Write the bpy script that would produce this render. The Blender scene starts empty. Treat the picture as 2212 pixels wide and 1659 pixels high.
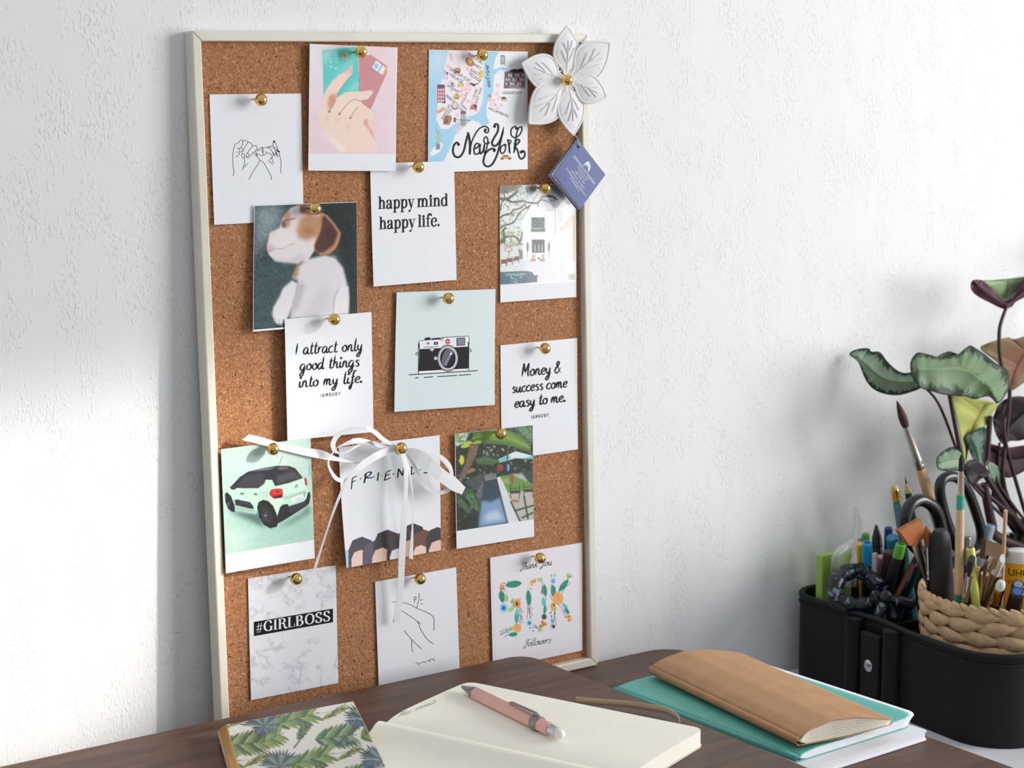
import bpy, bmesh, math, random
import numpy as np
from mathutils import Vector, Matrix
random.seed(7)
rng = np.random.default_rng(7)
scene = bpy.context.scene
C = scene.collection
PI = math.pi

# ------------------------------------------------------------------ camera
CAM = np.array([-0.70325, -1.42587, 0.55156])
YAW, PITCH, ROLL, FPX = 0.620285, 0.159548, -0.003859, 4250.27
_f = np.array([math.sin(YAW)*math.cos(PITCH), math.cos(YAW)*math.cos(PITCH), -math.sin(PITCH)])
_r = np.array([math.cos(YAW), -math.sin(YAW), 0.0])
_u = np.cross(_r, _f)
RC = np.array([math.cos(ROLL)*_r+math.sin(ROLL)*_u, -math.sin(ROLL)*_r+math.cos(ROLL)*_u, _f])
cd = bpy.data.cameras.new('camera'); cam = bpy.data.objects.new('camera', cd); C.objects.link(cam)
cd.sensor_width = 36; cd.lens = FPX/2212*36; cd.clip_start = .01
M = Matrix.Identity(4)
for i in range(3):
    M[i][0] = RC[0][i]; M[i][1] = RC[1][i]; M[i][2] = -RC[2][i]; M[i][3] = CAM[i]
cam.matrix_world = M
cd.dof.use_dof = True; cd.dof.focus_distance = 1.62; cd.dof.aperture_fstop = 11
scene.camera = cam

# ------------------------------------------------------------------ world, window light, exposure
scene.view_settings.view_transform = 'Standard'; scene.view_settings.look = 'None'
scene.view_settings.gamma = 1; scene.view_settings.exposure = 0.25
w = bpy.data.worlds.new('room_light'); scene.world = w; w.use_nodes = True
nt = w.node_tree; bg = nt.nodes['Background']
tc = nt.nodes.new('ShaderNodeTexCoord'); sep = nt.nodes.new('ShaderNodeSeparateXYZ')
mr = nt.nodes.new('ShaderNodeMapRange'); cr = nt.nodes.new('ShaderNodeValToRGB')
nt.links.new(tc.outputs['Generated'], sep.inputs[0]); nt.links.new(sep.outputs['Z'], mr.inputs['Value'])
mr.inputs['From Min'].default_value = -1; mr.inputs['From Max'].default_value = 1
nt.links.new(mr.outputs[0], cr.inputs[0])
cr.color_ramp.elements[0].color = (.30, .26, .23, 1); cr.color_ramp.elements[1].color = (.92, .96, 1.0, 1)
e = cr.color_ramp.elements.new(.5); e.color = (.62, .66, .70, 1)
nt.links.new(cr.outputs[0], bg.inputs[0]); bg.inputs[1].default_value = .52

def area_light(name, loc, target, sx, sy, power, col, spread=180, roll=0):
    l = bpy.data.lights.new(name, 'AREA'); l.shape = 'RECTANGLE'; l.size = sx; l.size_y = sy
    l.energy = power; l.color = col; l.spread = math.radians(spread)
    o = bpy.data.objects.new(name, l); C.objects.link(o)
    d = Vector(target)-Vector(loc)
    o.matrix_world = Matrix.Translation(loc) @ d.to_track_quat('-Z', 'Y').to_matrix().to_4x4() @ Matrix.Rotation(math.radians(roll), 4, 'Z')
    return o
# daylight through the window to the right of the desk, and the sunbeam falling through its upper sash
area_light('window_daylight', (2.62, -1.93, .80), (.2, 0, .28), 1.6, 1.6, 66, (1, .985, .96))
area_light('window_sunbeam', (1.42, -1.30, .93), (-.51, 0, .112), .62, .27, .66, (1, .94, .84), 4, -22)

# ------------------------------------------------------------------ pixel rays of the calibrated camera onto real planes
def ray(px, py):
    return np.array([(px-1106)/FPX, -(py-829.5)/FPX, 1.0]) @ RC
def on_z(px, py, z):
    d = ray(px, py); return CAM+d*((z-CAM[2])/d[2])
def on_y(px, py, y):
    d = ray(px, py); return CAM+d*((y-CAM[1])/d[1])
def project(P):
    d = (np.asarray(P, float)-CAM) @ RC.T
    return np.stack([1106+FPX*d[..., 0]/d[..., 2], 829.5-FPX*d[..., 1]/d[..., 2]], -1)
BW, BH, LEAN, BT, FW = .39, .58, .029862, .014247, .0079
BO = np.array([0, -BH*math.sin(LEAN), .0005]); BU = np.array([0, math.sin(LEAN), math.cos(LEAN)])
BN = np.array([0, -math.cos(LEAN), math.sin(LEAN)]); BX = np.array([1.0, 0, 0])
def brd(a, b, n): return BO+np.multiply.outer(a, BX)+np.multiply.outer(b, BU)+np.multiply.outer(n, BN)
def on_b(px, py, n):
    d = ray(px, py); t = ((BO-CAM)@BN+n)/(d@BN); return CAM+d*t
def bcoord(P):
    q = P-BO; return q@BX, q@BU, q@BN
def Z(s, ox, oy):
    return lambda *pts: [(ox+x/s, oy+y/s) for x, y in pts]

# ------------------------------------------------------------------ materials
def lin(c):
    c = np.asarray(c, float)/255
    return np.where(c <= .04045, c/12.92, ((c+.055)/1.055)**2.4)
MATS = {}
def mat(name, rgb, rough=.5, metal=0, spec=.5, var=.05, vscale=60, bump=0, bscale=300, coat=0, sheen=0, trans=0, alpha=1):
    if name in MATS: return MATS[name]
    m = bpy.data.materials.new(name); m.use_nodes = True; MATS[name] = m
    n = m.node_tree.nodes; L = m.node_tree.links; b = n['Principled BSDF']
    c = lin(rgb)
    tcn = n.new('ShaderNodeTexCoord'); nz = n.new('ShaderNodeTexNoise'); nz.inputs['Scale'].default_value = vscale
    L.new(tcn.outputs['Object'], nz.inputs['Vector'])
    r = n.new('ShaderNodeValToRGB'); r.color_ramp.elements[0].position = .3; r.color_ramp.elements[1].position = .7
    r.color_ramp.elements[0].color = (*(c*(1-var)), 1); r.color_ramp.elements[1].color = (*np.minimum(c*(1+var), 1), 1)
    L.new(nz.outputs['Fac'], r.inputs[0]); L.new(r.outputs[0], b.inputs['Base Color'])
    b.inputs['Roughness'].default_value = rough; b.inputs['Metallic'].default_value = metal
    b.inputs['Specular IOR Level'].default_value = spec; b.inputs['Coat Weight'].default_value = coat
    b.inputs['Coat Roughness'].default_value = .08
    b.inputs['Sheen Weight'].default_value = sheen; b.inputs['Transmission Weight'].default_value = trans; b.inputs['Alpha'].default_value = alpha
    if bump:
        n2 = n.new('ShaderNodeTexNoise'); n2.inputs['Scale'].default_value = bscale; n2.inputs['Detail'].default_value = 4
        L.new(tcn.outputs['Object'], n2.inputs['Vector'])
        bp = n.new('ShaderNodeBump'); bp.inputs['Strength'].default_value = bump; bp.inputs['Distance'].default_value = .001
        L.new(n2.outputs['Fac'], bp.inputs['Height']); L.new(bp.outputs[0], b.inputs['Normal'])
    return m
def mat_attr(name, rough=.4, spec=.5, coat=0):
    if name in MATS: return MATS[name]
    m = bpy.data.materials.new(name); m.use_nodes = True; MATS[name] = m
    n = m.node_tree.nodes; b = n['Principled BSDF']
    a = n.new('ShaderNodeVertexColor'); a.layer_name = 'Print'
    m.node_tree.links.new(a.outputs['Color'], b.inputs['Base Color'])
    b.inputs['Roughness'].default_value = rough; b.inputs['Specular IOR Level'].default_value = spec
    b.inputs['Coat Weight'].default_value = coat; b.inputs['Coat Roughness'].default_value = .05
    return m
def plaster():
    m = bpy.data.materials.new('white_plaster'); m.use_nodes = True
    n = m.node_tree.nodes; L = m.node_tree.links; b = n['Principled BSDF']
    b.inputs['Roughness'].default_value = .85; b.inputs['Specular IOR Level'].default_value = .2
    b.inputs['Base Color'].default_value = (*lin((240, 241, 243)), 1)
    tcn = n.new('ShaderNodeTexCoord')
    def noise(scale, det, mp, rough=.5):
        mpn = n.new('ShaderNodeMapping'); mpn.inputs['Scale'].default_value = mp
        L.new(tcn.outputs['Object'], mpn.inputs['Vector'])
        z = n.new('ShaderNodeTexNoise'); z.inputs['Scale'].default_value = scale; z.inputs['Detail'].default_value = det
        z.inputs['Roughness'].default_value = rough; L.new(mpn.outputs[0], z.inputs['Vector']); return z
    def ramp(src, a, c):
        r = n.new('ShaderNodeMapRange'); r.inputs['From Min'].default_value = a; r.inputs['From Max'].default_value = c
        L.new(src, r.inputs['Value']); return r.outputs[0]
    def math2(op, a, c):
        k = n.new('ShaderNodeMath'); k.operation = op
        for i, v in enumerate((a, c)):
            if isinstance(v, (int, float)): k.inputs[i].default_value = v
            else: L.new(v, k.inputs[i])
        return k.outputs[0]
    dash = ramp(noise(380, 2.5, (1, 1, .55)).outputs['Fac'], .555, .61)
    clus = ramp(noise(30, 3, (1.2, 1, .55), .62).outputs['Fac'], .44, .60)
    fine = ramp(noise(420, 3, (1, 1, .5)).outputs['Fac'], .45, .7)
    soft = noise(9, 2, (1, 1, .6)).outputs['Fac']
    h = math2('ADD', math2('MULTIPLY', dash, clus), math2('MULTIPLY', math2('MULTIPLY', fine, clus), .22))
    h = math2('ADD', h, math2('MULTIPLY', soft, 1.2))
    bp = n.new('ShaderNodeBump'); bp.inputs['Strength'].default_value = .5; bp.inputs['Distance'].default_value = .0011
    L.new(h, bp.inputs['Height']); L.new(bp.outputs[0], b.inputs['Normal'])
    return m
def cork():
    m = bpy.data.materials.new('cork'); m.use_nodes = True
    n = m.node_tree.nodes; L = m.node_tree.links; b = n['Principled BSDF']
    b.inputs['Roughness'].default_value = .8; b.inputs['Specular IOR Level'].default_value = .25
    tcn = n.new('ShaderNodeTexCoord')
    v = n.new('ShaderNodeTexVoronoi'); v.inputs['Scale'].default_value = 700; L.new(tcn.outputs['Object'], v.inputs['Vector'])
    r = n.new('ShaderNodeValToRGB'); L.new(v.outputs['Color'], r.inputs[0])
    els = [(0, (136, 92, 62)), (.22, (158, 109, 74)), (.6, (177, 124, 86)), (.84, (191, 139, 100)), (.96, (212, 166, 130))]
    r.color_ramp.elements[0].color = (*lin(els[0][1]), 1); r.color_ramp.elements[1].position = .96; r.color_ramp.elements[1].color = (*lin(els[4][1]), 1)
    for p, c in els[1:4]:
        q = r.color_ramp.elements.new(p); q.color = (*lin(c), 1)
    nz = n.new('ShaderNodeTexNoise'); nz.inputs['Scale'].default_value = 420; nz.inputs['Detail'].default_value = 3; L.new(tcn.outputs['Object'], nz.inputs['Vector'])
    sp = n.new('ShaderNodeMapRange'); sp.inputs['From Min'].default_value = .63; sp.inputs['From Max'].default_value = .70; L.new(nz.outputs['Fac'], sp.inputs['Value'])
    mx = n.new('ShaderNodeMixRGB'); L.new(sp.outputs[0], mx.inputs[0]); L.new(r.outputs[0], mx.inputs[1]); mx.inputs[2].default_value = (*lin((86, 46, 28)), 1)
    L.new(mx.outputs[0], b.inputs['Base Color'])
    bp = n.new('ShaderNodeBump'); bp.inputs['Strength'].default_value = .5; bp.inputs['Distance'].default_value = .0006
    L.new(v.outputs['Distance'], bp.inputs['Height']); L.new(bp.outputs[0], b.inputs['Normal'])
    return m
def wood(name, c1, c2, rough=.42, sc=(2.2, 26, 26), bump=.12):
    m = bpy.data.materials.new(name); m.use_nodes = True
    n = m.node_tree.nodes; L = m.node_tree.links; b = n['Principled BSDF']
    tcn = n.new('ShaderNodeTexCoord'); mp = n.new('ShaderNodeMapping'); mp.inputs['Scale'].default_value = sc
    L.new(tcn.outputs['Object'], mp.inputs['Vector'])
    z = n.new('ShaderNodeTexNoise'); z.inputs['Scale'].default_value = 3.2; z.inputs['Detail'].default_value = 7; z.inputs['Roughness'].default_value = .62; z.inputs['Distortion'].default_value = .5
    L.new(mp.outputs[0], z.inputs['Vector'])
    r = n.new('ShaderNodeValToRGB'); r.color_ramp.elements[0].position = .3; r.color_ramp.elements[1].position = .72
    r.color_ramp.elements[0].color = (*lin(c1), 1); r.color_ramp.elements[1].color = (*lin(c2), 1)
    L.new(z.outputs['Fac'], r.inputs[0]); L.new(r.outputs[0], b.inputs['Base Color'])
    b.inputs['Roughness'].default_value = rough
    bp = n.new('ShaderNodeBump'); bp.inputs['Strength'].default_value = bump; bp.inputs['Distance'].default_value = .001
    L.new(z.outputs['Fac'], bp.inputs['Height']); L.new(bp.outputs[0], b.inputs['Normal'])
    return m

# ------------------------------------------------------------------ objects and properties
def tag(o, label=None, cat=None, group=None, kind=None):
    if label: o['label'] = label
    if cat: o['category'] = cat
    if group: o['group'] = group
    if kind: o['kind'] = kind
    return o
def thing(name, loc, label, cat, group=None):
    o = bpy.data.objects.new(name, None); C.objects.link(o); o.location = Vector(loc); o.empty_display_size = .01
    return tag(o, label, cat, group)
def link(o, parent=None):
    C.objects.link(o)
    if parent is not None:
        o.parent = parent
        if parent.type == 'EMPTY' and parent.parent is None: o.matrix_parent_inverse = Matrix.Translation(-parent.location)
    return o
def mesh_obj(name, V, F, m, parent=None, smooth=False, bevel=0, solid=0, bseg=2):
    me = bpy.data.meshes.new(name); me.from_pydata([tuple(map(float, v)) for v in V], [], [tuple(f) for f in F]); me.update()
    if m: me.materials.append(m)
    if smooth: me.polygons.foreach_set('use_smooth', [True]*len(me.polygons))
    o = link(bpy.data.objects.new(name, me), parent)
    if solid:
        s = o.modifiers.new('thickness', 'SOLIDIFY'); s.thickness = solid; s.offset = 0
    if bevel:
        s = o.modifiers.new('bevel', 'BEVEL'); s.width = bevel; s.segments = bseg; s.limit_method = 'ANGLE'; s.angle_limit = math.radians(40)
    return o
class MB:
    def __init__(s): s.V = []; s.F = []
    def add(s, V, F):
        k = len(s.V); s.V += [tuple(map(float, v)) for v in V]; s.F += [tuple(i+k for i in f) for f in F]; return s
    def box(s, x0, x1, y0, y1, z0, z1):
        return s.add([(x, y, z) for z in (z0, z1) for x, y in ((x0, y0), (x1, y0), (x1, y1), (x0, y1))],
                     [(3, 2, 1, 0), (4, 5, 6, 7), (0, 1, 5, 4), (1, 2, 6, 5), (2, 3, 7, 6), (3, 0, 4, 7)])
    def hexa(s, P):  # 8 points: bottom loop then top loop
        return s.add(P, [(3, 2, 1, 0), (4, 5, 6, 7), (0, 1, 5, 4), (1, 2, 6, 5), (2, 3, 7, 6), (3, 0, 4, 7)])
    def prism(s, poly, z0, z1):
        n = len(poly)
        return s.add([(x, y, z0) for x, y in poly]+[(x, y, z1) for x, y in poly],
                     [tuple(range(n-1, -1, -1)), tuple(range(n, 2*n))]+[(i, (i+1) % n, n+(i+1) % n, n+i) for i in range(n)])
    def lathe(s, prof, p0, p1, seg=20, flat=1.0, fdir=None, rot=0):
        # prof: (t, r) along p0->p1, flat squeezes the second axis
        p0 = np.asarray(p0, float); p1 = np.asarray(p1, float); a = p1-p0; L = np.linalg.norm(a); a = a/L
        h = np.array([0, 0, 1.0]) if abs(a[2]) < .9 else np.array([1.0, 0, 0])
        if fdir is not None: h = np.asarray(fdir, float)
        e1 = np.cross(a, h); e1 /= np.linalg.norm(e1); e2 = np.cross(a, e1)
        V = []; F = []
        for t, r in prof:
            for k in range(seg):
                q = 2*PI*k/seg+rot; V.append(p0+a*L*t+e1*r*math.cos(q)+e2*r*flat*math.sin(q))
        for i in range(len(prof)-1):
            for k in range(seg):
                F.append((i*seg+k, i*seg+(k+1) % seg, (i+1)*seg+(k+1) % seg, (i+1)*seg+k))
        F.append(tuple(range(seg-1, -1, -1))); m0 = (len(prof)-1)*seg; F.append(tuple(range(m0, m0+seg)))
        return s.add(V, F)
    def tube(s, pts, rad, seg=10, closed=False, flat=1.0, up=None):
        P = np.asarray(pts, float); n = len(P); R = np.broadcast_to(np.asarray(rad, float), (n,))
        T = np.gradient(P, axis=0)
        if closed: T = np.roll(P, -1, 0)-np.roll(P, 1, 0)
        T /= np.linalg.norm(T, axis=1)[:, None]+1e-12
        h = np.array([0, 0, 1.0]) if up is None else np.asarray(up, float)
        if up is None and abs(T[0] @ h) > .9: h = np.array([0, 1.0, 0])
        V = []; F = []; e1 = None
        for i in range(n):
            e = (h if (e1 is None or up is not None) else e1); e = e-T[i]*(e @ T[i]); e /= np.linalg.norm(e)+1e-12; e1 = e; e2 = np.cross(T[i], e)
            for k in range(seg):
                q = 2*PI*k/seg; V.append(P[i]+R[i]*(e*math.cos(q)*flat+e2*math.sin(q)))
        m_ = n if closed else n-1
        for i in range(m_):
            j = (i+1) % n
            for k in range(seg): F.append((i*seg+k, i*seg+(k+1) % seg, j*seg+(k+1) % seg, j*seg+k))
        if not closed: F.append(tuple(range(seg-1, -1, -1))); F.append(tuple(range((n-1)*seg, n*seg)))
        return s.add(V, F)
    def ball(s, c, r, nu=24, nv=14, sc=(1, 1, 1)):
        V = []; F = []; c = np.asarray(c, float)
        for i in range(1, nv):
            for k in range(nu):
                a = PI*i/nv; q = 2*PI*k/nu; V.append(c+r*np.array([math.sin(a)*math.cos(q)*sc[0], math.sin(a)*math.sin(q)*sc[1], math.cos(a)*sc[2]]))
        t = len(V); V += [c+[0, 0, r*sc[2]], c-[0, 0, r*sc[2]]]
        for i in range(nv-2):
            for k in range(nu): F.append((i*nu+k, (i+1)*nu+k, (i+1)*nu+(k+1) % nu, i*nu+(k+1) % nu))
        for k in range(nu): F.append((t, k, (k+1) % nu)); F.append((t+1, (nv-2)*nu+(k+1) % nu, (nv-2)*nu+k))
        return s.add(V, F)
    def obj(s, name, m, parent=None, smooth=True, **k):
        o = mesh_obj(name, s.V, s.F, m, parent, smooth, **k)
        if smooth and len(s.V) < 60000:
            o.data.polygons.foreach_set('use_smooth', [True]*len(o.data.polygons))
            try: o.data.set_sharp_from_angle(angle=math.radians(38))
            except Exception: pass
        return o
def catmull(P, k=6, closed=False):
    P = np.asarray(P, float)
    if len(P) < 3: return P
    n = len(P); out = []
    for i in range(n if closed else n-1):
        p0, p1, p2, p3 = ((P[(i-1) % n], P[i], P[(i+1) % n], P[(i+2) % n]) if closed else (P[max(i-1, 0)], P[i], P[i+1], P[min(i+2, n-1)]))
        for j in range(k):
            t = j/k
            out.append(.5*((2*p1)+(p2-p0)*t+(2*p0-5*p1+4*p2-p3)*t*t+(3*p1-p0-3*p2+p3)*t**3))
    if not closed: out.append(P[-1])
    return np.array(out)
def rrect(x0, x1, y0, y1, r, k=6, rs=None):
    rs = rs or (r, r, r, r); out = []
    for (cx, cy, a), q in zip(((x0, y0, PI), (x1, y0, 1.5*PI), (x1, y1, 0), (x0, y1, .5*PI)), rs):
        sx = 1 if cx == x0 else -1; sy = 1 if cy == y0 else -1
        for j in range(k+1):
            t = a+.5*PI*j/k; out.append((cx+sx*q+q*math.cos(t), cy+sy*q+q*math.sin(t)))
    return out

# ------------------------------------------------------------------ printed surfaces
class Surf:
    def __init__(s, fn, nrm): s.fn = fn; s.n = np.asarray(nrm, float)
    def at(s, u, v, dn=0): return s.fn(np.asarray(u, float), np.asarray(v, float))+s.n*dn
    def uv(s, px):
        px = np.asarray(px, float); u = np.full(len(px), .5); v = np.full(len(px), .5); h = 1e-4
        for _ in range(7):
            p = project(s.at(u, v)); du = (project(s.at(u+h, v))-p)/h; dv = (project(s.at(u, v+h))-p)/h; e = px-p
            det = du[:, 0]*dv[:, 1]-du[:, 1]*dv[:, 0]
            u = np.clip(u+(e[:, 0]*dv[:, 1]-e[:, 1]*dv[:, 0])/det, -1.5, 2.5); v = np.clip(v+(du[:, 0]*e[:, 1]-du[:, 1]*e[:, 0])/det, -1.5, 2.5)
        return u, v
    def from_px(s, px, dn=0):
        u, v = s.uv(px); return s.at(u, v, dn)
def card_surf(cor, n0, lift=(0, 0, 0, 0), pw=1.7):
    q = [bcoord(on_b(x, y, n0+l)) for (x, y), l in zip(cor, lift)]
    A = np.array([[a, b] for a, b, _ in q]); N = np.array([c for _, _, c in q])
    def fn(u, v):
        w4 = np.stack([(1-u)*(1-v), u*(1-v), u*v, (1-u)*v], -1); ab = w4 @ A
        vv = np.clip(v, 0, 2)**pw; w5 = np.stack([(1-u)*(1-vv), u*(1-vv), u*vv, (1-u)*vv], -1)
        return brd(ab[..., 0], ab[..., 1], w5 @ N)
    return Surf(fn, BN)
def quad_surf(P):
    P = np.array(P, float); n = np.cross(P[1]-P[0], P[3]-P[0]); n /= np.linalg.norm(n)
    if n @ (CAM-P[0]) < 0: n = -n
    return Surf(lambda u, v: np.stack([(1-u)*(1-v), u*(1-v), u*v, (1-u)*v], -1) @ P, n)
def sheet(S, name, m, parent, nu=10, nv=14, th=.00028):
    U, Vv = np.meshgrid(np.linspace(0, 1, nu+1), np.linspace(0, 1, nv+1)); u = U.ravel(); v = Vv.ravel()
    top = S.at(u, v); bot = S.at(u, v, -th); K = (nu+1)*(nv+1); F = []
    I = lambda i, j: j*(nu+1)+i
    for j in range(nv):
        for i in range(nu):
            f = (I(i, j), I(i, j+1), I(i+1, j+1), I(i+1, j)); F.append(f); F.append(tuple(K+x for x in f[::-1]))
    rim = [I(i, 0) for i in range(nu)]+[I(nu, j) for j in range(nv)]+[I(i, nv) for i in range(nu, 0, -1)]+[I(0, j) for j in range(nv, 0, -1)]
    for a, b in zip(rim, rim[1:]+rim[:1]): F.append((a, b, K+b, K+a))
    return mesh_obj(name, np.vstack([top, bot]), F, m, parent)
class Paint:
    """a small raster, painted with polygons and dabs in photo coordinates, that becomes the print of a surface"""
    def __init__(s, box, base, ss=1.6):
        s.x0, s.y0, s.x1, s.y1 = box; s.ss = ss
        s.w = int((s.x1-s.x0)*ss)+2; s.h = int((s.y1-s.y0)*ss)+2
        s.c = np.ones((s.h, s.w, 3))*np.asarray(base, float); s.tr = lambda *p: list(p)
    def grid(s):
        X, Y = np.meshgrid(np.arange(s.w)/s.ss+s.x0, np.arange(s.h)/s.ss+s.y0); return X, Y
    def _mask(s, P):
        P = np.asarray(P, float); X = (P[:, 0]-s.x0)*s.ss; Y = (P[:, 1]-s.y0)*s.ss
        a = max(int(X.min())-2, 0); b = min(int(X.max())+3, s.w); c = max(int(Y.min())-2, 0); d = min(int(Y.max())+3, s.h)
        if a >= b or c >= d: return None
        k = 2; gx, gy = np.meshgrid(np.arange(a, b, 1/k), np.arange(c, d, 1/k)); ins = np.zeros(gx.shape, bool)
        n = len(P)
        for i in range(n):
            xa, ya, xb, yb = X[i], Y[i], X[(i+1) % n], Y[(i+1) % n]
            if ya == yb: continue
            ins ^= ((ya > gy) != (yb > gy)) & (gx < (xb-xa)*(gy-ya)/(yb-ya)+xa)
        m = ins.reshape(d-c, k, b-a, k).mean((1, 3)); return a, b, c, d, m
    @staticmethod
    def blur(m, r):
        r = int(r)
        if r < 1: return m
        for _ in range(2):
            for ax in (0, 1):
                p = np.pad(m, [(r+1, r) if i == ax else (0, 0) for i in range(m.ndim)], mode='edge'); cs = np.cumsum(p, ax)
                n = m.shape[ax]; m = (np.take(cs, range(2*r+1, 2*r+1+n), ax)-np.take(cs, range(0, n), ax))/(2*r+1)
        return m
    def poly(s, P, col, soft=0, a=1.0, smooth=False):
        P = s.tr(*P)
        if smooth: P = catmull(P, 6, True)
        r = s._mask(P)
        if r is None: return s
        x0, x1, y0, y1, m = r
        if soft:
            q = int(soft*s.ss)+1; full = np.zeros((s.h, s.w)); full[y0:y1, x0:x1] = m
            x0 = max(x0-3*q, 0); x1 = min(x1+3*q, s.w); y0 = max(y0-3*q, 0); y1 = min(y1+3*q, s.h)
            m = s.blur(full[y0:y1, x0:x1], q)
        m = (m*a)[..., None]; s.c[y0:y1, x0:x1] = s.c[y0:y1, x0:x1]*(1-m)+np.asarray(col, float)*m
        return s
    def ell(s, c, rx, ry, col, soft=0, a=1.0, rot=0):
        t = np.linspace(0, 2*PI, 18, endpoint=False); k = math.cos(rot), math.sin(rot)
        return s.poly([(c[0]+rx*math.cos(q)*k[0]-ry*math.sin(q)*k[1], c[1]+rx*math.cos(q)*k[1]+ry*math.sin(q)*k[0]) for q in t], col, soft, a)
    def line(s, P, wd, col, soft=0, a=1.0, smooth=True, taper=0):
        P = catmull(P, 5) if smooth and len(P) > 2 else np.asarray(P, float)
        T = np.gradient(P, axis=0); T /= np.linalg.norm(T, axis=1)[:, None]+1e-9; N = np.stack([-T[:, 1], T[:, 0]], 1)
        W = wd/2*(1-taper*np.linspace(0, 1, len(P)))[:, None]
        L_, R_ = P+N*W, P-N*W; tr = s.tr; s.tr = lambda *q: list(q)
        for i in range(len(P)-1): s.poly([tuple(L_[i]), tuple(L_[i+1]), tuple(R_[i+1]), tuple(R_[i])], col, soft, a)
        s.tr = tr
        return s
    def dabs(s, n, box, size, cols, a=.8, poly=None, asp=.6, soft=0):
        tr = s.tr; s.tr = lambda *q: list(q)
        for _ in range(n):
            x = random.uniform(box[0], box[2]); y = random.uniform(box[1], box[3]); r = size*random.uniform(.5, 1.3)
            if poly is not None and not inpoly((x, y), poly): continue
            s.ell((x, y), r, r*asp*random.uniform(.6, 1.3), random.choice(cols), soft, a*random.uniform(.6, 1), random.uniform(0, PI))
        s.tr = tr
        return s
    def noise(s, amp, scale, seed=0, col=None):
        r = np.random.default_rng(seed); f = r.random((int(s.h/scale)+3, int(s.w/scale)+3))
        yy = np.arange(s.h)/scale; xx = np.arange(s.w)/scale; yi = yy.astype(int); xi = xx.astype(int); fy = (yy-yi)[:, None]; fx = (xx-xi)[None]
        fy = fy*fy*(3-2*fy); fx = fx*fx*(3-2*fx)
        g = (f[yi][:, xi]*(1-fy)*(1-fx)+f[yi+1][:, xi]*fy*(1-fx)+f[yi][:, xi+1]*(1-fy)*fx+f[yi+1][:, xi+1]*fy*fx)-.5
        if col is None: s.c += (g*amp)[..., None]
        return g
    def apply(s, S, name, parent, m, u0=0, u1=1, v0=0, v1=1, dn=.00006, step=1.0):
        cs = project(S.at(np.array([u0, u1, u1, u0]), np.array([v0, v0, v1, v1])))
        nu = int(max(np.linalg.norm(cs[1]-cs[0]), np.linalg.norm(cs[2]-cs[3]))/step); nv = int(max(np.linalg.norm(cs[3]-cs[0]), np.linalg.norm(cs[2]-cs[1]))/step)
        U, Vv = np.meshgrid(np.linspace(u0, u1, nu+1), np.linspace(v0, v1, nv+1)); P = S.at(U.ravel(), Vv.ravel(), dn)
        px = project(P); x = np.clip((px[:, 0]-s.x0)*s.ss, 0, s.w-1.001); y = np.clip((px[:, 1]-s.y0)*s.ss, 0, s.h-1.001)
        xi = x.astype(int); yi = y.astype(int); fx = (x-xi)[:, None]; fy = (y-yi)[:, None]
        col = s.c[yi, xi]*(1-fx)*(1-fy)+s.c[yi, xi+1]*fx*(1-fy)+s.c[yi+1, xi]*(1-fx)*fy+s.c[yi+1, xi+1]*fx*fy
        col = lin(np.clip(col, 0, 255))
        me = bpy.data.meshes.new(name); nV = len(P); nF = nu*nv
        me.vertices.add(nV); me.vertices.foreach_set('co', P.astype(np.float32).ravel())
        j, i = np.meshgrid(np.arange(nv), np.arange(nu), indexing='ij'); a = (j*(nu+1)+i).ravel()
        F = np.stack([a, a+nu+1, a+nu+2, a+1], 1).astype(np.int32)
        me.loops.add(nF*4); me.loops.foreach_set('vertex_index', F.ravel()); me.polygons.add(nF)
        me.polygons.foreach_set('loop_start', np.arange(nF, dtype=np.int32)*4); me.update(calc_edges=True)
        at = me.color_attributes.new('Print', 'FLOAT_COLOR', 'POINT')
        at.data.foreach_set('color', np.hstack([col, np.ones((nV, 1))]).astype(np.float32).ravel())
        me.materials.append(m); return link(bpy.data.objects.new(name, me), parent)
def inpoly(p, P):
    x, y = p; r = False; n = len(P)
    for i in range(n):
        xa, ya = P[i]; xb, yb = P[(i+1) % n]
        if (ya > y) != (yb > y) and x < (xb-xa)*(y-ya)/(yb-ya)+xa: r = not r
    return r
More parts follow.
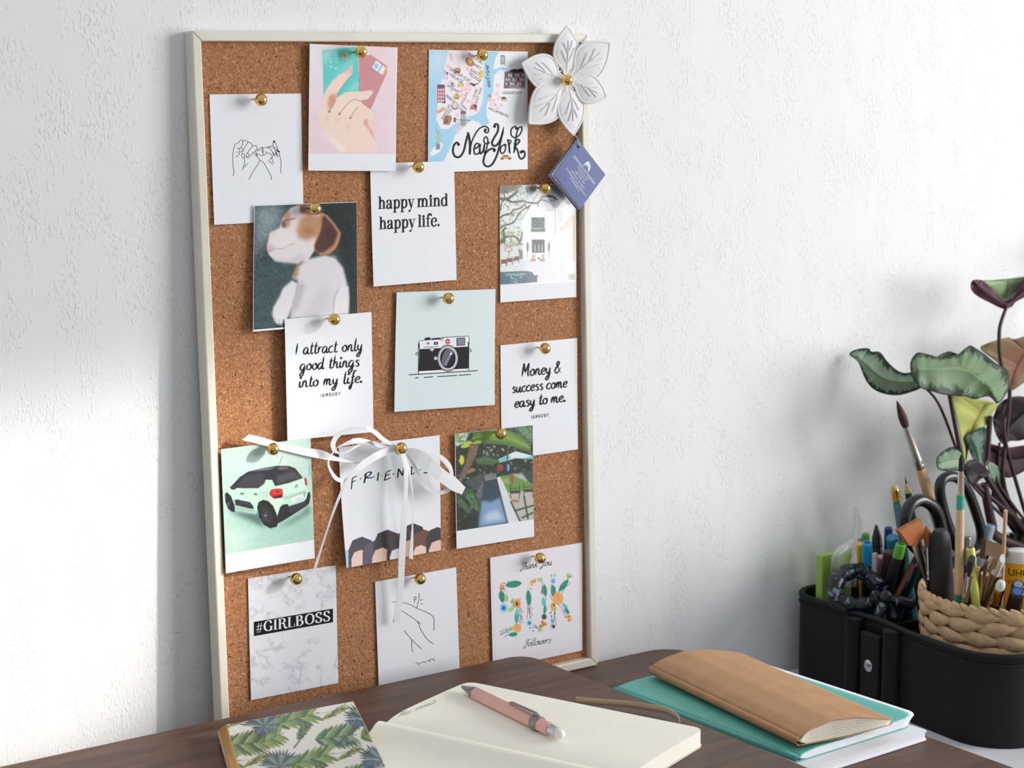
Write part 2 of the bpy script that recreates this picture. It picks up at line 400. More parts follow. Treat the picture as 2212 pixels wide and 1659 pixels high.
class Ink:
    """strokes and fills in photo coordinates, laid on a surface as one thin mesh"""
    def __init__(s): s.P = []; s.F = []
    def ribbon(s, L_, R_):
        k = len(s.P); n = len(L_); s.P += list(map(tuple, L_))+list(map(tuple, R_))
        s.F += [(k+i, k+i+1, k+n+i+1, k+n+i) for i in range(n-1)]
    def stroke(s, P, w, smooth=True, k=6, taper=0, nib=None, xf=None, closed=False, cap=True):
        P = catmull(P, k, closed) if smooth and len(P) > 2 else np.asarray(P, float)
        if closed: P = np.vstack([P, P[:1]])
        if len(P) == 2: P = np.array([P[0]+(P[1]-P[0])*t for t in np.linspace(0, 1, 4)])
        T = np.gradient(P, axis=0); T /= np.linalg.norm(T, axis=1)[:, None]+1e-9
        if nib is not None:
            thin, ang = nib; W = w*(thin+(1-thin)*np.abs(T @ np.array([math.cos(ang), math.sin(ang)])))
            W = np.convolve(np.pad(W, 2, mode='edge'), np.ones(5)/5, 'valid')
        else: W = np.full(len(P), w)
        if taper: W = W*np.clip(np.minimum(np.linspace(0, 1, len(P)), np.linspace(1, 0, len(P)))/taper, .25, 1)
        N = np.stack([-T[:, 1], T[:, 0]], 1); L_ = P+N*W[:, None]/2; R_ = P-N*W[:, None]/2
        if xf: L_ = xf(L_); R_ = xf(R_)
        s.ribbon(L_, R_)
        if cap and w > 0:
            for q, r in ((P[0], W[0]/2), (P[-1], W[-1]/2)):
                t = np.linspace(0, 2*PI, 10, endpoint=False); c = np.stack([q[0]+r*np.cos(t), q[1]+r*np.sin(t)], 1); s.fill(xf(c) if xf else c)
        return s
    def fill(s, P):
        k = len(s.P); s.P += list(map(tuple, P)); s.F.append(tuple(range(k, k+len(P)))); return s
    def disc(s, c, r, ry=None, n=20):
        t = np.linspace(0, 2*PI, n, endpoint=False); return s.fill(np.stack([c[0]+r*np.cos(t), c[1]+(ry or r)*np.sin(t)], 1))
    def build(s, S, name, m, parent, dn=.00014):
        V = S.from_px(np.array(s.P), dn); return mesh_obj(name, V, s.F, m, parent)
    # ---- lettering with drawn glyphs
    def text(s, txt, font, p0, p1, xh, w, slant=0, nib=None, upv=None, gap=0, taper=0, spw=.55, cap=True):
        p0 = np.array(p0, float); p1 = np.array(p1, float)
        adv = sum((spw if c == ' ' else font[c][0])+gap for c in txt)-gap
        e1 = (p1-p0)/adv; e2 = np.array(upv if upv is not None else (0, -xh), float)
        xf = lambda Q: p0+np.multiply.outer(np.asarray(Q)[:, 0]+slant*np.asarray(Q)[:, 1], e1)+np.multiply.outer(np.asarray(Q)[:, 1], e2)
        wu = w/xh; x = 0
        for c in txt:
            if c == ' ': x += spw+gap; continue
            a, st = font[c]
            for q in st:
                opt = {}
                if isinstance(q, dict): opt = q; q = q['p']
                Q = np.array(q, float)+[x, 0]
                if opt.get('dot'):
                    t = np.linspace(0, 2*PI, 12, endpoint=False); r = opt['dot']*(wu if opt['dot'] > .5 else 1); s.fill(xf(np.stack([Q[0, 0]+r*np.cos(t), Q[0, 1]+r*np.sin(t)], 1))); continue
                s.stroke(Q, opt.get('w', 1)*wu, smooth=opt.get('s', len(Q) > 2), nib=None if 'w' in opt else nib, xf=xf, taper=taper, cap=cap)
            x += a+gap
        return s
def font_text(txt):
    cu = bpy.data.curves.new('text', 'FONT'); cu.body = txt; o = bpy.data.objects.new('text', cu); C.objects.link(o)
    dg = bpy.context.evaluated_depsgraph_get(); me = o.evaluated_get(dg).to_mesh()
    V = np.array([v.co[:2] for v in me.vertices]); F = [tuple(p.vertices) for p in me.polygons]
    o.evaluated_get(dg).to_mesh_clear(); bpy.data.objects.remove(o); bpy.data.curves.remove(cu); return V, F
def ink_font(ink, txt, p0, p1, cap, upv=None):
    V, F = font_text(txt); p0 = np.array(p0, float); p1 = np.array(p1, float); x0, x1 = V[:, 0].min(), V[:, 0].max(); H = .7
    d = p1-p0; n = np.array([d[1], -d[0]])/np.linalg.norm(d)*cap if upv is None else np.array(upv, float)
    P = p0+np.multiply.outer((V[:, 0]-x0)/(x1-x0), d)+np.multiply.outer(V[:, 1]/H, n); k = len(ink.P)
    ink.P += list(map(tuple, P)); ink.F += [tuple(i+k for i in f) for f in F]
# ------------------------------------------------------------------ drawn letter shapes (x-height 1)
_b = [(.75, .85), (.45, 1.0), (.12, .68), (.1, .25), (.32, 0), (.62, .3), (.76, .9)]
HAND = {
 'a': (1.0, [_b, [(.76, .95), (.72, .3), (.85, 0), (1.05, .2)]]),
 'c': (.8, [[(.75, .8), (.5, 1), (.12, .65), (.12, .25), (.42, 0), (.85, .25)]]),
 'd': (1.0, [_b, [(.86, 2.0), (.76, .4), (.88, 0), (1.08, .2)]]),
 'e': (.8, [[(.12, .42), (.5, .52), (.72, .78), (.5, 1.0), (.15, .7), (.13, .25), (.42, 0), (.85, .25)]]),
 'f': (.72, [[(.85, 1.7), (.68, 2.0), (.46, 1.7), (.36, .5), (.25, -.6), (.08, -.9), (.02, -.55), (.35, -.08), (.72, .2)], [(.1, .95), (.72, 1.05)]]),
 'g': (.98, [_b, [(.76, .95), (.7, 0), (.58, -.72), (.3, -.92), (.12, -.68), (.48, -.2), (1.0, .2)]]),
 'h': (.98, [[(.26, 2.0), (.13, 0)], [(.15, .45), (.4, .95), (.64, .85), (.64, .3), (.78, 0), (1.0, .2)]]),
 'i': (.52, [[(.2, 1.0), (.17, .25), (.3, 0), (.55, .2)], {'p': [(.25, 1.5)], 'dot': .75}]),
 'k': (.9, [[(.24, 2), (.13, 0)], [(.68, 1), (.2, .5), (.42, .42), (.66, 0), (.9, .15)]]),
 'l': (.52, [[(.28, 2.0), (.18, .4), (.3, 0), (.55, .2)]]),
 'm': (1.3, [[(.12, 1), (.1, 0)], [(.1, .45), (.34, .98), (.5, .8), (.5, 0)], [(.5, .45), (.74, .98), (.92, .8), (.92, .25), (1.05, 0), (1.3, .2)]]),
 'n': (.98, [[(.15, 1), (.12, 0)], [(.12, .45), (.4, .98), (.62, .8), (.62, .25), (.78, 0), (1.0, .2)]]),
 'o': (.9, [[(.5, 1), (.15, .7), (.14, .25), (.43, 0), (.76, .3), (.72, .78), (.48, 1.0), (.6, .8), (.92, .85)]]),
 'r': (.7, [[(.12, 1), (.15, 0)], [(.14, .45), (.35, .92), (.68, .92)]]),
 's': (.76, [[(.68, .82), (.45, 1), (.22, .78), (.52, .5), (.65, .2), (.4, 0), (.1, .15)]]),
 't': (.66, [[(.38, 1.75), (.28, .3), (.43, 0), (.7, .2)], [(.05, 1.1), (.7, 1.18)]]),
 'u': (1.0, [[(.15, 1), (.12, .3), (.35, 0), (.62, .35), (.72, 1)], [(.73, 1), (.7, .25), (.85, 0), (1.05, .2)]]),
 'v': (.85, [[(.12, 1), (.3, 0), (.42, .1), (.7, 1), (.9, .85)]]),
 'w': (1.2, [[(.12, 1), (.15, .2), (.35, 0), (.56, .5), (.6, 1)], [(.6, 1), (.62, .2), (.8, 0), (1.05, .5), (1.05, 1), (1.25, .9)]]),
 'y': (.95, [[(.15, 1), (.15, .4), (.38, .08), (.65, .4), (.76, 1)], [(.76, 1), (.68, -.1), (.5, -.75), (.25, -.9), (.12, -.65), (.45, -.22), (.95, .15)]]),
 '.': (.35, [{'p': [(.2, .1)], 'dot': .75}]),
 'I': (.55, [[(.27, 1.75), (.15, 0)]]),
 'M': (1.4, [[(.12, 0), (.3, 1.8), (.38, 1.7), (.62, .5)], [(.62, .5), (1.1, 1.8), (1.14, 1.7), (1.1, .2), (1.35, .1)]]),
 '&': (1.1, [[(1.1, .0), (.42, 1.2), (.42, 1.65), (.66, 1.75), (.72, 1.4), (.2, .7), (.15, .25), (.5, 0), (1.1, .8)]]),
 'T': (1.1, [[(.3, 1.3), (.15, 1.6), (.4, 1.9), (1.2, 1.85), (1.5, 2.05)], [(.85, 1.85), (.6, .3), (.3, -.25), (.0, -.1), (.15, .3)]]),
 'Y': (1.15, [[(.05, 1.6), (.25, 1.85), (.35, 1.2), (.55, .9), (.85, 1.1), (1.05, 1.9)], [(1.05, 1.9), (.85, .6), (.55, -.6), (.3, -.6), (.4, -.15), (1.1, .2)]]),
 'F': (1.0, [[(.3, 1.3), (.15, 1.6), (.4, 1.9), (1.1, 1.85), (1.35, 2.0)], [(.75, 1.85), (.5, .2), (.2, -.3), (-.1, -.1), (.1, .25)], [(.3, .9), (.95, .95)]]),
}
def _sf(x, y, w=.3): return {'p': [(x-w, y), (x+w, y)], 'w': .3, 's': False}
def _st(x, y0, y1): return {'p': [(x, y0), (x, y1)], 'w': 1.0, 's': False}
SERIF = {
 'h': (1.28, [_st(.32, .03, 2.0), [(.32, .65), (.52, .97), (.78, .98), (.94, .72), (.95, .4), (.95, .05)], _sf(.32, .04), _sf(.95, .04), {'p': [(.02, 1.97), (.32, 2.0)], 'w': .3}]),
 'a': (1.12, [{'p': [(.22, .74)], 'dot': .13}, [(.16, .74), (.28, .95), (.5, 1.0), (.72, .93), (.78, .7), (.78, .25), (.85, .03), (1.05, .06)], [(.78, .58), (.45, .5), (.22, .35), (.2, .12), (.38, .0), (.62, .1), (.78, .3)]]),
 'p': (1.2, [_st(.32, -.72, 1.0), [(.32, .62), (.5, .96), (.75, .98), (.98, .75), (.98, .28), (.75, .02), (.5, .05), (.32, .3)], _sf(.32, -.72), {'p': [(.02, .96), (.32, 1.0)], 'w': .3}]),
 'y': (1.1, [{'p': [(.25, .97), (.62, .02)], 'w': 1.0}, {'p': [(.92, .97), (.62, .05), (.48, -.45), (.32, -.68)], 'w': .3}, {'p': [(.28, -.6)], 'dot': .14}, _sf(.25, .98, .27), _sf(.92, .98, .2)]),
 'm': (1.92, [_st(.32, .03, 1.0), [(.32, .62), (.52, .96), (.76, .97), (.92, .72), (.93, .4), (.93, .05)], [(.93, .62), (1.12, .96), (1.36, .97), (1.54, .72), (1.55, .4), (1.55, .05)], _sf(.32, .04), _sf(.93, .04), _sf(1.55, .04), {'p': [(.02, .96), (.32, 1.0)], 'w': .3}]),
 'n': (1.28, [_st(.32, .03, 1.0), [(.32, .62), (.52, .96), (.78, .97), (.94, .72), (.95, .4), (.95, .05)], _sf(.32, .04), _sf(.95, .04), {'p': [(.02, .96), (.32, 1.0)], 'w': .3}]),
 'i': (.66, [_st(.33, .03, 1.0), _sf(.33, .04), {'p': [(.03, .96), (.33, 1.0)], 'w': .3}, {'p': [(.3, 1.5)], 'dot': .19}]),
 'l': (.66, [_st(.33, .03, 2.0), _sf(.33, .04), {'p': [(.03, 1.97), (.33, 2.0)], 'w': .3}]),
 'd': (1.22, [_st(.9, .03, 2.0), [(.9, .7), (.72, .97), (.45, .98), (.2, .75), (.2, .28), (.42, .02), (.7, .05), (.9, .35)], {'p': [(.6, 1.97), (.9, 2.0)], 'w': .3}, {'p': [(.9, .04), (1.2, .05)], 'w': .3}]),
 'f': (.78, [{'p': [(.36, .03), (.36, 1.4), (.44, 1.85), (.66, 2.02), (.84, 1.9)], 'w': .85}, {'p': [(.86, 1.78)], 'dot': .14}, _sf(.36, .04), {'p': [(.05, .98), (.75, .98)], 'w': .3}]),
 'e': (1.05, [{'p': [(.22, .54), (.9, .54)], 'w': .3, 's': False}, [(.9, .54), (.84, .88), (.56, 1.0), (.26, .8), (.2, .45), (.34, .1), (.62, .0), (.92, .2)]]),
 '.': (.5, [{'p': [(.25, .12)], 'dot': .17}]),
}
# narrow high-contrast capitals (cap height 1)
def _cs(x, y, w=.16): return {'p': [(x-w, y), (x+w, y)], 'w': .22, 's': False}
def _ct(x): return {'p': [(x, .01), (x, .99)], 'w': 1, 's': False}
CAPS = {
 '#': (.72, [{'p': [(.2, -.05), (.34, .9)], 'w': .3}, {'p': [(.42, -.05), (.56, .9)], 'w': .3}, {'p': [(.08, .3), (.62, .3)], 'w': .3}, {'p': [(.12, .6), (.66, .6)], 'w': .3}]),
 'G': (.9, [[(.72, .72), (.66, .92), (.48, 1.0), (.22, .84), (.13, .5), (.22, .16), (.48, 0), (.68, .1), (.74, .25)], {'p': [(.74, .0), (.74, .4)], 'w': .9}, _cs(.72, .42, .16), {'p': [(.73, .7), (.73, 1.0)], 'w': .25}]),
 'I': (.42, [_ct(.2), _cs(.2, .01), _cs(.2, .99)]),
 'R': (.86, [_ct(.2), _cs(.2, .01), _cs(.2, .99), [(.2, .99), (.48, .98), (.64, .76), (.48, .53), (.2, .52)], {'p': [(.46, .52), (.58, .4), (.64, .1), (.74, .0), (.84, .06)], 'w': .8}]),
 'L': (.72, [_ct(.2), _cs(.2, .99), {'p': [(.05, .01), (.66, .01)], 'w': .22, 's': False}, {'p': [(.66, .01), (.66, .3)], 'w': .25, 's': False}]),
 'B': (.84, [_ct(.2), _cs(.2, .01), _cs(.2, .99), [(.2, .99), (.46, .98), (.6, .77), (.46, .54), (.2, .53)], [(.2, .53), (.5, .52), (.68, .27), (.5, .02), (.2, .01)]]),
 'O': (.95, [[(.48, 1.0), (.22, .86), (.13, .5), (.22, .14), (.48, 0), (.73, .14), (.82, .5), (.73, .86), (.48, 1.0)]]),
 'S': (.72, [[(.56, .76), (.5, .94), (.34, 1.0), (.15, .86), (.18, .64), (.42, .47), (.58, .3), (.5, .06), (.3, 0), (.14, .1), (.1, .27)], {'p': [(.58, .72), (.58, .99)], 'w': .25}, {'p': [(.1, .02), (.1, .29)], 'w': .25}]),
}
# loose felt-pen capitals (cap height 1)
FELT = {
 'F': (.6, [[(.2, 1.0), (.15, .5), (.1, -.15)], [(.2, 1.0), (.62, 1.02)], [(.15, .55), (.5, .58)]]),
 'R': (.75, [[(.22, .95), (.15, .4), (.08, -.2)], [(.1, .85), (.4, 1.05), (.66, .85), (.5, .55), (.2, .45), (.5, .2), (.75, .1)]]),
 'I': (.3, [[(.2, 1.0), (.12, .0)]]),
 'E': (.65, [[(.65, 1.0), (.25, .95), (.15, .5), (.1, .05), (.6, .05)], [(.18, .52), (.55, .55)]]),
 'N': (.75, [[(.1, 0), (.2, .95)], [(.2, .95), (.55, .05)], [(.55, .05), (.7, 1.1)]]),
 'D': (.75, [[(.2, 1.0), (.12, .0)], [(.1, 1.0), (.5, .9), (.68, .5), (.45, .1), (.12, .0)]]),
 'S': (.6, [[(.6, .9), (.35, 1.0), (.15, .75), (.45, .5), (.5, .2), (.25, 0), (.05, .1)]]),
}
# plain widely set capitals (cap height 1)
LINE = {
 'I': (.3, [[(.15, 0), (.15, 1)]]), 'A': (.85, [[(.08, .0), (.42, 1.0)], [(.42, 1.0), (.78, .0)], [(.08, .0), (.78, .0)]]),
 'M': (.95, [[(.1, 0), (.14, 1)], [(.14, 1), (.47, .3)], [(.47, .3), (.8, 1)], [(.8, 1), (.84, 0)]]),
 'R': (.75, [[(.12, 0), (.12, 1)], [(.12, 1), (.5, .98), (.62, .75), (.5, .5), (.12, .48)], [(.4, .48), (.66, 0)]]),
 'U': (.8, [[(.12, 1), (.12, .3), (.38, 0), (.64, .3), (.64, 1)]]),
 'B': (.75, [[(.12, 0), (.12, 1)], [(.12, 1), (.45, .98), (.56, .76), (.45, .53), (.12, .52)], [(.12, .52), (.5, .5), (.64, .27), (.5, .02), (.12, 0)]]),
 'Y': (.75, [[(.08, 1), (.38, .5)], [(.68, 1), (.38, .5)], [(.38, .5), (.38, 0)]]),
}

def _sq(st, a, dn):
    out = []
    for q in st:
        d = isinstance(q, dict); P = q['p'] if d else q
        P = [(x, (1+(y-1)*a if y > 1.02 else (y*dn if y < -.05 else y))) for x, y in P]
        out.append(dict(q, p=P) if d else P)
    return out
SERIF = {c: (a, _sq(st, .46, .66)) for c, (a, st) in SERIF.items()}
# ------------------------------------------------------------------ the setting
HS = .03845          # top of the raised part of the desk
M_wall = plaster(); M_cork = cork()
M_desk = wood('dark_walnut', (66, 44, 33), (108, 77, 58), .5)
M_cream = mat('cream_frame_paint', (226, 221, 208), .42, var=.03, vscale=30)
M_white = mat('white_laminate', (222, 224, 230), .4, var=.03, vscale=20)
tag(MB().box(-1.6, 2.2, 0, .08, -.75, 1.75).obj('wall_back', M_wall, smooth=False), kind='structure')
tag(MB().box(-1.6, 2.2, -2.6, .08, -.80, -.75).obj('floor', wood('floor_oak', (150, 118, 90), (180, 146, 112)), smooth=False), kind='structure')

t = thing('desk', (-.2, -.4, -.75), 'dark brown wooden desk against the wall with a raised top on its left', 'desk')
MB().prism(rrect(-1.1, .492, -.78, -.02, .03, rs=(.005, .005, .035, .005)), -.036, 0).obj('desk_top', M_desk, t, bevel=.002)
MB().prism(rrect(-1.1, .2863, -.74, -.06, .02, rs=(.005, .005, .022, .005)), .0003, HS).obj('raised_top', M_desk, t, bevel=.0025)
for x, y in ((-1.04, -.72), (.43, -.72), (-1.04, -.08), (.43, -.08)):
    MB().box(x-.028, x+.028, y-.028, y+.028, -.75, -.036).obj('leg', M_desk, t, smooth=False, bevel=.003)
t = thing('side_table', (.9, -.28, -.75), 'low white side table beside the desk, under the black case', 'table')
MB().prism(rrect(.5, 1.3, -.56, -.006, .01), -.085, -.06).obj('table_top', M_white, t, bevel=.002)
for x, y in ((.54, -.52), (1.26, -.52), (.54, -.05), (1.26, -.05)):
    MB().box(x-.02, x+.02, y-.02, y+.02, -.75, -.085).obj('leg', M_white, t, smooth=False, bevel=.002)

# ------------------------------------------------------------------ cork board
CN = .0070           # cork surface above the back plane
def bbox(mb, a0, a1, b0, b1, n0, n1):
    P = [brd(a, b, n) for n in (n0, n1) for a, b in ((a0, b0), (a1, b0), (a1, b1), (a0, b1))]
    return mb.hexa(P)
t = thing('cork_board', brd(BW/2, 0, BT/2), 'framed cork pinboard with a cream wooden frame leaning on the wall', 'pinboard')
bbox(MB(), FW-.001, BW-FW+.001, FW-.001, BH-FW+.001, .002, CN).obj('cork_panel', M_cork, t, smooth=False)
def rail(P):   # frame rail from four plan points, with mitred ends and a rounded front
    return MB().hexa([brd(a, b, 0) for a, b in P]+[brd(a, b, BT) for a, b in P])
fw = FW
for P in ([(0, 0), (fw, fw), (fw, BH-fw), (0, BH)], [(BW, 0), (BW, BH), (BW-fw, BH-fw), (BW-fw, fw)],
          [(0, BH), (fw, BH-fw), (BW-fw, BH-fw), (BW, BH)], [(0, 0), (BW, 0), (BW-fw, fw), (fw, fw)]):
    rail(P).obj('frame_rail', M_cream, t, smooth=False, bevel=.0011)

# ------------------------------------------------------------------ prints pinned on the board
M_paper = mat('print_paper', (236, 239, 246), .42, var=.012, vscale=200, spec=.45)
M_blue_paper = mat('pale_blue_paper', (216, 230, 234), .42, var=.012, vscale=200)
M_pinkish = mat('pale_lilac_paper', (234, 230, 238), .42, var=.012, vscale=200)
M_print = mat_attr('photo_print', .4, .4); M_gloss = mat_attr('glossy_photo_print', .2, .4, .25); M_matte = mat_attr('matte_print', .45)
M_ink = mat('black_ink', (16, 17, 28), .5, spec=.2, var=.1); M_ink_soft = mat('thin_ink', (30, 33, 52), .5, spec=.2, var=.1)
LIFT = {}
def card(name, cor, n0, lift, label, cat='print', m=None):
    S = card_surf(cor, CN+n0, lift); base = S.at(.5, 1)
    o = thing(name, base, label, cat, 'prints pinned on the cork board'); sheet(S, 'paper', m or M_paper, o)
    return S, o

# linked little fingers, line drawing
S, o = card('art_print', [(452.7, 204), (650.4, 202), (656, 476), (463, 485.6)], .0010, (0, 0, .0004, .0012),
            'white card with a thin line drawing of two hands linking little fingers', 'card')
z = Z(15.08, 490, 290); k = Ink(); W = .85
for P in ([(205, 1360), (230, 1200), (205, 1030), (195, 700), (255, 350), (350, 300), (420, 225), (465, 175), (510, 200), (522, 290), (490, 390), (455, 425)],
          [(530, 230), (590, 188), (650, 215), (685, 275), (600, 400), (515, 560), (430, 560), (405, 480), (455, 430), (505, 470), (505, 540)],
          [(690, 270), (745, 265), (810, 330), (825, 410), (740, 500), (680, 600)], [(320, 440), (365, 465), (405, 460)], [(310, 590), (395, 575), (415, 610), (390, 665), (300, 735)],
          [(500, 620), (485, 690), (520, 765), (570, 755), (580, 690), (545, 640), (500, 610)], [(680, 605), (635, 660), (635, 725), (680, 735), (715, 690), (700, 630), (680, 605)],
          [(630, 725), (660, 765), (720, 755), (790, 670), (840, 610), (910, 565)], [(830, 400), (900, 362), (970, 400), (992, 490)], [(570, 765), (585, 850), (575, 980), (530, 1080)],
          [(490, 1165), (560, 1080), (685, 955)], [(860, 605), (930, 650), (975, 705), (920, 695)], [(975, 620), (1000, 745), (1085, 845), (1200, 930), (1280, 1060), (1430, 1340), (1460, 1485)],
          [(1085, 860), (960, 1060), (800, 1310), (720, 1470)], [(970, 630), (935, 560), (950, 505), (1100, 505), (1160, 560), (1175, 680), (1120, 710), (1060, 660), (975, 625)],
          [(970, 525), (1000, 550), (1035, 535)], [(1040, 470), (1150, 425), (1165, 450), (1145, 490)], [(1175, 690), (1185, 520), (1205, 440), (1320, 435), (1420, 490), (1480, 570)],
          [(1175, 690), (1290, 640), (1320, 600), (1400, 625), (1460, 680), (1580, 700), (1690, 715)], [(1250, 565), (1310, 605)], [(1330, 430), (1430, 420), (1540, 460), (1585, 560)],
          [(1330, 425), (1430, 380), (1540, 405), (1630, 490)], [(1515, 390), (1510, 260), (1540, 205), (1600, 320), (1660, 480)], [(1400, 820), (1500, 700)], [(1470, 760), (1480, 850), (1530, 935)],
          [(1345, 850), (1500, 985)], [(1690, 600), (1740, 760), (1770, 980), (1755, 1150), (1770, 1250)]):
    k.stroke(z(*P), W)
for P in ([(1465, 545), (1590, 690), (1500, 640)], [(1570, 520), (1620, 600), (1660, 700), (1590, 650)], [(1620, 480), (1730, 560), (1720, 590), (1680, 590), (1605, 520)],
          [(1515, 270), (1520, 220), (1540, 205), (1570, 250), (1530, 280)], [(1115, 435), (1160, 425), (1160, 460)]): k.fill(z(*P))
k.build(S, 'line_drawing', M_ink_soft, o)

# pink print with a hand holding two cards
S, o = card('photo_print', [(669, 94.6), (858.7, 102.4), (854.8, 369.5), (666, 368.6)], .0052, (0, 0, .0022, .0005),
            'pink photo print of a hand holding a turquoise bank card and a pink card', 'photo')
p = Paint((664, 90, 862, 372), (238, 214, 224), 2); p.tr = Z(5.925, 660, 90)
X, Y = p.grid(); g = np.clip(1-np.hypot((X-668)/70, (Y-95)/170), 0, 1)[..., None]; p.c = p.c*(1-g)+np.array([238, 234, 242])*g
p.noise(7, 40, 3)
p.poly([(678, 195), (840, 170), (1040, 310), (1045, 395), (830, 880), (690, 760), (686, 500)], (206, 138, 144))
p.poly([(905, 240), (975, 292), (922, 388), (852, 328)], (238, 242, 248)); p.poly([(975, 292), (988, 302), (936, 396), (922, 386)], (150, 178, 230)); p.poly([(988, 302), (1022, 330), (984, 425), (936, 396)], (240, 238, 246))
p.poly([(1022, 330), (1043, 345), (1000, 432), (984, 425)], (240, 190, 90)); p.ell((908, 310), 28, 34, (140, 190, 225), 0, .8)
for q in range(6): p.line(p.tr((905+q*6, 480-q*2), (912+q*6, 460-q*2)), .5, (226, 170, 172))
p.poly([(215, 110), (640, 66), (670, 200), (696, 640), (560, 700), (400, 745), (232, 730)], (84, 208, 202)); p.poly([(215, 110), (420, 88), (215, 330)], (170, 226, 226), 6, .9)
p.poly([(560, 240), (660, 200), (330, 560), (250, 620)], (168, 230, 226), 5, .8); p.poly([(690, 480), (692, 600), (520, 640)], (176, 230, 226), 4, .8); p.poly([(540, 100), (640, 70), (668, 170), (560, 190)], (70, 160, 145), 4, .5)
p.ell((505, 185), 44, 52, (206, 196, 140)); 
for q in (((470, 160), (540, 200)), ((500, 140), (505, 230)), ((465, 200), (540, 170))): p.line(p.tr(*q), .9, (120, 130, 90))
for i, (x, y) in enumerate(((400, 165), (400, 215), (400, 260), (400, 340), (330, 225), (330, 265), (330, 320))):
    p.poly([(x-20, y-14), (x+20, y-14), (x+20, y-8), (x-20, y-8)], (214, 244, 242)); p.poly([(x-20, y+8), (x+18, y+8), (x+18, y+14), (x-20, y+14)], (214, 244, 242)); p.poly([(x-22, y-14), (x-14, y-14), (x-14, y+12), (x-22, y+12)], (214, 244, 242))
sk = (246, 220, 205); sd = (232, 190, 170)
p.poly([(150, 980), (168, 905), (205, 830), (235, 700), (300, 760), (430, 700), (500, 660), (600, 750), (700, 760), (740, 805), (830, 870), (882, 940), (888, 1050), (888, 1140), (860, 1150), (838, 1130), (790, 1010), (758, 985), (742, 1060), (800, 1110), (860, 1190), (905, 1290), (918, 1412), (455, 1412), (330, 1285), (230, 1145), (170, 1060)], sk, .4)
p.poly([(210, 830), (235, 690), (265, 610), (340, 510), (430, 425), (475, 400), (530, 370), (575, 312), (604, 300), (600, 400), (580, 440), (510, 525), (450, 605), (405, 680), (385, 770), (305, 905)], (247, 219, 203), .3)
p.poly([(300, 690), (400, 660), (385, 770), (305, 890), (285, 820)], (214, 140, 112), 2.5, .85); p.poly([(475, 400), (530, 370), (575, 312), (604, 300), (598, 395), (560, 415)], (240, 190, 192), 1)
p.poly([(305, 905), (385, 770), (430, 705), (500, 650), (580, 640), (740, 636), (850, 624), (862, 660), (800, 735), (700, 756), (640, 742), (590, 755), (540, 810), (435, 930)], (247, 221, 207), .3)
p.poly([(740, 640), (850, 625), (862, 650), (800, 700), (740, 680)], (243, 214, 214), 1)
p.poly([(440, 935), (545, 810), (610, 748), (690, 758), (730, 800), (655, 860), (575, 985)], (248, 224, 210), .4); p.poly([(575, 985), (650, 850), (720, 810), (800, 880), (760, 985)], (246, 216, 198), 1)
p.poly([(745, 1060), (758, 985), (800, 1000), (795, 1060), (850, 1130), (905, 1290), (800, 1115)], (226, 150, 124), 1.5, .85); p.poly([(800, 1000), (885, 1000), (888, 1140), (860, 1148), (800, 1060)], (244, 205, 200), 2)
for q in ([(580, 440), (510, 525), (450, 605), (405, 680)], [(690, 480), (697, 640)], [(435, 925), (500, 840), (560, 775), (620, 742), (700, 762)], [(305, 900), (350, 820), (385, 750)], [(575, 978), (620, 900), (670, 835)]): p.line(p.tr(*q), .8, (96, 66, 70), .3)
for q in ((302, 897), (436, 927), (574, 978)): p.ell(q, 13, 10, (96, 62, 60), .6)
for q in ((270, 990), (405, 1010), (550, 1090)): p.ell(q, 18, 45, (228, 186, 170), 3, .7, .3)
p.poly([(230, 1145), (330, 1285), (455, 1412), (540, 1412), (380, 1250)], (252, 238, 232), 4, .8)
p.line(p.tr((150, 980), (168, 1050), (230, 1145)), .8, (226, 180, 170), .5)
p.apply(S, 'printed_picture', o, M_print, 0, .985, 0, .862)

# illustrated city map
S, o = card('map_print', [(926.6, 107.4), (1140, 111.5), (1140, 365.8), (924.5, 373)], .0010, (0, .0008, .002, .001),
            'illustrated city map print with large script lettering, left of the lace flower', 'print')
p = Paint((920, 102, 1146, 378), (238, 240, 246), 2); p.tr = Z(6.035, 920, 100); wat = (160, 212, 240)
p.poly([(40, 40), (300, 40), (200, 480), (160, 700), (140, 960), (200, 1080), (290, 1080), (370, 1010), (500, 930), (640, 890), (700, 830), (730, 720), (750, 560), (745, 420), (760, 200), (810, 60), (960, 60), (900, 170), (880, 300), (1000, 270), (1090, 300), (1090, 320), (960, 310), (890, 380), (880, 470), (880, 600), (810, 720), (790, 800), (790, 900), (830, 1000), (740, 1060), (700, 1000), (600, 960), (480, 1060), (380, 1160), (310, 1340), (240, 1480), (230, 1520), (20, 1520)], wat)
p.poly([(40, 40), (300, 40), (230, 300), (60, 500)], (214, 232, 246), 14, .8)
p.poly([(50, 1400), (150, 1260), (210, 1260), (220, 1300), (180, 1380), (80, 1435)], (238, 240, 246)); p.poly([(40, 1500), (140, 1440), (220, 1460), (180, 1520)], wat, 1)
p.poly([(300, 60), (740, 60), (750, 420), (740, 700), (690, 850), (600, 890), (380, 1010), (200, 1060), (150, 950), (200, 520)], (244, 234, 240), 3, .9)
pk = (244, 186, 204)
for q in ((290, 262), (545, 295), (370, 382), (575, 440), (548, 498), (465, 578), (518, 562), (570, 560), (470, 640), (548, 715), (602, 728), (408, 892), (445, 1052), (412, 1102), (935, 510), (925, 620), (950, 675), (880, 705), (855, 760), (985, 765), (938, 812)):
    p.ell(q, 25, 29, pk, 0, .9); p.ell(q, 17, 20, (249, 214, 224), 0, .8); p.line(p.tr((q[0]-8, q[1]+6), (q[0]+8, q[1]+6)), .8, (236, 160, 184))
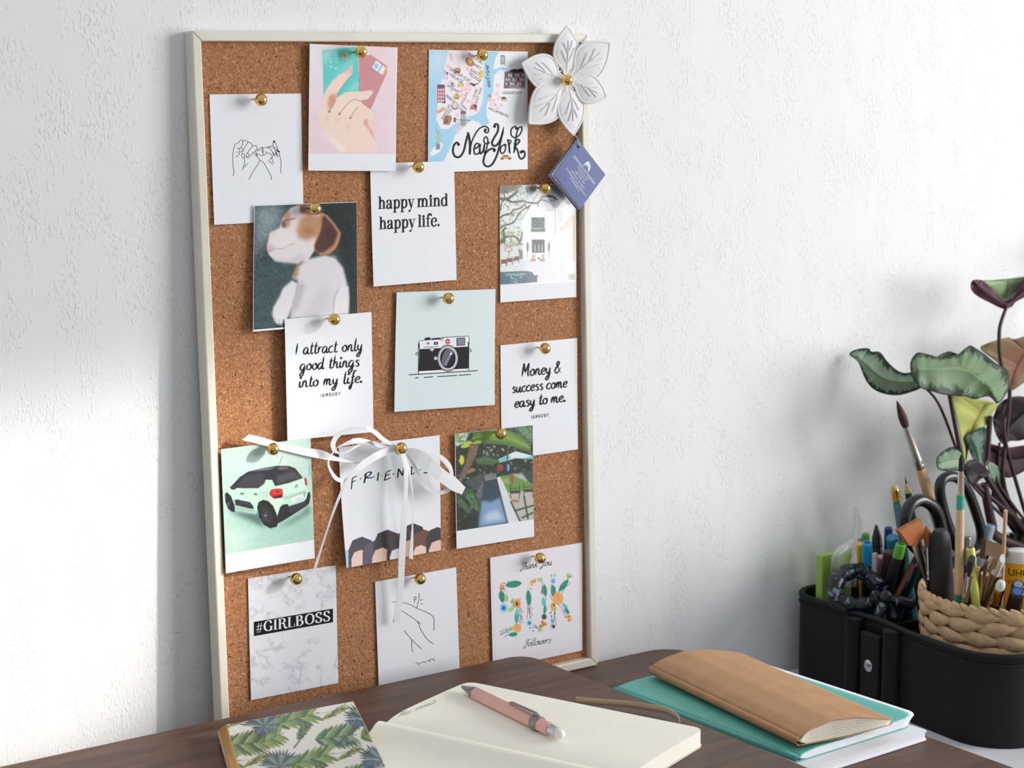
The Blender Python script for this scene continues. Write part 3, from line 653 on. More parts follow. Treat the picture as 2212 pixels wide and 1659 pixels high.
p.poly([(295, 95), (330, 80), (355, 180), (330, 190)], pk); p.poly([(220, 300), (225, 420), (255, 440), (262, 300)], (190, 206, 226))
p.ell((572, 205), 48, 66, (176, 106, 70), .4, 1, -.7); p.ell((580, 200), 26, 40, (228, 180, 110), .5, 1, -.7); p.ell((560, 170), 14, 14, (240, 214, 180))
p.ell((410, 310), 46, 30, (196, 130, 80)); p.poly([(368, 325), (455, 320), (440, 350), (375, 352)], (120, 70, 50)); p.line(p.tr((430, 280), (438, 255)), .8, (60, 50, 50))
p.poly([(700, 315), (745, 315), (742, 410), (692, 412)], (240, 190, 60)); p.poly([(255, 330), (300, 340), (278, 385)], (130, 60, 84)); p.line(p.tr((278, 385), (278, 440)), .9, (120, 110, 120))
p.ell((327, 500), 56, 56, (214, 218, 230)); p.ell((310, 495), 16, 22, (230, 190, 190)); p.ell((345, 490), 14, 22, (120, 80, 80)); p.poly([(272, 515), (382, 515), (374, 528), (280, 528)], (120, 116, 140)); p.line(p.tr((327, 530), (327, 590)), 1, (150, 140, 170))
p.poly([(418, 535), (430, 490), (470, 478), (498, 510), (495, 535)], (226, 200, 90)); p.line(p.tr((418, 535), (430, 490), (470, 478), (498, 510)), 1.2, (90, 140, 90))
p.poly([(568, 478), (600, 480), (640, 490), (692, 478), (690, 490), (655, 500), (640, 525), (612, 522), (600, 505), (580, 505)], (60, 34, 44))
p.poly([(148, 500), (250, 500), (250, 735), (148, 735)], (178, 66, 92)); p.poly([(148, 500), (250, 500), (250, 545), (148, 545)], (62, 66, 100)); p.poly([(225, 640), (250, 640), (258, 745), (220, 745)], (70, 70, 110))
for i in range(3):
    for j in range(4): p.poly([(160+i*30, 555+j*46), (178+i*30, 555+j*46), (178+i*30, 585+j*46), (160+i*30, 585+j*46)], (244, 226, 228))
p.ell((402, 655), 42, 42, (190, 140, 80)); p.ell((402, 640), 38, 24, (222, 184, 124)); p.ell((402, 638), 12, 7, (120, 80, 50))
p.ell((380, 778), 44, 54, (150, 120, 110)); p.ell((380, 770), 34, 40, (226, 206, 204)); p.ell((370, 760), 10, 8, (250, 240, 240))
p.poly([(135, 850), (230, 790), (250, 800), (245, 830), (155, 880)], (206, 150, 96)); p.line(p.tr((150, 860), (240, 802)), 1.6, (240, 200, 170))
p.poly([(225, 960), (250, 905), (330, 900), (340, 945), (320, 1000), (300, 1035), (285, 1000), (250, 1000), (225, 1035)], (168, 120, 60)); p.poly([(240, 975), (290, 945), (280, 1030), (240, 1010)], (70, 46, 34), .5, .8)
p.poly([(455, 845), (520, 850), (522, 1040), (450, 1040)], (168, 148, 146)); p.poly([(470, 890), (485, 890), (485, 950), (470, 950)], wat); p.poly([(498, 890), (510, 890), (510, 950), (498, 950)], wat); p.line(p.tr((360, 955), (585, 968)), 1.3, (90, 80, 96)); p.poly([(362, 930), (395, 930), (395, 990), (362, 990)], (90, 74, 90)); p.poly([(450, 845), (525, 845), (520, 880), (455, 880)], (70, 60, 60), .3, .8)
p.poly([(572, 800), (600, 760), (640, 750), (668, 770), (660, 860), (640, 830), (575, 825)], (206, 96, 120)); p.poly([(628, 755), (668, 765), (660, 815), (630, 800)], (50, 34, 40))
p.poly([(132, 1060), (145, 1110), (170, 1080), (200, 1160), (195, 1260), (130, 1270), (140, 1150)], (170, 196, 178)); p.poly([(130, 1265), (185, 1270), (185, 1340), (130, 1350)], (120, 136, 150)); p.line(p.tr((128, 1050), (140, 1130)), 1, (120, 150, 140))
p.ell((832, 655), 26, 32, (206, 120, 130)); p.poly([(808, 665), (860, 665), (848, 720), (818, 720)], (214, 200, 190)); p.poly([(980, 670), (1020, 655), (1055, 680), (1055, 722), (985, 718)], (214, 190, 160)); p.poly([(980, 668), (1020, 655), (1055, 680), (1050, 688), (985, 690)], (70, 46, 44))
p.ell((905, 765), 34, 26, (224, 224, 236)); p.ell((905, 758), 12, 10, (226, 80, 110))
p.poly([(1028, 330), (1100, 318), (1150, 300), (1200, 318), (1290, 320), (1295, 545), (1015, 552)], (128, 120, 138)); p.poly([(1190, 330), (1290, 325), (1295, 545), (1185, 555)], (168, 130, 150)); p.poly([(1085, 318), (1150, 295), (1200, 300), (1250, 288), (1290, 300), (1290, 345), (1085, 345)], (50, 50, 66)); p.poly([(1028, 330), (1095, 330), (1090, 550), (1015, 552)], (92, 78, 92))
for i in range(8):
    for j in range(3): p.poly([(1042+i*31, 365+j*55), (1057+i*31, 365+j*55), (1057+i*31, 395+j*55), (1042+i*31, 395+j*55)], (232, 226, 226) if (i+j) % 3 else (50, 44, 60))
p.poly([(975, 130), (1000, 118), (1028, 130), (1026, 195), (978, 195)], (170, 186, 200)); p.line(p.tr((980, 240), (1025, 195)), 1.2, (40, 44, 60)); p.line(p.tr((1022, 240), (978, 195)), 1.2, (40, 44, 60)); p.line(p.tr((975, 132), (1000, 118), (1028, 132)), 1.6, (40, 44, 60), smooth=False); p.line(p.tr((976, 130), (978, 240)), 1, (40, 44, 60)); p.line(p.tr((1028, 130), (1026, 240)), 1, (40, 44, 60))
p.poly([(960, 1462), (985, 1450), (1005, 1415), (1070, 1415), (1090, 1442), (1125, 1450), (1128, 1468), (960, 1472)], (232, 170, 60)); p.poly([(1000, 1442), (1012, 1422), (1065, 1422), (1080, 1442)], (90, 90, 110))
for x in (995, 1090): p.ell((x, 1465), 16, 16, (40, 40, 54))
p.dabs(40, (1075, 262, 1120, 310), 1.2, [(232, 236, 244)], .3)
p.apply(S, 'printed_picture', o, M_print, .004, .99, .004, .99)
k = Ink(); zm = Z(6.035, 920, 100)
for P, wd in (([(430, 1290), (405, 1255), (365, 1290), (352, 1370), (380, 1435), (440, 1440), (490, 1370), (520, 1250), (550, 1125)], 5.2), ([(545, 1120), (565, 1200), (575, 1300), (570, 1415)], 6), ([(570, 1410), (590, 1270), (640, 1150), (700, 1070), (770, 1045), (815, 1075), (805, 1125), (765, 1115), (770, 1080)], 3.6),
              ([(625, 1345), (680, 1310), (690, 1275), (655, 1270), (628, 1330), (635, 1400), (680, 1400), (715, 1350)], 4), ([(712, 1270), (700, 1350), (715, 1400), (750, 1350), (765, 1270)], 4.4), ([(765, 1270), (755, 1350), (770, 1390), (800, 1290), (805, 1210), (780, 1180), (755, 1215), (770, 1265), (815, 1265), (830, 1240)], 3.6),
              ([(890, 1045), (905, 1015), (940, 1030), (935, 1110), (890, 1190), (860, 1260), (890, 1300), (940, 1270), (985, 1180), (1015, 1050)], 5.2), ([(1010, 1060), (970, 1250), (925, 1420), (860, 1540), (790, 1565), (750, 1510), (775, 1400), (840, 1340), (890, 1340), (905, 1370)], 5),
              ([(1030, 1285), (990, 1300), (970, 1350), (985, 1395), (1020, 1380), (1040, 1320), (1020, 1280), (1060, 1290)], 3.6), ([(1060, 1220), (1075, 1245), (1085, 1310), (1090, 1390)], 4.5), ([(1075, 1300), (1110, 1235), (1060, 1215)], 3), ([(1090, 1390), (1105, 1390)], 4),
              ([(1185, 1070), (1160, 1045), (1115, 1080), (1110, 1150), (1150, 1190), (1215, 1160), (1250, 1090), (1240, 1050), (1200, 1080), (1170, 1200), (1140, 1390)], 3.6), ([(1170, 1220), (1150, 1390)], 6), ([(1150, 1310), (1220, 1240), (1190, 1215), (1150, 1280)], 4.5), ([(1160, 1300), (1195, 1360), (1215, 1440), (1250, 1468), (1290, 1420), (1275, 1365), (1240, 1380)], 4.5)):
    k.stroke(zm(*P), wd*.84, k=8, taper=.06)
for q in ((425, 1280), (775, 1090), (895, 1045), (890, 1360), (1240, 1380), (1180, 1070), (1255, 1372)): k.disc(zm(q)[0], 3.2)
ink2 = Ink()
for txt, a, b, h in (('EAST', (575, 320), (690, 390), 40), ('VILLAGE', (548, 360), (705, 475), 44), ('GREENW ICH', (300, 305), (545, 465), 44), ('VILLAGE', (298, 375), (470, 485), 40), ('SOHO', (330, 565), (430, 610), 34), ('TRIBECA', (245, 650), (365, 740), 36), ('NOLITA', (480, 755), (560, 600), 32),
                     ('LOWER', (635, 690), (680, 560), 34), ('EAST SIDE', (665, 745), (735, 545), 32), ('CHINA', (440, 760), (520, 835), 32), ('TOWN', (418, 805), (480, 855), 28), ('FINANCIAL', (225, 955), (330, 760), 34), ('DISTRICT', (265, 955), (360, 790), 28), ('GREENPOINT', (1000, 625), (1250, 628), 38), ('WILLIAMSBURG', (808, 820), (1075, 932), 36), ('MURRAY HILL', (545, 110), (735, 240), 34), ('GRAMERCY', (590, 225), (715, 305), 30)):
    A, B = zm(a, b); ink_font(ink2, txt, A, B, h/6.035)
ink2.text('east river', HAND, *zm((840, 540), (815, 240)), 5.2, 1.0, .2, upv=(-5.2, -.4))
k.build(S, 'script_lettering', M_ink, o, .0002); ink2.build(S, 'place_names', mat('grey_ink', (88, 92, 112), .5), o, .00017)

# serif two-line card
S, o = card('quote_card', [(799.5, 353), (981, 348), (986.4, 604.5), (807, 619)], .0034, (0, .0006, .0015, .0012), 'white card printed with two lines of bold serif lettering', 'card')
k = Ink()
k.text('happy mind', SERIF, (816.5, 451.5), (968.5, 444.5), 18.2, 5.2, 0, (.26, PI/2), gap=-.02, spw=.42, cap=False)
k.text('happy life.', SERIF, (818.5, 495.5), (950.5, 488), 18.2, 5.2, 0, (.26, PI/2), gap=-.02, spw=.42, cap=False)
k.build(S, 'serif_lettering', M_ink, o)
# courtyard house photo
S, o = card('photo_print', [(1079.7, 401.6), (1244.5, 395), (1245, 641.6), (1081, 653.4)], .0010, (0, 0, .001, .001),
            'glossy photo of a white gabled house with courtyard and pool, right of the board', 'photo')
p = Paint((1074, 390, 1250, 660), (226, 231, 236), 2); p.tr = Z(6.144, 1075, 390)
p.dabs(260, (1079, 400, 1130, 545), 3.2, [(136, 152, 90), (170, 188, 120), (96, 112, 76), (200, 212, 180)], .6)
p.dabs(160, (1079, 396, 1200, 450), 2.6, [(120, 130, 106), (90, 96, 86), (160, 168, 150)], .55)
p.poly([(30, 60), (330, 60), (250, 130), (110, 170), (32, 180)], (92, 84, 80), 1, .85); p.poly([(640, 55), (1010, 45), (1035, 300), (985, 370), (880, 270), (760, 160)], (104, 106, 104), 2, .8); p.poly([(410, 80), (560, 60), (500, 150), (430, 140)], (120, 116, 108), 1, .8)
p.dabs(90, (1180, 398, 1244, 445), 2.2, [(70, 74, 70), (140, 140, 136), (100, 104, 96)], .6, p.tr((640, 55), (1010, 45), (1035, 300), (985, 370), (880, 270), (760, 160)))
p.poly([(335, 520), (560, 130), (700, 390), (770, 400), (790, 1050), (335, 1050)], (238, 240, 244)); p.poly([(700, 390), (1040, 300), (1040, 1050), (780, 1050)], (240, 238, 240)); p.line(p.tr((310, 520), (440, 330), (560, 120)), 1.2, (96, 92, 96), smooth=False); p.line(p.tr((560, 130), (665, 375)), 1, (140, 140, 144)); p.line(p.tr((655, 392), (760, 396), (775, 640), (755, 720)), 1.2, (126, 126, 134), smooth=False)
p.poly([(810, 640), (1000, 440), (1030, 470), (950, 620), (830, 690)], (226, 206, 196)); p.poly([(800, 400), (865, 400), (862, 540), (800, 560)], (214, 218, 226)); p.poly([(1000, 460), (1025, 470), (1028, 1240), (1005, 1230)], (206, 176, 170)); p.poly([(820, 770), (945, 760), (945, 990), (820, 990)], (226, 226, 230)); p.poly([(950, 560), (1000, 540), (1000, 1110), (930, 1100), (950, 760)], (232, 226, 220))
for pts, wd in (([(32, 240), (120, 245), (210, 190), (270, 130)], 6), ([(120, 245), (190, 285), (340, 275), (400, 290), (520, 300), (575, 250), (600, 215), (720, 210), (790, 260)], 4.2), ([(32, 500), (80, 460), (160, 445), (220, 390), (300, 370), (370, 300)], 3.6), ([(32, 640), (80, 600), (170, 575), (230, 540), (290, 430), (430, 330)], 3.4), ([(32, 830), (90, 760), (70, 680), (110, 620)], 6), ([(90, 840), (100, 760), (210, 740), (270, 780), (300, 850)], 4), ([(250, 860), (300, 800), (330, 690)], 3.4), ([(40, 400), (50, 300), (100, 250)], 3), ([(580, 260), (690, 290), (750, 370)], 1.8), ([(90, 230), (90, 130), (140, 180)], 2.4), ([(530, 300), (535, 345)], 1.8), ([(360, 320), (390, 370), (430, 340)], 2.6)):
    p.line(p.tr(*pts), wd, (52, 42, 42), .3, 1, True, .3)
p.dabs(110, (1079, 500, 1130, 535), 2.4, [(150, 166, 90), (96, 110, 70), (180, 196, 120)], .7)
for x0, y0, x1, y1 in ((448, 490, 625, 630), (455, 785, 625, 960)):
    p.poly([(x0, y0), (x1, y0), (x1, y1), (x0, y1)], (36, 48, 62)); p.line(p.tr((x0, y0), (x1, y0)), .8, (170, 130, 130))
p.dabs(50, (1149, 472, 1176, 491), 1.2, [(150, 176, 190), (110, 140, 156), (200, 214, 220)], .8)
for x in (495, 545, 590): p.line(p.tr((x, 850), (x, 950)), 2.2, (196, 204, 200), .3)
for x in (480, 540, 600): p.line(p.tr((x, 495), (x, 628)), .8, (60, 74, 90))
p.poly([(440, 640), (635, 635), (632, 680), (442, 685)], (84, 92, 84)); p.dabs(24, (1147, 492, 1178, 497), 1.3, [(110, 140, 90), (60, 84, 56)], .8)
for x in (398, 682): p.ell((x, 880), 15, 65, (96, 116, 108), .3); p.line(p.tr((x, 930), (x, 1030)), 1.2, (120, 120, 116))
p.poly([(32, 855), (335, 870), (335, 1040), (32, 1040)], (222, 222, 222), .3, .9); p.dabs(60, (1089, 525, 1108, 545), 1.6, [(150, 116, 96), (120, 80, 66), (180, 140, 116)], .8); p.line(p.tr((150, 930), (150, 1010)), 1.2, (120, 90, 80)); p.poly([(275, 900), (330, 930), (335, 1045), (290, 1040)], (130, 120, 120), .4)
p.poly([(32, 1050), (800, 1050), (1040, 1080), (1040, 1330), (32, 1370)], (224, 226, 230)); p.noise(8, 9, 5); p.dabs(40, (1080, 565, 1240, 600), 4, [(208, 210, 216), (236, 238, 242)], .6, None, .3, .5)
for x, y in ((85, 1090), (165, 1070), (250, 1050)): p.poly([(x-45, y-40), (x+35, y-45), (x+38, y+10), (x-40, y+15)], (110, 66, 54)); p.line(p.tr((x-38, y), (x-40, y+60)), 1, (90, 52, 44)); p.line(p.tr((x+30, y), (x+30, y+50)), 1, (90, 52, 44))
p.poly([(90, 1020), (235, 1005), (235, 1025), (95, 1040)], (206, 196, 190))
for x in (475, 598): p.poly([(x-10, 985), (x+25, 980), (x+22, 1030), (x-20, 1030)], (186, 160, 140)); p.poly([(x-40, 1040), (x+35, 1035), (x+25, 1075), (x-40, 1075)], (190, 130, 104))
p.poly([(530, 1020), (560, 1020), (560, 1045), (530, 1045)], (90, 80, 96))
p.poly([(32, 1215), (380, 1200), (460, 1215), (485, 1255), (530, 1255), (525, 1350), (32, 1382)], (70, 88, 104)); p.poly([(32, 1230), (380, 1222), (460, 1250), (490, 1320), (490, 1345), (32, 1378)], (54, 96, 112)); p.poly([(100, 1235), (370, 1225), (380, 1250), (110, 1265)], (136, 160, 170), .5); p.dabs(50, (1103, 592, 1130, 612), 1.8, [(214, 236, 240), (120, 176, 190)], .7); p.poly([(930, 1250), (1030, 1230), (1030, 1320), (960, 1320)], (150, 170, 130), 1, .8)
p.apply(S, 'printed_picture', o, M_gloss, 0, 1, 0, .865)
# beagle puppy photo
S, o = card('photo_print', [(549.8, 444), (771, 435.8), (773, 697), (546.7, 716.6)], .0036, (.0003, 0, .0005, .0036),
            'photo of a brown and white beagle puppy with closed eyes', 'photo')
p = Paint((544, 432, 776, 720), (52, 66, 68), 2); p.tr = Z(4.424, 520, 420)
p.poly([(130, 100), (420, 90), (400, 300), (260, 420), (130, 640), (120, 200)], (148, 166, 172), 12, .9); p.poly([(120, 640), (500, 640), (520, 800), (300, 1300), (118, 1310)], (70, 92, 96), 6, .8); p.poly([(740, 80), (1115, 70), (1118, 1140), (1020, 1140), (960, 560)], (20, 32, 30), 8, .95)
p.noise(24, 6, 1); p.dabs(150, (730, 440, 772, 600), 2.6, [(40, 70, 58), (60, 98, 82), (14, 24, 22), (20, 32, 30)], .5, None, .5, .4); p.dabs(170, (548, 580, 625, 712), 2.6, [(86, 116, 116), (40, 62, 62), (120, 146, 150), (26, 44, 50)], .5, None, .35, .4); p.dabs(80, (550, 445, 600, 570), 3, [(170, 188, 196), (130, 152, 160), (190, 204, 212)], .4, None, .4, .5)
fur = (232, 228, 234)
p.poly([(520, 640), (560, 800), (640, 700), (620, 600)], (150, 110, 90), 3)
p.poly([(550, 690), (640, 620), (800, 580), (900, 600), (980, 700), (1010, 820), (1030, 900), (1035, 1000), (1028, 1150), (880, 1160), (470, 1190), (480, 1120), (540, 900), (545, 820), (495, 800)], fur, 2.2)
p.poly([(540, 900), (560, 830), (620, 860), (560, 1060), (480, 1180), (470, 1190), (500, 1060)], (196, 184, 194), 4, .8); p.poly([(760, 900), (840, 860), (850, 1150), (560, 1180)], (216, 210, 222), 8, .8); p.poly([(880, 1160), (900, 960), (960, 880), (930, 1000)], (170, 154, 166), 3, .8)
p.poly([(490, 820), (545, 850), (530, 940), (490, 1080), (450, 1180), (390, 1250), (330, 1230), (300, 1150), (310, 1080), (370, 980), (400, 900)], (238, 234, 240), 1.6); p.poly([(490, 800), (540, 800), (560, 700), (530, 680)], (186, 142, 112), 3)
p.poly([(900, 960), (960, 880), (1030, 880), (1036, 1000), (1030, 1140), (880, 1146)], (240, 236, 242), 1.5); p.line(p.tr((330, 1190), (340, 1235)), .8, (150, 130, 140)); p.line(p.tr((365, 1195), (375, 1245)), .8, (150, 130, 140)); p.line(p.tr((885, 1140), (895, 1010), (930, 920)), 1.2, (176, 160, 168), .5)
p.poly([(400, 230), (480, 130), (560, 100), (700, 110), (780, 220), (760, 380), (740, 480), (640, 640), (540, 660), (420, 650), (330, 640), (270, 580), (250, 500), (280, 370), (370, 320)], (238, 230, 232), 1.2)
p.poly([(395, 260), (430, 180), (480, 150), (490, 230), (470, 310), (410, 320)], (196, 152, 124), 2.5); p.poly([(540, 230), (640, 190), (770, 200), (760, 300), (730, 400), (640, 440), (560, 420), (530, 340)], (196, 146, 112), 4); p.poly([(600, 320), (680, 320), (700, 370), (620, 380)], (160, 110, 84), 4, .6); p.poly([(470, 130), (590, 110), (580, 220), (540, 330), (480, 330)], (240, 226, 226), 5, .8)
p.poly([(560, 100), (700, 90), (770, 170), (660, 200), (570, 180)], (120, 80, 66), 2, .9); p.line(p.tr((395, 275), (430, 250), (520, 230)), 1.6, (96, 70, 70), .8); p.ell((410, 290), 20, 30, (92, 66, 62), 1.5, .8)
p.poly([(280, 390), (300, 350), (350, 360), (360, 430), (300, 470)], (236, 214, 214), 3, .8); p.poly([(250, 480), (300, 470), (340, 500), (300, 545), (262, 560)], (220, 180, 184), 2, .9); p.line(p.tr((270, 545), (330, 520), (400, 520), (450, 490), (515, 470)), 1.1, (140, 104, 112), .4); p.line(p.tr((300, 590), (370, 640), (470, 640)), 1.5, (206, 190, 196), 1)
p.poly([(740, 250), (770, 170), (830, 200), (900, 280), (960, 370), (940, 460), (900, 530), (840, 575), (760, 582), (715, 545), (700, 490), (720, 420)], (196, 142, 104), .6); p.poly([(772, 230), (800, 200), (880, 290), (930, 370), (890, 480), (800, 550), (740, 560), (705, 520), (715, 470), (770, 340)], (88, 54, 46), 1.6); p.poly([(800, 330), (880, 330), (900, 420), (830, 480)], (64, 38, 36), 5, .7); p.line(p.tr((770, 180), (775, 260), (745, 360), (705, 470)), 1.6, (206, 160, 120), .5)
p.line(p.tr((560, 655), (600, 630)), 1.4, (90, 80, 84), .5); p.poly([(860, 560), (920, 600), (900, 610)], (190, 150, 120), 1.5)
body = p.tr((550, 690), (640, 620), (800, 580), (900, 600), (980, 700), (1010, 820), (1030, 900), (1035, 1000), (1028, 1140), (880, 1150), (480, 1180), (545, 820))
p.dabs(260, (620, 555, 755, 690), 2.2, [(246, 242, 248), (206, 198, 210), (226, 220, 228)], .3, body, .3, .4); p.dabs(90, (640, 470, 700, 520), 1.6, [(216, 170, 134), (166, 116, 86), (190, 140, 104)], .4, p.tr((540, 230), (640, 190), (770, 200), (760, 300), (730, 400), (640, 440), (560, 420)), .3, .3)
p.dabs(70, (680, 465, 735, 550), 1.8, [(116, 74, 62), (58, 34, 32), (96, 60, 50)], .4, p.tr((772, 230), (800, 200), (880, 290), (930, 370), (890, 480), (800, 550), (740, 560), (705, 520), (770, 340)), .3, .4); p.poly([(270, 420), (330, 360), (480, 380), (520, 460), (420, 520), (290, 520)], (246, 238, 240), 5, .6); p.poly([(330, 620), (470, 640), (560, 560), (620, 600), (540, 660), (400, 660)], (206, 196, 204), 4, .6)
p.noise(6, 3, 9)
p.apply(S, 'printed_picture', o, M_gloss, .004, .998, .004, .985)
# script quote card with three lines
S, o = card('quote_card', [(614.9, 689.3), (802.5, 674), (807, 933), (621, 952)], .0070, (.0003, 0, .0008, .0003), 'white card with three lines of brush script reading about attracting good things', 'card')
k = Ink(); nb = (.42, PI/2-.3)
k.text('I attract only', HAND, (637, 766.5), (783, 757), 14.2, 3.5, .10, nb, taper=.12, spw=.72)
k.text('good things', HAND, (647, 800.5), (776, 791), 13.6, 3.5, .10, nb, taper=.12, spw=.72)
k.text('into my life.', HAND, (644, 837), (782, 826), 13.6, 3.5, .10, nb, taper=.12, spw=.72)
k.text('IAMRUBY', LINE, (692, 857.5), (735, 853.5), 6.8, 1.0, gap=.45)
k.build(S, 'script_lettering', M_ink, o)
# camera illustration
S, o = card('art_print', [(857, 631.5), (1070.5, 624.5), (1068.8, 874.6), (852, 889.8)], .0024, (.0005, .0005, .003, .0028), 'pale blue card with a drawing of a black and silver camera', 'card', M_blue_paper)
z = Z(4.424, 590, 640); k = Ink(); wh = Ink(); gr = Ink(); rd = Ink(); bk2 = Ink()
wh.fill(z((1390, 440), (1395, 425), (1870, 382), (1870, 690), (1865, 710), (1388, 740)))
k.fill(z((1395, 505), (1868, 480), (1866, 690), (1390, 716)))
for P, wd in (([(1388, 742), (1390, 440), (1400, 425), (1600, 405), (1620, 392), (1865, 380), (1872, 390), (1868, 712)], 1.1), ([(1300, 750), (1952, 710)], 1.7), ([(1440, 486), (1580, 480)], 1.2)): k.stroke(z(*P), wd, smooth=False)
for a, b in (((1360, 780), (1388, 778)), ((1443, 775), (1528, 769)), ((1572, 768), (1754, 756)), ((1774, 755), (1886, 747))): k.stroke(z(a, b), 1.7)
k.fill(z((1448, 402), (1462, 394), (1500, 393), (1508, 415), (1450, 418))); k.fill(z((1515, 402), (1590, 394), (1596, 412), (1515, 418))); k.fill(z((1535, 436), (1573, 434), (1573, 462), (1535, 464)))
k.fill(z((1752, 398), (1833, 394), (1833, 468), (1752, 473))); gr.fill(z((1760, 405), (1826, 401), (1826, 461), (1760, 466))); k.fill(z((1772, 417), (1815, 414), (1815, 450), (1772, 454))); gr.fill(z((1780, 424), (1808, 422), (1808, 444), (1780, 447)))
k.fill(z((1392, 450), (1400, 450), (1400, 500), (1392, 500))); k.fill(z((1860, 435), (1868, 435), (1868, 478), (1860, 480)))
for c, r in (((1376, 548), 2.6), ((1880, 518), 3.0), ((1610, 408), 2.8)):
    t = np.linspace(0, 2*PI, 17)[:-1]; q = z(c)[0]; k.stroke([(q[0]+r*math.cos(a), q[1]+r*math.sin(a)) for a in t], 1.1, False, closed=True, cap=False)
k.build(S, 'camera_body', M_ink, o, .0002)
wh.disc(z((1553, 448))[0], 1.3); 
for c, r in (((1516, 505), 4.6), ((1552, 592), 4.0)):
    wh.disc(z(c)[0], r)
q = z((1668, 592))[0]; wh.disc(q, 21.5, 27)
wh2 = Ink(); bk2.disc(q, 20.2, 25.6); wh2.disc(q, 19.2, 24.4); bk3 = Ink(); bk3.disc(q, 17.2, 22.2)
rd.disc(z((1668, 432))[0], 5.3, 6)
ml = Ink(); ml.text('M', LINE, *z((1467, 462), (1492, 460)), 4.6, .9); ml.build(S, 'camera_letter', M_ink, o, .00022)
M_ins = mat('print_white', (236, 238, 246), .45); M_gri = mat('lens_grey', (120, 124, 146), .45)
wh.build(S, 'silver_trim', M_ins, o, .00016)
ob = Ink(); ob.disc(q, 23.6, 29.2); ob.build(S, 'lens_ring', M_ink, o, .00022)
trim = Ink(); trim.disc(z((1553, 448))[0], 1.3)
for c, r in (((1516, 505), 4.4), ((1552, 592), 3.8)): trim.disc(z(c)[0], r)
trim.disc(q, 21.5, 27); trim.build(S, 'lens_ring', M_ins, o, .00024)
bk2.disc(z((1516, 505))[0], 3.4); bk2.disc(z((1552, 592))[0], 2.9); bk2.build(S, 'lens_ring', M_ink, o, .00028); gr.build(S, 'viewfinder', M_gri, o, .00026)
wh2.disc(z((1516, 505))[0], 2.4); wh2.disc(z((1552, 592))[0], 2.0); wh2.build(S, 'lens_ring', M_ins, o, .00032)
bk3.build(S, 'lens', M_ink, o, .00036); gl = Ink(); gl.fill(catmull(z((1610, 600), (1640, 520), (1690, 500), (1720, 540), (1660, 610), (1640, 660), (1612, 650)), 5, True)); gl.build(S, 'lens_glint', mat('lens_dark_grey', (78, 80, 98), .45), o, .0004)
g2 = Ink(); g2.fill(z((1700, 520), (1716, 532), (1650, 668), (1632, 655))); g2.disc(z((1696, 549))[0], 2.6); g2.build(S, 'lens_glint', M_gri, o, .00044); g3 = Ink(); g3.disc(z((1696, 549))[0], 2.3); g3.build(S, 'lens_glint', M_ins, o, .00048)
rd.build(S, 'red_dot', mat('print_red', (206, 44, 62), .45), o, .0003); rl = Ink(); rl.stroke(z((1652, 440), (1660, 425), (1664, 438), (1670, 430), (1674, 438), (1686, 428)), .7); rl.build(S, 'dot_lettering', M_ins, o, .00034)
# second script card
S, o = card('quote_card', [(1081, 746), (1247, 730), (1248.4, 970.6), (1084, 994)], .0010, (0, 0, .0015, 0), 'white card with brush script lettering starting with Money, at the right of the board', 'card')
k = Ink()
k.text('Money &', HAND, (1126, 813.5), (1211, 805), 14, 3.9, .08, nb, taper=.1)
k.text('success come', HAND, (1105, 849), (1225, 836), 12.8, 3.8, .08, nb, taper=.1)
k.text('easy to me.', HAND, (1111, 881), (1221, 867), 12.8, 3.8, .08, nb, taper=.1)
k.text('IAMRUBY', LINE, (1147, 904), (1185, 899.5), 6.2, 1.1, gap=.4)
k.build(S, 'script_lettering', M_ink, o)
# garden pool photo
S, o = card('photo_print', [(982.6, 937.5), (1151, 918), (1153.8, 1159), (986.5, 1185.8)], .0030, (.0006, .0004, .001, .002), 'photo of a garden pool under banana leaves with a parasol', 'photo')
p = Paint((978, 912, 1158, 1190), (30, 42, 34), 2); p.tr = Z(3.318, 960, 700)
p.noise(30, 5, 2); p.dabs(420, (984, 925, 1152, 1060), 3.4, [(48, 84, 44), (20, 32, 26), (80, 122, 58), (14, 20, 20), (110, 142, 80), (190, 200, 200)], .7, None, .45)
p.poly([(75, 790), (180, 772), (150, 850), (90, 880), (76, 860)], (206, 214, 214), 1); p.dabs(16, (984, 935, 1010, 965), 6, [(90, 140, 60), (120, 160, 70)], .8, None, .5)
p.poly([(480, 740), (634, 724), (636, 860), (560, 800)], (130, 166, 130), 2, .8); p.dabs(60, (1105, 920, 1152, 960), 4, [(70, 110, 70), (130, 166, 110), (40, 70, 56)], .7, None, .3); p.dabs(70, (1036, 955, 1110, 985), 3, [(214, 214, 212), (60, 50, 46), (40, 52, 42)], .7)
p.poly([(190, 830), (215, 780), (330, 752), (420, 748), (540, 790), (620, 870), (618, 915), (560, 900), (470, 870), (330, 860), (260, 845)], (88, 130, 56), .4); p.poly([(215, 800), (330, 765), (460, 775), (600, 860), (610, 890), (460, 840), (330, 830)], (130, 166, 76), 1.5, .8); p.line(p.tr((200, 820), (330, 800), (460, 820), (615, 890)), 1.2, (170, 190, 110)); p.line(p.tr((290, 860), (400, 855), (480, 880), (560, 905), (615, 912)), 1.2, (110, 76, 46))
for q in ((150, 875), (170, 855), (235, 850)): p.ell(q, 34, 13, (180, 206, 50), .3, 1, -.2)
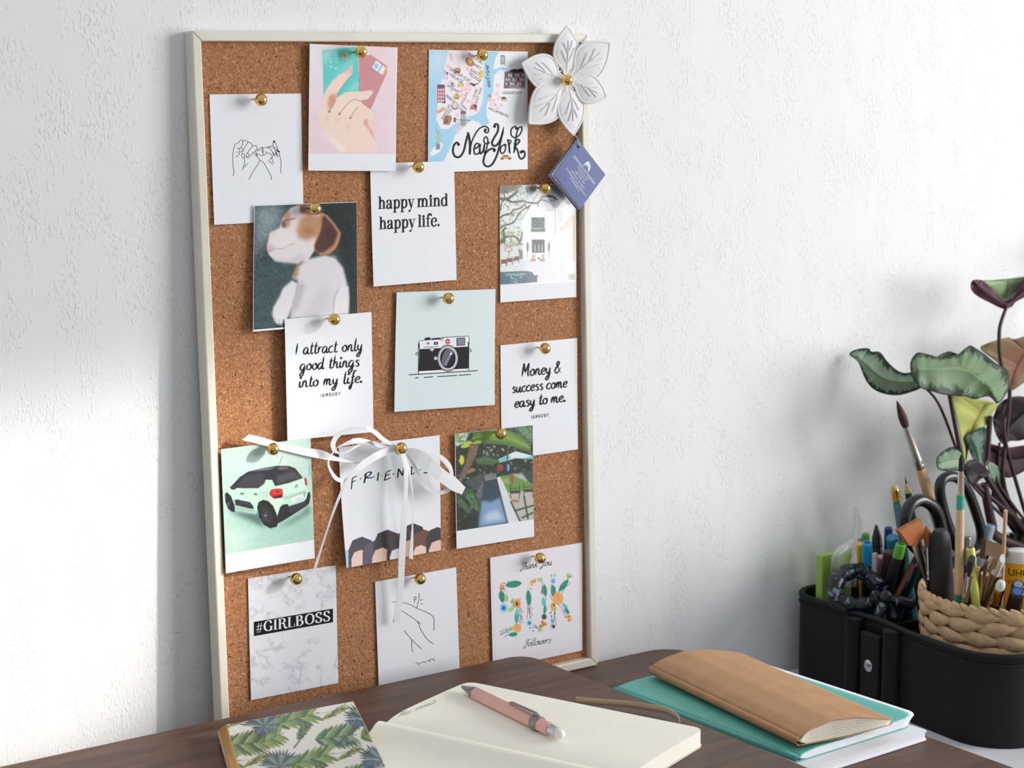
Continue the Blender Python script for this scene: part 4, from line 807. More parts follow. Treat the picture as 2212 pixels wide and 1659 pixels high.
p.poly([(185, 860), (250, 855), (230, 940), (170, 1060), (140, 1110), (105, 1100), (150, 1000)], (120, 96, 76), .5); p.dabs(50, (990, 965, 1032, 1035), 3, [(150, 124, 100), (80, 62, 52), (176, 150, 124)], .6, p.tr((185, 860), (250, 855), (230, 940), (170, 1060), (140, 1110), (105, 1100), (150, 1000)), .25); p.ell((125, 975), 18, 36, (222, 206, 60), .5); p.poly([(160, 1060), (200, 1030), (228, 1045), (170, 1075)], (150, 116, 84))
p.poly([(220, 970), (300, 940), (405, 990), (330, 1010), (240, 1005)], (66, 104, 60), .6); p.line(p.tr((225, 985), (300, 970), (400, 990)), 1, (110, 146, 90))
p.poly([(385, 970), (510, 912), (636, 945), (636, 968), (510, 962), (400, 992)], (226, 238, 240)); p.poly([(385, 975), (460, 935), (480, 962), (400, 992)], (110, 206, 206), .5); p.poly([(560, 965), (636, 945), (636, 968)], (90, 190, 196), .5); p.line(p.tr((510, 960), (510, 1230)), 1.2, (50, 44, 50)); p.line(p.tr((455, 880), (450, 990)), 3, (96, 78, 74))
p.ell((400, 1030), 26, 26, (150, 60, 64), .8); p.ell((458, 1030), 10, 28, (120, 166, 206), .4)
p.poly([(390, 1090), (470, 1080), (560, 1090), (640, 1140), (640, 1420), (515, 1420), (460, 1300), (410, 1180)], (110, 150, 70), .6); p.poly([(470, 1075), (560, 1070), (640, 1110), (640, 1150)], (196, 196, 194), 1, .9); p.poly([(390, 1120), (450, 1100), (480, 1140), (415, 1150)], (140, 176, 84), 1)
p.poly([(375, 1100), (400, 1095), (560, 1420), (460, 1432)], (222, 226, 230)); p.poly([(450, 1210), (640, 1190), (640, 1420), (545, 1420)], (190, 188, 180), .5)
for P in ([(500, 1340), (640, 1300)], [(545, 1420), (475, 1270)], [(555, 1390), (640, 1350)], [(600, 1400), (570, 1230)]): p.line(p.tr(*P), 3.4, (64, 74, 50), .4)
for x, y in ((510, 1200), (605, 1190)):
    p.line(p.tr((x-36, y-50), (x-34, y+55)), 1.4, (62, 48, 44)); p.line(p.tr((x+30, y-50), (x+28, y+55)), 1.4, (62, 48, 44)); p.poly([(x-36, y-5), (x+32, y-8), (x+36, y+12), (x-32, y+16)], (76, 58, 52)); p.line(p.tr((x-36, y-20), (x+30, y-24)), 1.2, (62, 48, 44))
p.ell((485, 1110), 12, 40, (160, 80, 84), .6); p.ell((510, 1268), 28, 12, (176, 130, 110)); p.poly([(560, 1070), (640, 1040), (640, 1150), (600, 1130)], (60, 70, 66), 1)
p.poly([(290, 1120), (370, 1110), (460, 1432), (240, 1470), (250, 1290)], (46, 66, 84)); p.poly([(262, 1270), (400, 1240), (450, 1425), (245, 1458)], (130, 160, 200), 2.5); p.poly([(300, 1360), (380, 1330), (430, 1400), (290, 1420)], (206, 220, 238), 4, .8); p.poly([(290, 1180), (380, 1170), (400, 1240), (330, 1280), (280, 1260)], (40, 70, 84), 2, .8)
p.poly([(285, 1080), (370, 1070), (372, 1110), (290, 1125)], (130, 130, 134)); p.line(p.tr((300, 1090), (370, 1082)), 1, (70, 70, 76)); p.poly([(140, 1130), (290, 1060), (280, 1150), (240, 1200)], (80, 88, 86), 1, .8); p.poly([(240, 1190), (285, 1120), (270, 1240), (150, 1380)], (120, 122, 124), .8, .8)
p.poly([(80, 1180), (200, 1180), (260, 1280), (260, 1340), (200, 1300)], (52, 86, 52), .6); p.poly([(130, 1210), (200, 1215), (255, 1330), (230, 1345)], (80, 120, 70), .8); p.poly([(84, 1220), (140, 1260), (200, 1360), (150, 1340), (90, 1280)], (70, 110, 66), .6); p.dabs(60, (986, 1060, 1035, 1140), 3.4, [(40, 56, 48), (70, 80, 76), (140, 140, 142), (30, 40, 40)], .7, None, .4)
p.apply(S, 'printed_picture', o, M_print, .006, .998, .002, .844)
# pale green car photo
S, o = card('photo_print', [(477.4, 970.5), (671, 946), (679.9, 1205.6), (488.2, 1238.6)], .0090, (0, 0, .0006, .0006), 'photo of a mint green car with a black roof on a mint background', 'photo')
p = Paint((472, 940, 684, 1242), (186, 216, 206), 2); p.tr = Z(4.607, 460, 900)
p.poly([(80, 320), (970, 210), (975, 520), (90, 560)], (200, 220, 216), 20, .9); p.poly([(120, 1000), (1000, 900), (1005, 1225), (125, 1360)], (164, 206, 192), 14, .9); p.poly([(120, 1100), (400, 1150), (300, 1340), (125, 1360)], (214, 232, 226), 16, .8); p.noise(7, 10, 4)
p.poly([(150, 930), (480, 960), (520, 1100), (640, 1110), (900, 960), (960, 860), (960, 960), (760, 1070), (600, 1120), (480, 1090), (200, 960)], (70, 92, 90), 5, .85)
bd = (190, 224, 206)
p.poly([(125, 750), (170, 705), (270, 600), (380, 540), (560, 500), (700, 495), (800, 510), (890, 600), (935, 620), (940, 700), (960, 760), (955, 830), (900, 870), (740, 880), (680, 900), (640, 990), (560, 860), (490, 840), (440, 900), (430, 970), (210, 930), (200, 850)], bd)
p.poly([(215, 860), (420, 920), (430, 970), (210, 935)], (150, 190, 176), 2); p.poly([(600, 720), (700, 820), (660, 900), (640, 990), (570, 860)], (206, 234, 218), 2); p.poly([(610, 690), (900, 615), (940, 650), (935, 740), (760, 800), (690, 790)], (202, 232, 216), 1); p.poly([(690, 800), (930, 730), (938, 760), (720, 830)], (166, 204, 186), 1)
p.poly([(170, 705), (270, 600), (350, 548), (500, 512), (640, 490), (760, 492), (820, 515), (895, 610), (760, 660), (620, 692), (590, 630), (525, 628), (515, 665), (450, 712), (240, 710), (210, 730), (180, 722)], (40, 40, 48)); p.poly([(240, 690), (330, 585), (500, 555), (520, 640), (450, 705), (300, 710)], (60, 58, 66), 1.5); p.poly([(630, 590), (800, 540), (885, 605), (640, 675)], (74, 72, 80), 2); p.poly([(350, 548), (500, 512), (640, 500), (560, 530)], (130, 140, 144), .8, .8); p.poly([(640, 505), (760, 500), (740, 525), (660, 530)], (120, 124, 130), 1, .8); p.poly([(720, 535), (780, 520), (790, 530), (730, 548)], (110, 30, 44), .6)
p.line(p.tr((525, 630), (500, 680), (460, 800), (470, 830)), .7, (140, 170, 160)); p.line(p.tr((320, 715), (315, 830)), .6, (140, 170, 160)); p.poly([(495, 750), (545, 745), (545, 815), (495, 820)], (178, 212, 196), 0); p.line(p.tr((495, 750), (545, 745), (545, 815), (497, 820), (495, 750)), .5, (130, 160, 150), smooth=False)
for x, y in ((290, 768), (425, 772)): p.ell((x, y), 18, 12, (110, 130, 126), .4); p.line(p.tr((x-20, y-4), (x+20, y+4)), .8, (60, 70, 70))
p.poly([(215, 828), (240, 825), (370, 852), (400, 890), (405, 918), (370, 915), (225, 880)], (40, 44, 50)); p.line(p.tr((225, 845), (380, 875)), .8, (80, 86, 90))
p.poly([(562, 760), (580, 725), (640, 715), (690, 720), (697, 770), (690, 805), (610, 815), (570, 790)], (200, 36, 40)); p.poly([(600, 740), (680, 735), (680, 765), (605, 770)], (236, 70, 60), .6); p.poly([(620, 742), (665, 740), (665, 756), (622, 760)], (120, 20, 26)); p.poly([(590, 800), (690, 775), (690, 805), (610, 815)], (60, 20, 24), .5); p.poly([(908, 612), (930, 612), (942, 680), (922, 690)], (200, 40, 50)); 
p.line(p.tr((820, 695), (832, 680), (845, 690)), 1.1, (40, 44, 50), smooth=False); p.line(p.tr((818, 710), (832, 693), (848, 703)), 1.1, (40, 44, 50), smooth=False); p.line(p.tr((832, 680), (832, 672)), .8, (40, 44, 50))
p.poly([(780, 810), (900, 765), (908, 800), (790, 860)], (226, 230, 236)); p.line(p.tr((820, 828), (876, 805)), 1.4, (160, 168, 180), .4); p.poly([(900, 755), (915, 755), (912, 800), (905, 802)], (120, 150, 140))
p.poly([(640, 990), (670, 900), (690, 880), (745, 868), (755, 895), (900, 850), (930, 820), (945, 760), (962, 745), (972, 790), (960, 860), (930, 890), (760, 1000), (660, 1060), (620, 1060)], (34, 34, 42)); p.poly([(750, 900), (930, 840), (925, 880), (760, 960)], (54, 54, 62), 1)
p.poly([(120, 770), (140, 752), (180, 790), (215, 880), (220, 945), (190, 950), (150, 915), (125, 850)], (30, 30, 36)); p.poly([(440, 900), (455, 850), (500, 828), (550, 840), (600, 890), (630, 960), (650, 1040), (640, 1095), (570, 1112), (510, 1080), (460, 1000)], (28, 28, 34)); p.poly([(470, 900), (520, 880), (570, 920), (600, 1000), (590, 1080), (530, 1060), (480, 980)], (44, 44, 50), 1.5)
for q in range(6):
    a = q*PI/3; p.line(p.tr((525, 985), (525+38*math.cos(a), 985+62*math.sin(a))), 1.4, (84, 80, 88), .4)
p.ell((522, 985), 8, 10, (150, 146, 156), .3); p.ell((155, 870), 10, 22, (90, 86, 92), .6); p.poly([(165, 700), (215, 690), (230, 715), (205, 730)], (60, 50, 70)); p.line(p.tr((645, 515), (697, 382)), .6, (60, 64, 70))
p.apply(S, 'printed_picture', o, M_print, 0, 1, 0, .846)
# card with spaced felt-pen capitals
S, o = card('art_print', [(731.6, 966.6), (949.9, 940), (952.6, 1188.5), (748.8, 1227)], .0020, (.0015, .0005, .0012, .0085), 'white card with spaced hand-drawn capitals under the white ribbon bow', 'card')
p = Paint((726, 936, 956, 1232), (238, 240, 246), 2); p.tr = Z(3.605, 660, 900)
for x, y, r_, c in ((350, 1120, 90, (176, 206, 236)), (440, 1040, 105, (62, 58, 70)), (430, 1110, 72, (240, 204, 194)), (540, 1060, 95, (84, 74, 100)), (640, 990, 110, (52, 42, 48)), (600, 1100, 80, (236, 198, 186)), (740, 1010, 105, (60, 46, 54)),
                    (720, 1090, 64, (238, 236, 244)), (840, 930, 100, (48, 38, 44)), (830, 1040, 86, (206, 160, 148)), (930, 990, 110, (106, 66, 54)), (900, 1060, 60, (240, 206, 190)), (1030, 950, 90, (52, 42, 48)), (1040, 1040, 80, (232, 196, 186))):
    p.poly([(x-r_, 1260), (x-r_, y), (x-r_*.7, y-r_*.72), (x, y-r_), (x+r_*.7, y-r_*.72), (x+r_, y), (x+r_, 1260)], c, 0)
p.apply(S, 'printed_picture', o, M_print, .0, 1, .62, 1)
k = Ink()
zb = Z(3.605, 660, 900)
for ch, a, b, h in (('F', (350, 555), (395, 535), 70), ('R', (450, 505), (520, 480), 56), ('I', (552, 500), (575, 490), 56), ('E', (610, 500), (662, 478), 60), ('N', (708, 475), (772, 455), 66), ('D', (815, 452), (865, 440), 58), ('S', (920, 442), (965, 432), 52)):
    A, B = zb(a, b); k.text(ch, FELT, A, B, h/3.605, 2.1)
k.build(S, 'hand_drawn_capitals', M_ink, o)
for col, cs in (((206, 70, 90), ((428, 482), (685, 447))), ((90, 176, 226), ((532, 467), (893, 414))), ((232, 204, 110), ((589, 458), (791, 430)))):
    for c in cs: k = Ink(); k.disc(zb(c)[0], 2); k.build(S, 'coloured_dot', mat('dot_%d' % col[0], col, .5), o)
# marble card with black banner
S, o = card('quote_card', [(535.7, 1249.8), (725.2, 1221), (730.8, 1475.5), (542.3, 1512.6)], .0010, (0, .0005, .0008, .0008), 'marble patterned card with white capitals on a black strip', 'card')
p = Paint((530, 1216, 736, 1518), (236, 237, 243), 2)
a = np.abs(p.noise(1, 60, 11, 1)+.6*p.noise(1, 28, 12, 1)+.35*p.noise(1, 12, 13, 1)+.2*p.noise(1, 5, 14, 1)); b = p.noise(1, 70, 15, 1)+.4*p.noise(1, 26, 17, 1)
v = np.clip(1-a/.07, 0, 1)*np.clip(b*3+.55, 0, 1); c_ = np.clip(1-a/.3, 0, 1)*np.clip(b*2.5+.4, 0, 1)
p.c -= (v*20)[..., None]*np.array([1.1, 1.05, .8])+(c_*16)[..., None]*np.array([1, .95, .7]); p.apply(S, 'printed_picture', o, M_print, 0, 1, 0, 1, step=1.3)
z = Z(4.254, 500, 1200); k = Ink(); k.fill(z((205, 610), (931, 487), (933, 612), (206, 741))); k.build(S, 'black_strip', M_ink, o, .00016)
k = Ink(); k.text('#GIRLBOSS', CAPS, *z((217, 710), (912, 597)), 21.8, 4.0, 0, (.2, PI/2), upv=(-.2, -21.8), cap=False); k.build(S, 'white_capitals', M_ins, o, .00024)
# line drawing of clasped arms
S, o = card('art_print', [(810.3, 1256.9), (985.4, 1225.4), (993.6, 1465), (819, 1500)], .0012, (.0005, .0005, .001, .001), 'white card with a black line drawing of two crossing arms, behind the ribbon tail', 'card')
k = Ink()
for P in ([(1480, 425), (1570, 432), (1640, 450), (1705, 485), (1800, 525), (1845, 555), (1862, 590), (1860, 685)], [(1725, 345), (1722, 400), (1702, 482)], [(1540, 490), (1565, 508), (1640, 555), (1700, 600), (1738, 628)], [(1712, 602), (1740, 680), (1800, 770), (1856, 812)], [(1588, 690), (1660, 775), (1745, 856)], [(1658, 775), (1657, 830), (1663, 885)],
          [(1683, 430), (1680, 385), (1695, 378), (1697, 395), (1684, 408)], [(1735, 410), (1757, 404)], [(1738, 440), (1758, 445)], [(1693, 988), (1710, 985), (1718, 1000), (1760, 975), (1780, 980), (1810, 962), (1826, 972), (1828, 952), (1855, 952), (1858, 965), (1872, 962)], [(1500, 560), (1486, 610)]): k.stroke(z(*P), .95)
k.build(S, 'line_drawing', M_ink, o)
# floral numeral card
S, o = card('art_print', [(1058.9, 1204.6), (1257.8, 1172), (1257.8, 1405), (1065, 1446)], .0012, (.0008, 0, .0006, .0012), 'lilac white card with the characters 50K painted in flowers', 'card', M_pinkish)
p = Paint((1054, 1166, 1262, 1450), (236, 233, 241), 2.4); p.tr = Z(7.2136, 1050, 1190); tl = (20, 142, 118); tl2 = (60, 178, 164); og = (240, 164, 66); bl = (90, 184, 240)
def leaf(x0, y0, x1, y1, wd, c, n=14):
    d = np.array([x1-x0, y1-y0]); q = np.array([-d[1], d[0]])/np.hypot(*d)*wd/2
    p.poly([tuple(np.array([x0, y0])+d*t+q*math.sin(PI*t)**.6) for t in np.linspace(0, 1, 8)]+[tuple(np.array([x0, y0])+d*t-q*math.sin(PI*t)**.6) for t in np.linspace(1, 0, 8)], c, .3)
    P_ = p.tr((x0-40, y0-40), (x1+40, y1+40)); A = p.tr(*[tuple(np.array([x0, y0])+d*t+q*math.sin(PI*t)**.6) for t in np.linspace(0, 1, 8)]+[tuple(np.array([x0, y0])+d*t-q*math.sin(PI*t)**.6) for t in np.linspace(1, 0, 8)])
    xs = [a[0] for a in A]; ys = [a[1] for a in A]; p.dabs(n*2, (min(xs), min(ys), max(xs), max(ys)), .9, [tuple(np.array(c)*.6), tuple(np.minimum(np.array(c)*1.0+60, 240))], .6, A)
def rose(x, y, rx, ry):
    p.ell((x, y), rx, ry, og, .3); p.ell((x, y), rx*.75, ry*.75, (246, 188, 110), .4); p.ell((x+4, y), rx*.45, ry*.5, (238, 160, 110), .5); P_ = p.tr((x-rx, y-ry), (x+rx, y+ry)); p.dabs(26, (P_[0][0], P_[0][1], P_[1][0], P_[1][1]), .9, [(250, 214, 160), (224, 130, 50)], .5, p.tr(*[(x+rx*.8*math.cos(t), y+ry*.8*math.sin(t)) for t in np.linspace(0, 6.2, 12)]))
def blue(x, y, r): p.ell((x, y), r, r*1.15, (186, 224, 246), 1, .9); p.ell((x, y), r*.65, r*.75, bl, 1); p.ell((x, y), r*.3, r*.34, (24, 60, 110), .5)
def berries(x0, y0, x1, y1, n):
    a, b = p.tr((x0, y0), (x1, y1)); 
    for i in range(n):
        t = random.random(); p.ell((x0+(x1-x0)*t+random.uniform(-28, 28), y0+(y1-y0)*t+random.uniform(-22, 22)), 15, 17, random.choice([(236, 150, 70), (244, 190, 120), (206, 110, 50), (240, 206, 150)]), .2)
def twig(*P, c=(84, 58, 66), wd=1.0): p.line(p.tr(*P), wd, c)
def sprig(x, y, ang, r=60, c=(140, 180, 80)):
    for q in np.linspace(-.7, .7, 9): p.line(p.tr((x, y), (x+r*math.cos(ang+q), y+r*math.sin(ang+q))), .8, random.choice([c, (176, 206, 110), (110, 150, 70)]))
berries(260, 500, 250, 610, 16); p.ell((315, 530), 26, 40, (190, 226, 244), 1); leaf(300, 540, 560, 500, 105, tl, 26); twig((330, 495), (365, 465)); leaf(230, 615, 265, 810, 95, (30, 140, 116)); leaf(310, 670, 320, 800, 60, (170, 206, 120)); p.ell((300, 620), 20, 40, (170, 214, 240), 1.5, .8); sprig(380, 800, -.3, 80); sprig(400, 850, .1, 60); leaf(340, 940, 440, 880, 70, (176, 210, 130)); blue(275, 890, 72)
p.ell((495, 820), 46, 76, og, .4); p.dabs(14, (1110, 1292, 1124, 1312), 2.4, [(244, 186, 80), (232, 140, 50)], .7); p.ell((480, 825), 18, 36, (80, 40, 70), .4); leaf(490, 900, 470, 1140, 70, tl2); leaf(480, 890, 500, 1010, 60, (110, 206, 200)); 
for P in ([(520, 890), (545, 1000), (520, 1110)], [(530, 880), (585, 975)], [(510, 980), (580, 1125)], [(545, 1000), (580, 1065)], [(520, 1080), (545, 1145)]): twig(*P)
rose(485, 1200, 62, 72); p.ell((320, 1235), 26, 28, bl, .6, .9); p.ell((270, 1235), 20, 22, (180, 210, 160), .6); leaf(340, 1235, 430, 1200, 60, (166, 206, 120)); leaf(350, 1310, 495, 1295, 66, tl); twig((210, 1255), (290, 1275), (360, 1260)); twig((245, 1310), (300, 1270)); twig((290, 1345), (350, 1300)); p.ell((235, 1300), 17, 18, (236, 140, 80))
berries(690, 520, 760, 440, 20); leaf(785, 450, 890, 450, 70, (176, 212, 130)); twig((640, 600), (690, 540), c=(170, 160, 170), wd=.7); p.ell((698, 595), 15, 18, (236, 150, 90)); leaf(655, 605, 675, 860, 80, tl, 26)
for P in ([(645, 800), (650, 940), (637, 1070)], [(670, 860), (690, 1050)], [(650, 880), (700, 1060)], [(660, 850), (730, 1020)], [(690, 860), (725, 915)], [(880, 480), (875, 560), (855, 680)], [(875, 540), (910, 680), (942, 765)]): twig(*P)
leaf(905, 515, 935, 710, 60, tl); leaf(880, 560, 890, 690, 34, (110, 130, 136)); leaf(885, 720, 910, 870, 66, (90, 200, 196)); leaf(925, 840, 910, 990, 50, (30, 160, 140)); p.ell((905, 1028), 38, 44, (88, 66, 72), .3); p.dabs(6, (1172, 1328, 1178, 1338), 1, [(110, 86, 92)], .6)
for q in ((880, 1110), (920, 1140), (885, 1155)): p.ell(q, 26, 26, (236, 116, 50), .3)
sprig(830, 1200, 1.2, 66); sprig(830, 1200, -.9, 60); blue(675, 1125, 48)
for P in ([(680, 1208), (740, 1190), (810, 1215)], [(735, 1150), (800, 1210)], [(760, 1150), (810, 1200)]): twig(*P)
for q, r in (((682, 1210), 9), ((732, 1247), 12)): p.ell(q, r, r, (70, 56, 66))
p.ell((1020, 387), 16, 20, (232, 140, 90)); p.ell((1070, 382), 20, 34, (150, 208, 246), .5); p.ell((1045, 470), 34, 40, bl, .6); p.ell((1012, 530), 14, 20, (190, 214, 150), .5); leaf(1035, 525, 1060, 700, 80, (40, 150, 136)); leaf(1020, 590, 1040, 720, 40, (90, 140, 140)); twig((990, 690), (1040, 780)); twig((1065, 560), (1040, 700))
leaf(1130, 640, 1285, 440, 78, tl, 24); sprig(1270, 430, -1.1, 90); twig((1190, 670), (1220, 590), (1325, 485)); rose(1120, 740, 82, 98); p.ell((1040, 860), 36, 56, og, .4); p.ell((1060, 845), 14, 18, (90, 40, 70), .3); leaf(1060, 980, 1080, 860, 50, (176, 206, 120))
leaf(1185, 810, 1270, 910, 50, (90, 200, 190)); leaf(1230, 890, 1295, 985, 50, (20, 140, 130)); twig((1135, 840), (1210, 930), (1280, 1010)); twig((1200, 920), (1240, 1055)); berries(1275, 1010, 1330, 1100, 22)
for P in ([(1070, 960), (1060, 1060), (1020, 1150), (1008, 1210)], [(1070, 1000), (1090, 1160)], [(1060, 1050), (1050, 1140)], [(1030, 910), (1010, 970)]): twig(*P)
for q, r in (((1006, 968), 11), ((1020, 1018), 12), ((1072, 980), 12)): p.ell(q, r, r*1.2, (44, 26, 40))
p.ell((1025, 1085), 24, 34, bl, .5, .9); p.ell((1052, 1178), 26, 30, (84, 50, 70), .2)
p.apply(S, 'printed_picture', o, M_matte, .03, .97, .17, .93, step=.8)
z7 = Z(7.2136, 1050, 1190); k = Ink()
k.text('Thank', HAND, *z7((530, 305), (800, 245)), 7.6, 1.1, .28); k.build(S, 'script_lettering', M_ink, o); k = Ink(); k.text('You', HAND, *z7((830, 250), (1020, 218)), 7.6, 1.1, .28); k.text('Followers', HAND, *z7((590, 1500), (1005, 1425)), 7.6, 1.1, .28, spw=.4)
k.build(S, 'script_lettering', M_ink, o)
# ------------------------------------------------------------------ lace flower ornament
M_lace = mat('white_organza', (236, 236, 240), .7, var=.03, vscale=500, bump=.4, bscale=1500); M_cord = mat('white_cord', (244, 243, 242), .65, bump=.5, bscale=2500)
M_gold = mat('polished_brass', (236, 200, 122), .14, 1.0, var=.04, vscale=90)
FC = on_b(1225.5, 173, .019)
t = thing('lace_flower', FC, 'white embroidered six-petal lace flower pinned on the top right corner of the board', 'ornament')
for tip, nt_, base in (((1226.6, 58), .021, (1223, 163)), ((1318.5, 93), .027, (1234, 167)), ((1311, 209), .026, (1235, 177)), ((1240.5, 291), .022, (1227, 184)), ((1145, 266), .020, (1217, 181)), ((1130, 137.5), .019, (1215, 171))):
    P0 = on_b(*base, .0185); P1 = on_b(*tip, nt_); ax = P1-P0; L_ = np.linalg.norm(ax); ax /= L_
    sd_ = np.cross(BN, ax); sd_ /= np.linalg.norm(sd_); nn = np.cross(ax, sd_); nn = nn if nn @ BN > 0 else -nn
    Wd = L_*.33; prof = [(0, .10), (.06, .20), (.14, .30), (.22, .62), (.34, .92), (.45, 1.0), (.6, .92), (.75, .68), (.88, .36), (.96, .12), (1.0, 0)]
    half = catmull(prof, 5); rows = len(half); m_ = 8; V = []; F = []
    for tt, ww in half:
        for j in range(m_+1):
            q = (j/m_)*2-1; V.append(P0+ax*L_*tt+sd_*Wd*ww*q+nn*(.0022*(1-q*q)*math.sin(PI*tt)-.0015*tt*tt))
    for i in range(rows-1):
        for j in range(m_): F.append((i*(m_+1)+j, i*(m_+1)+j+1, (i+1)*(m_+1)+j+1, (i+1)*(m_+1)+j))
    pet = mesh_obj('petal', V, F, M_lace, t, True, solid=.0005)
    edge = [V[i*(m_+1)] for i in range(rows)]+[V[i*(m_+1)+m_] for i in range(rows-2, -1, -1)]
    MB().tube(edge, .00125, 8, True).obj('border_cord', M_cord, pet)
    sp = lambda a, b: P0+ax*L_*a+sd_*Wd*b+nn*(.0028*math.sin(PI*a)-.0013*a*a)
    MB().tube([sp(a, .04*math.sin(a*5)) for a in np.linspace(.02, .72, 12)], .0005, 6).obj('vein', M_cord, pet)
    for a0, a1, b1 in ((.2, .52, .5), (.26, .58, -.48), (.42, .68, .36), (.46, .72, -.34)):
        MB().tube(catmull([sp(a0, 0), sp((a0+a1)/2, b1*.55), sp(a1, b1)], 4), .00038, 6).obj('vein', M_cord, pet)
mb = MB()
for i in range(6):   # small worked bars across the eyelets between the petals
    a = math.radians(8+60*i); c = FC+BX*math.cos(a)*.0125+BU*math.sin(a)*.0125
    q = [c+(BX*math.cos(b)*.0016+BU*math.sin(b)*.0026)+BN*-.0005 for b in np.linspace(0, 2*PI, 14, endpoint=False)]
    MB().tube(q, .0006, 6, True).obj('eyelet_ring', M_cord, t)
mb.ball(FC-BN*.0008, .0062, sc=(1, .35, 1)).obj('centre_disc', M_lace, t)

# ------------------------------------------------------------------ blue swing tag
TG = [on_b(1249, 302, .021), on_b(1308, 377.5, .023), on_b(1253.5, 451.5, .026), on_b(1196.5, 377, .023)]
M_blue = mat('blue_card', (50, 72, 146), .42, var=.14, vscale=40); M_page = mat('page_white', (228, 224, 214), .6)
t = thing('swing_tag', TG[0], 'blue diamond-shaped booklet tag with white lettering hanging below the lace flower', 'tag')
S = quad_surf(TG); sheet(S, 'front_cover', M_blue, t, 4, 4, .0004)
for kx, (dx, nn) in enumerate(((.0006, -.0009), (.001, -.0016), (.0022, -.0024))):
    q = [P+BN*nn-BX*dx*(1+i % 2)-BU*.0002*kx for i, P in enumerate(TG)]; S2 = quad_surf(q); sheet(S2, 'back_cover' if kx == 2 else 'page', M_blue if kx == 2 else M_page, t, 2, 2, .0003)
k = Ink(); zt = Z(9.7615, 1190, 290)
def tagline(txt, a, b, cap):
    A, B = zt(a, b); A = np.array(A); B = np.array(B); ink_font(k, txt, A, B, cap/9.76)
tagline('BORDADO DA MADEIRA', (468, 480), (905, 1070), 50); tagline('CERTIFICADO POR', (548, 680), (765, 975), 30); tagline('CERTIFIED BY', (545, 765), (710, 990), 30); tagline('CERTIFIE PAR', (497, 790), (695, 1060), 30)
tagline('INSTITUTO DO VINHO', (418, 780), (690, 1165), 32); tagline('DO BORDADO E DO ARTESANATO', (312, 730), (725, 1320), 32); tagline('DA MADEIRA, I.P.', (390, 925), (590, 1215), 32)
k.build(S, 'lettering', mat('tag_white', (232, 236, 246), .5), t)
k = Ink()
for P in ([(690, 655), (770, 580)], [(720, 640), (800, 590)], [(745, 655), (812, 605)], [(765, 678), (825, 640)], [(785, 700), (828, 660), (822, 700), (785, 785)], [(800, 690), (790, 780)]): k.stroke(zt(*P), 2.3, smooth=False)
k.build(S, 'emblem', mat('tag_white', (232, 236, 246), .5), t, .0002)
H = S.from_px(np.array([(1190+582/9.7615, 290+262/9.7615)]), .0002)[0]
MB().lathe([(0, .0014), (1, .0014)], H, H+S.n*.0002, 14).obj('punched_hole', mat('hole_shadow', (40, 34, 40), .8), t)
MB().tube(catmull([on_b(1241, 290, .0235), on_b(1246, 297, .0235), on_b(1251, 306, .0232), H+S.n*.0006], 5), .0003, 6).obj('thread', M_cord, t)

# ------------------------------------------------------------------ white ribbon bow
M_rib = mat('white_satin', (240, 240, 245), .36, sheen=.3, spec=.5, var=.02)
def ribbon(A, B, n, N=70, tr=None):
    tr = tr or zb; A = catmull(tr(*A), 8); B = catmull(tr(*B), 8)
    def res(P):
        d = np.r_[0, np.cumsum(np.linalg.norm(np.diff(P, axis=0), axis=1))]; q = np.linspace(0, d[-1], N); return np.stack([np.interp(q, d, P[:, 0]), np.interp(q, d, P[:, 1])], 1)
    A = res(A); B = res(B); nA = np.interp(np.linspace(0, 1, N), np.linspace(0, 1, len(n)), [x[0] if isinstance(x, tuple) else x for x in n]); nB = np.interp(np.linspace(0, 1, N), np.linspace(0, 1, len(n)), [x[1] if isinstance(x, tuple) else x for x in n])
    V = []; F = []
    for a, b, x, y in zip(A, B, nA, nB):
        p_, q_ = on_b(*a, x), on_b(*b, y); V += [p_, p_*.5+q_*.5+BN*.0001, q_]
    for i in range(N-1):
        for j in (0, 1): F.append((3*i+j, 3*i+j+1, 3*i+j+4, 3*i+j+3))
    return V, F
KN = on_b(867, 970, .019)
t = thing('ribbon_bow', KN, 'white satin ribbon tied in a loose bow, hanging over the lower prints', 'ribbon')
def rib(name, A, B, n, **k): V, F = ribbon(A, B, n, **k); o_ = mesh_obj(name, V, F, M_rib, t, True, solid=.0003); s_ = o_.modifiers.new('crisp_edges', 'EDGE_SPLIT'); s_.split_angle = math.radians(50); return o_
zc = Z(4.607, 460, 900)
rib('tail', [(740-3*0, 228)]+[(600, 250), (500, 290), (440, 352), (350, 345), (230, 308), (130, 262), (0, 243), (-150, 215), (-260, 185), (-342, 160), (-441, 137)],
    [(700, 262), (610, 268), (520, 305), (440, 360), (350, 360), (230, 345), (130, 330), (0, 305), (-150, 270), (-290, 235), (-400, 205), (-494, 183)],
    [.021, .022, .021, .020, .020, .0195, .0186, .0180, .0177, .0176, .0178, .018])
rib('tail', [(690, 222), (560, 270), (440, 345), (350, 440), (280, 560), (215, 720), (150, 920), (62, 1180)], [(705, 265), (600, 312), (500, 372), (400, 445), (330, 515), (268, 640), (208, 790), (160, 930), (80, 1190)],
    [.0225, .025, .026, .0245, .022, .019, .016, .0125])
rib('loop', [(700, 216), (620, 168), (535, 98), (440, 73), (320, 85), (232, 140), (195, 210), (212, 270), (262, 291), (332, 276), (402, 238), (450, 215), (560, 225), (690, 235)],
    [(695, 240), (600, 196), (515, 126), (425, 101), (332, 112), (262, 160), (232, 215), (246, 262), (275, 284), (335, 262), (395, 222), (440, 200), (550, 205), (690, 225)],
    [.021, .025, .030, .032, .031, .029, .027, .0255, .0245, .0235, .023, .0225, .022, .020], N=110)
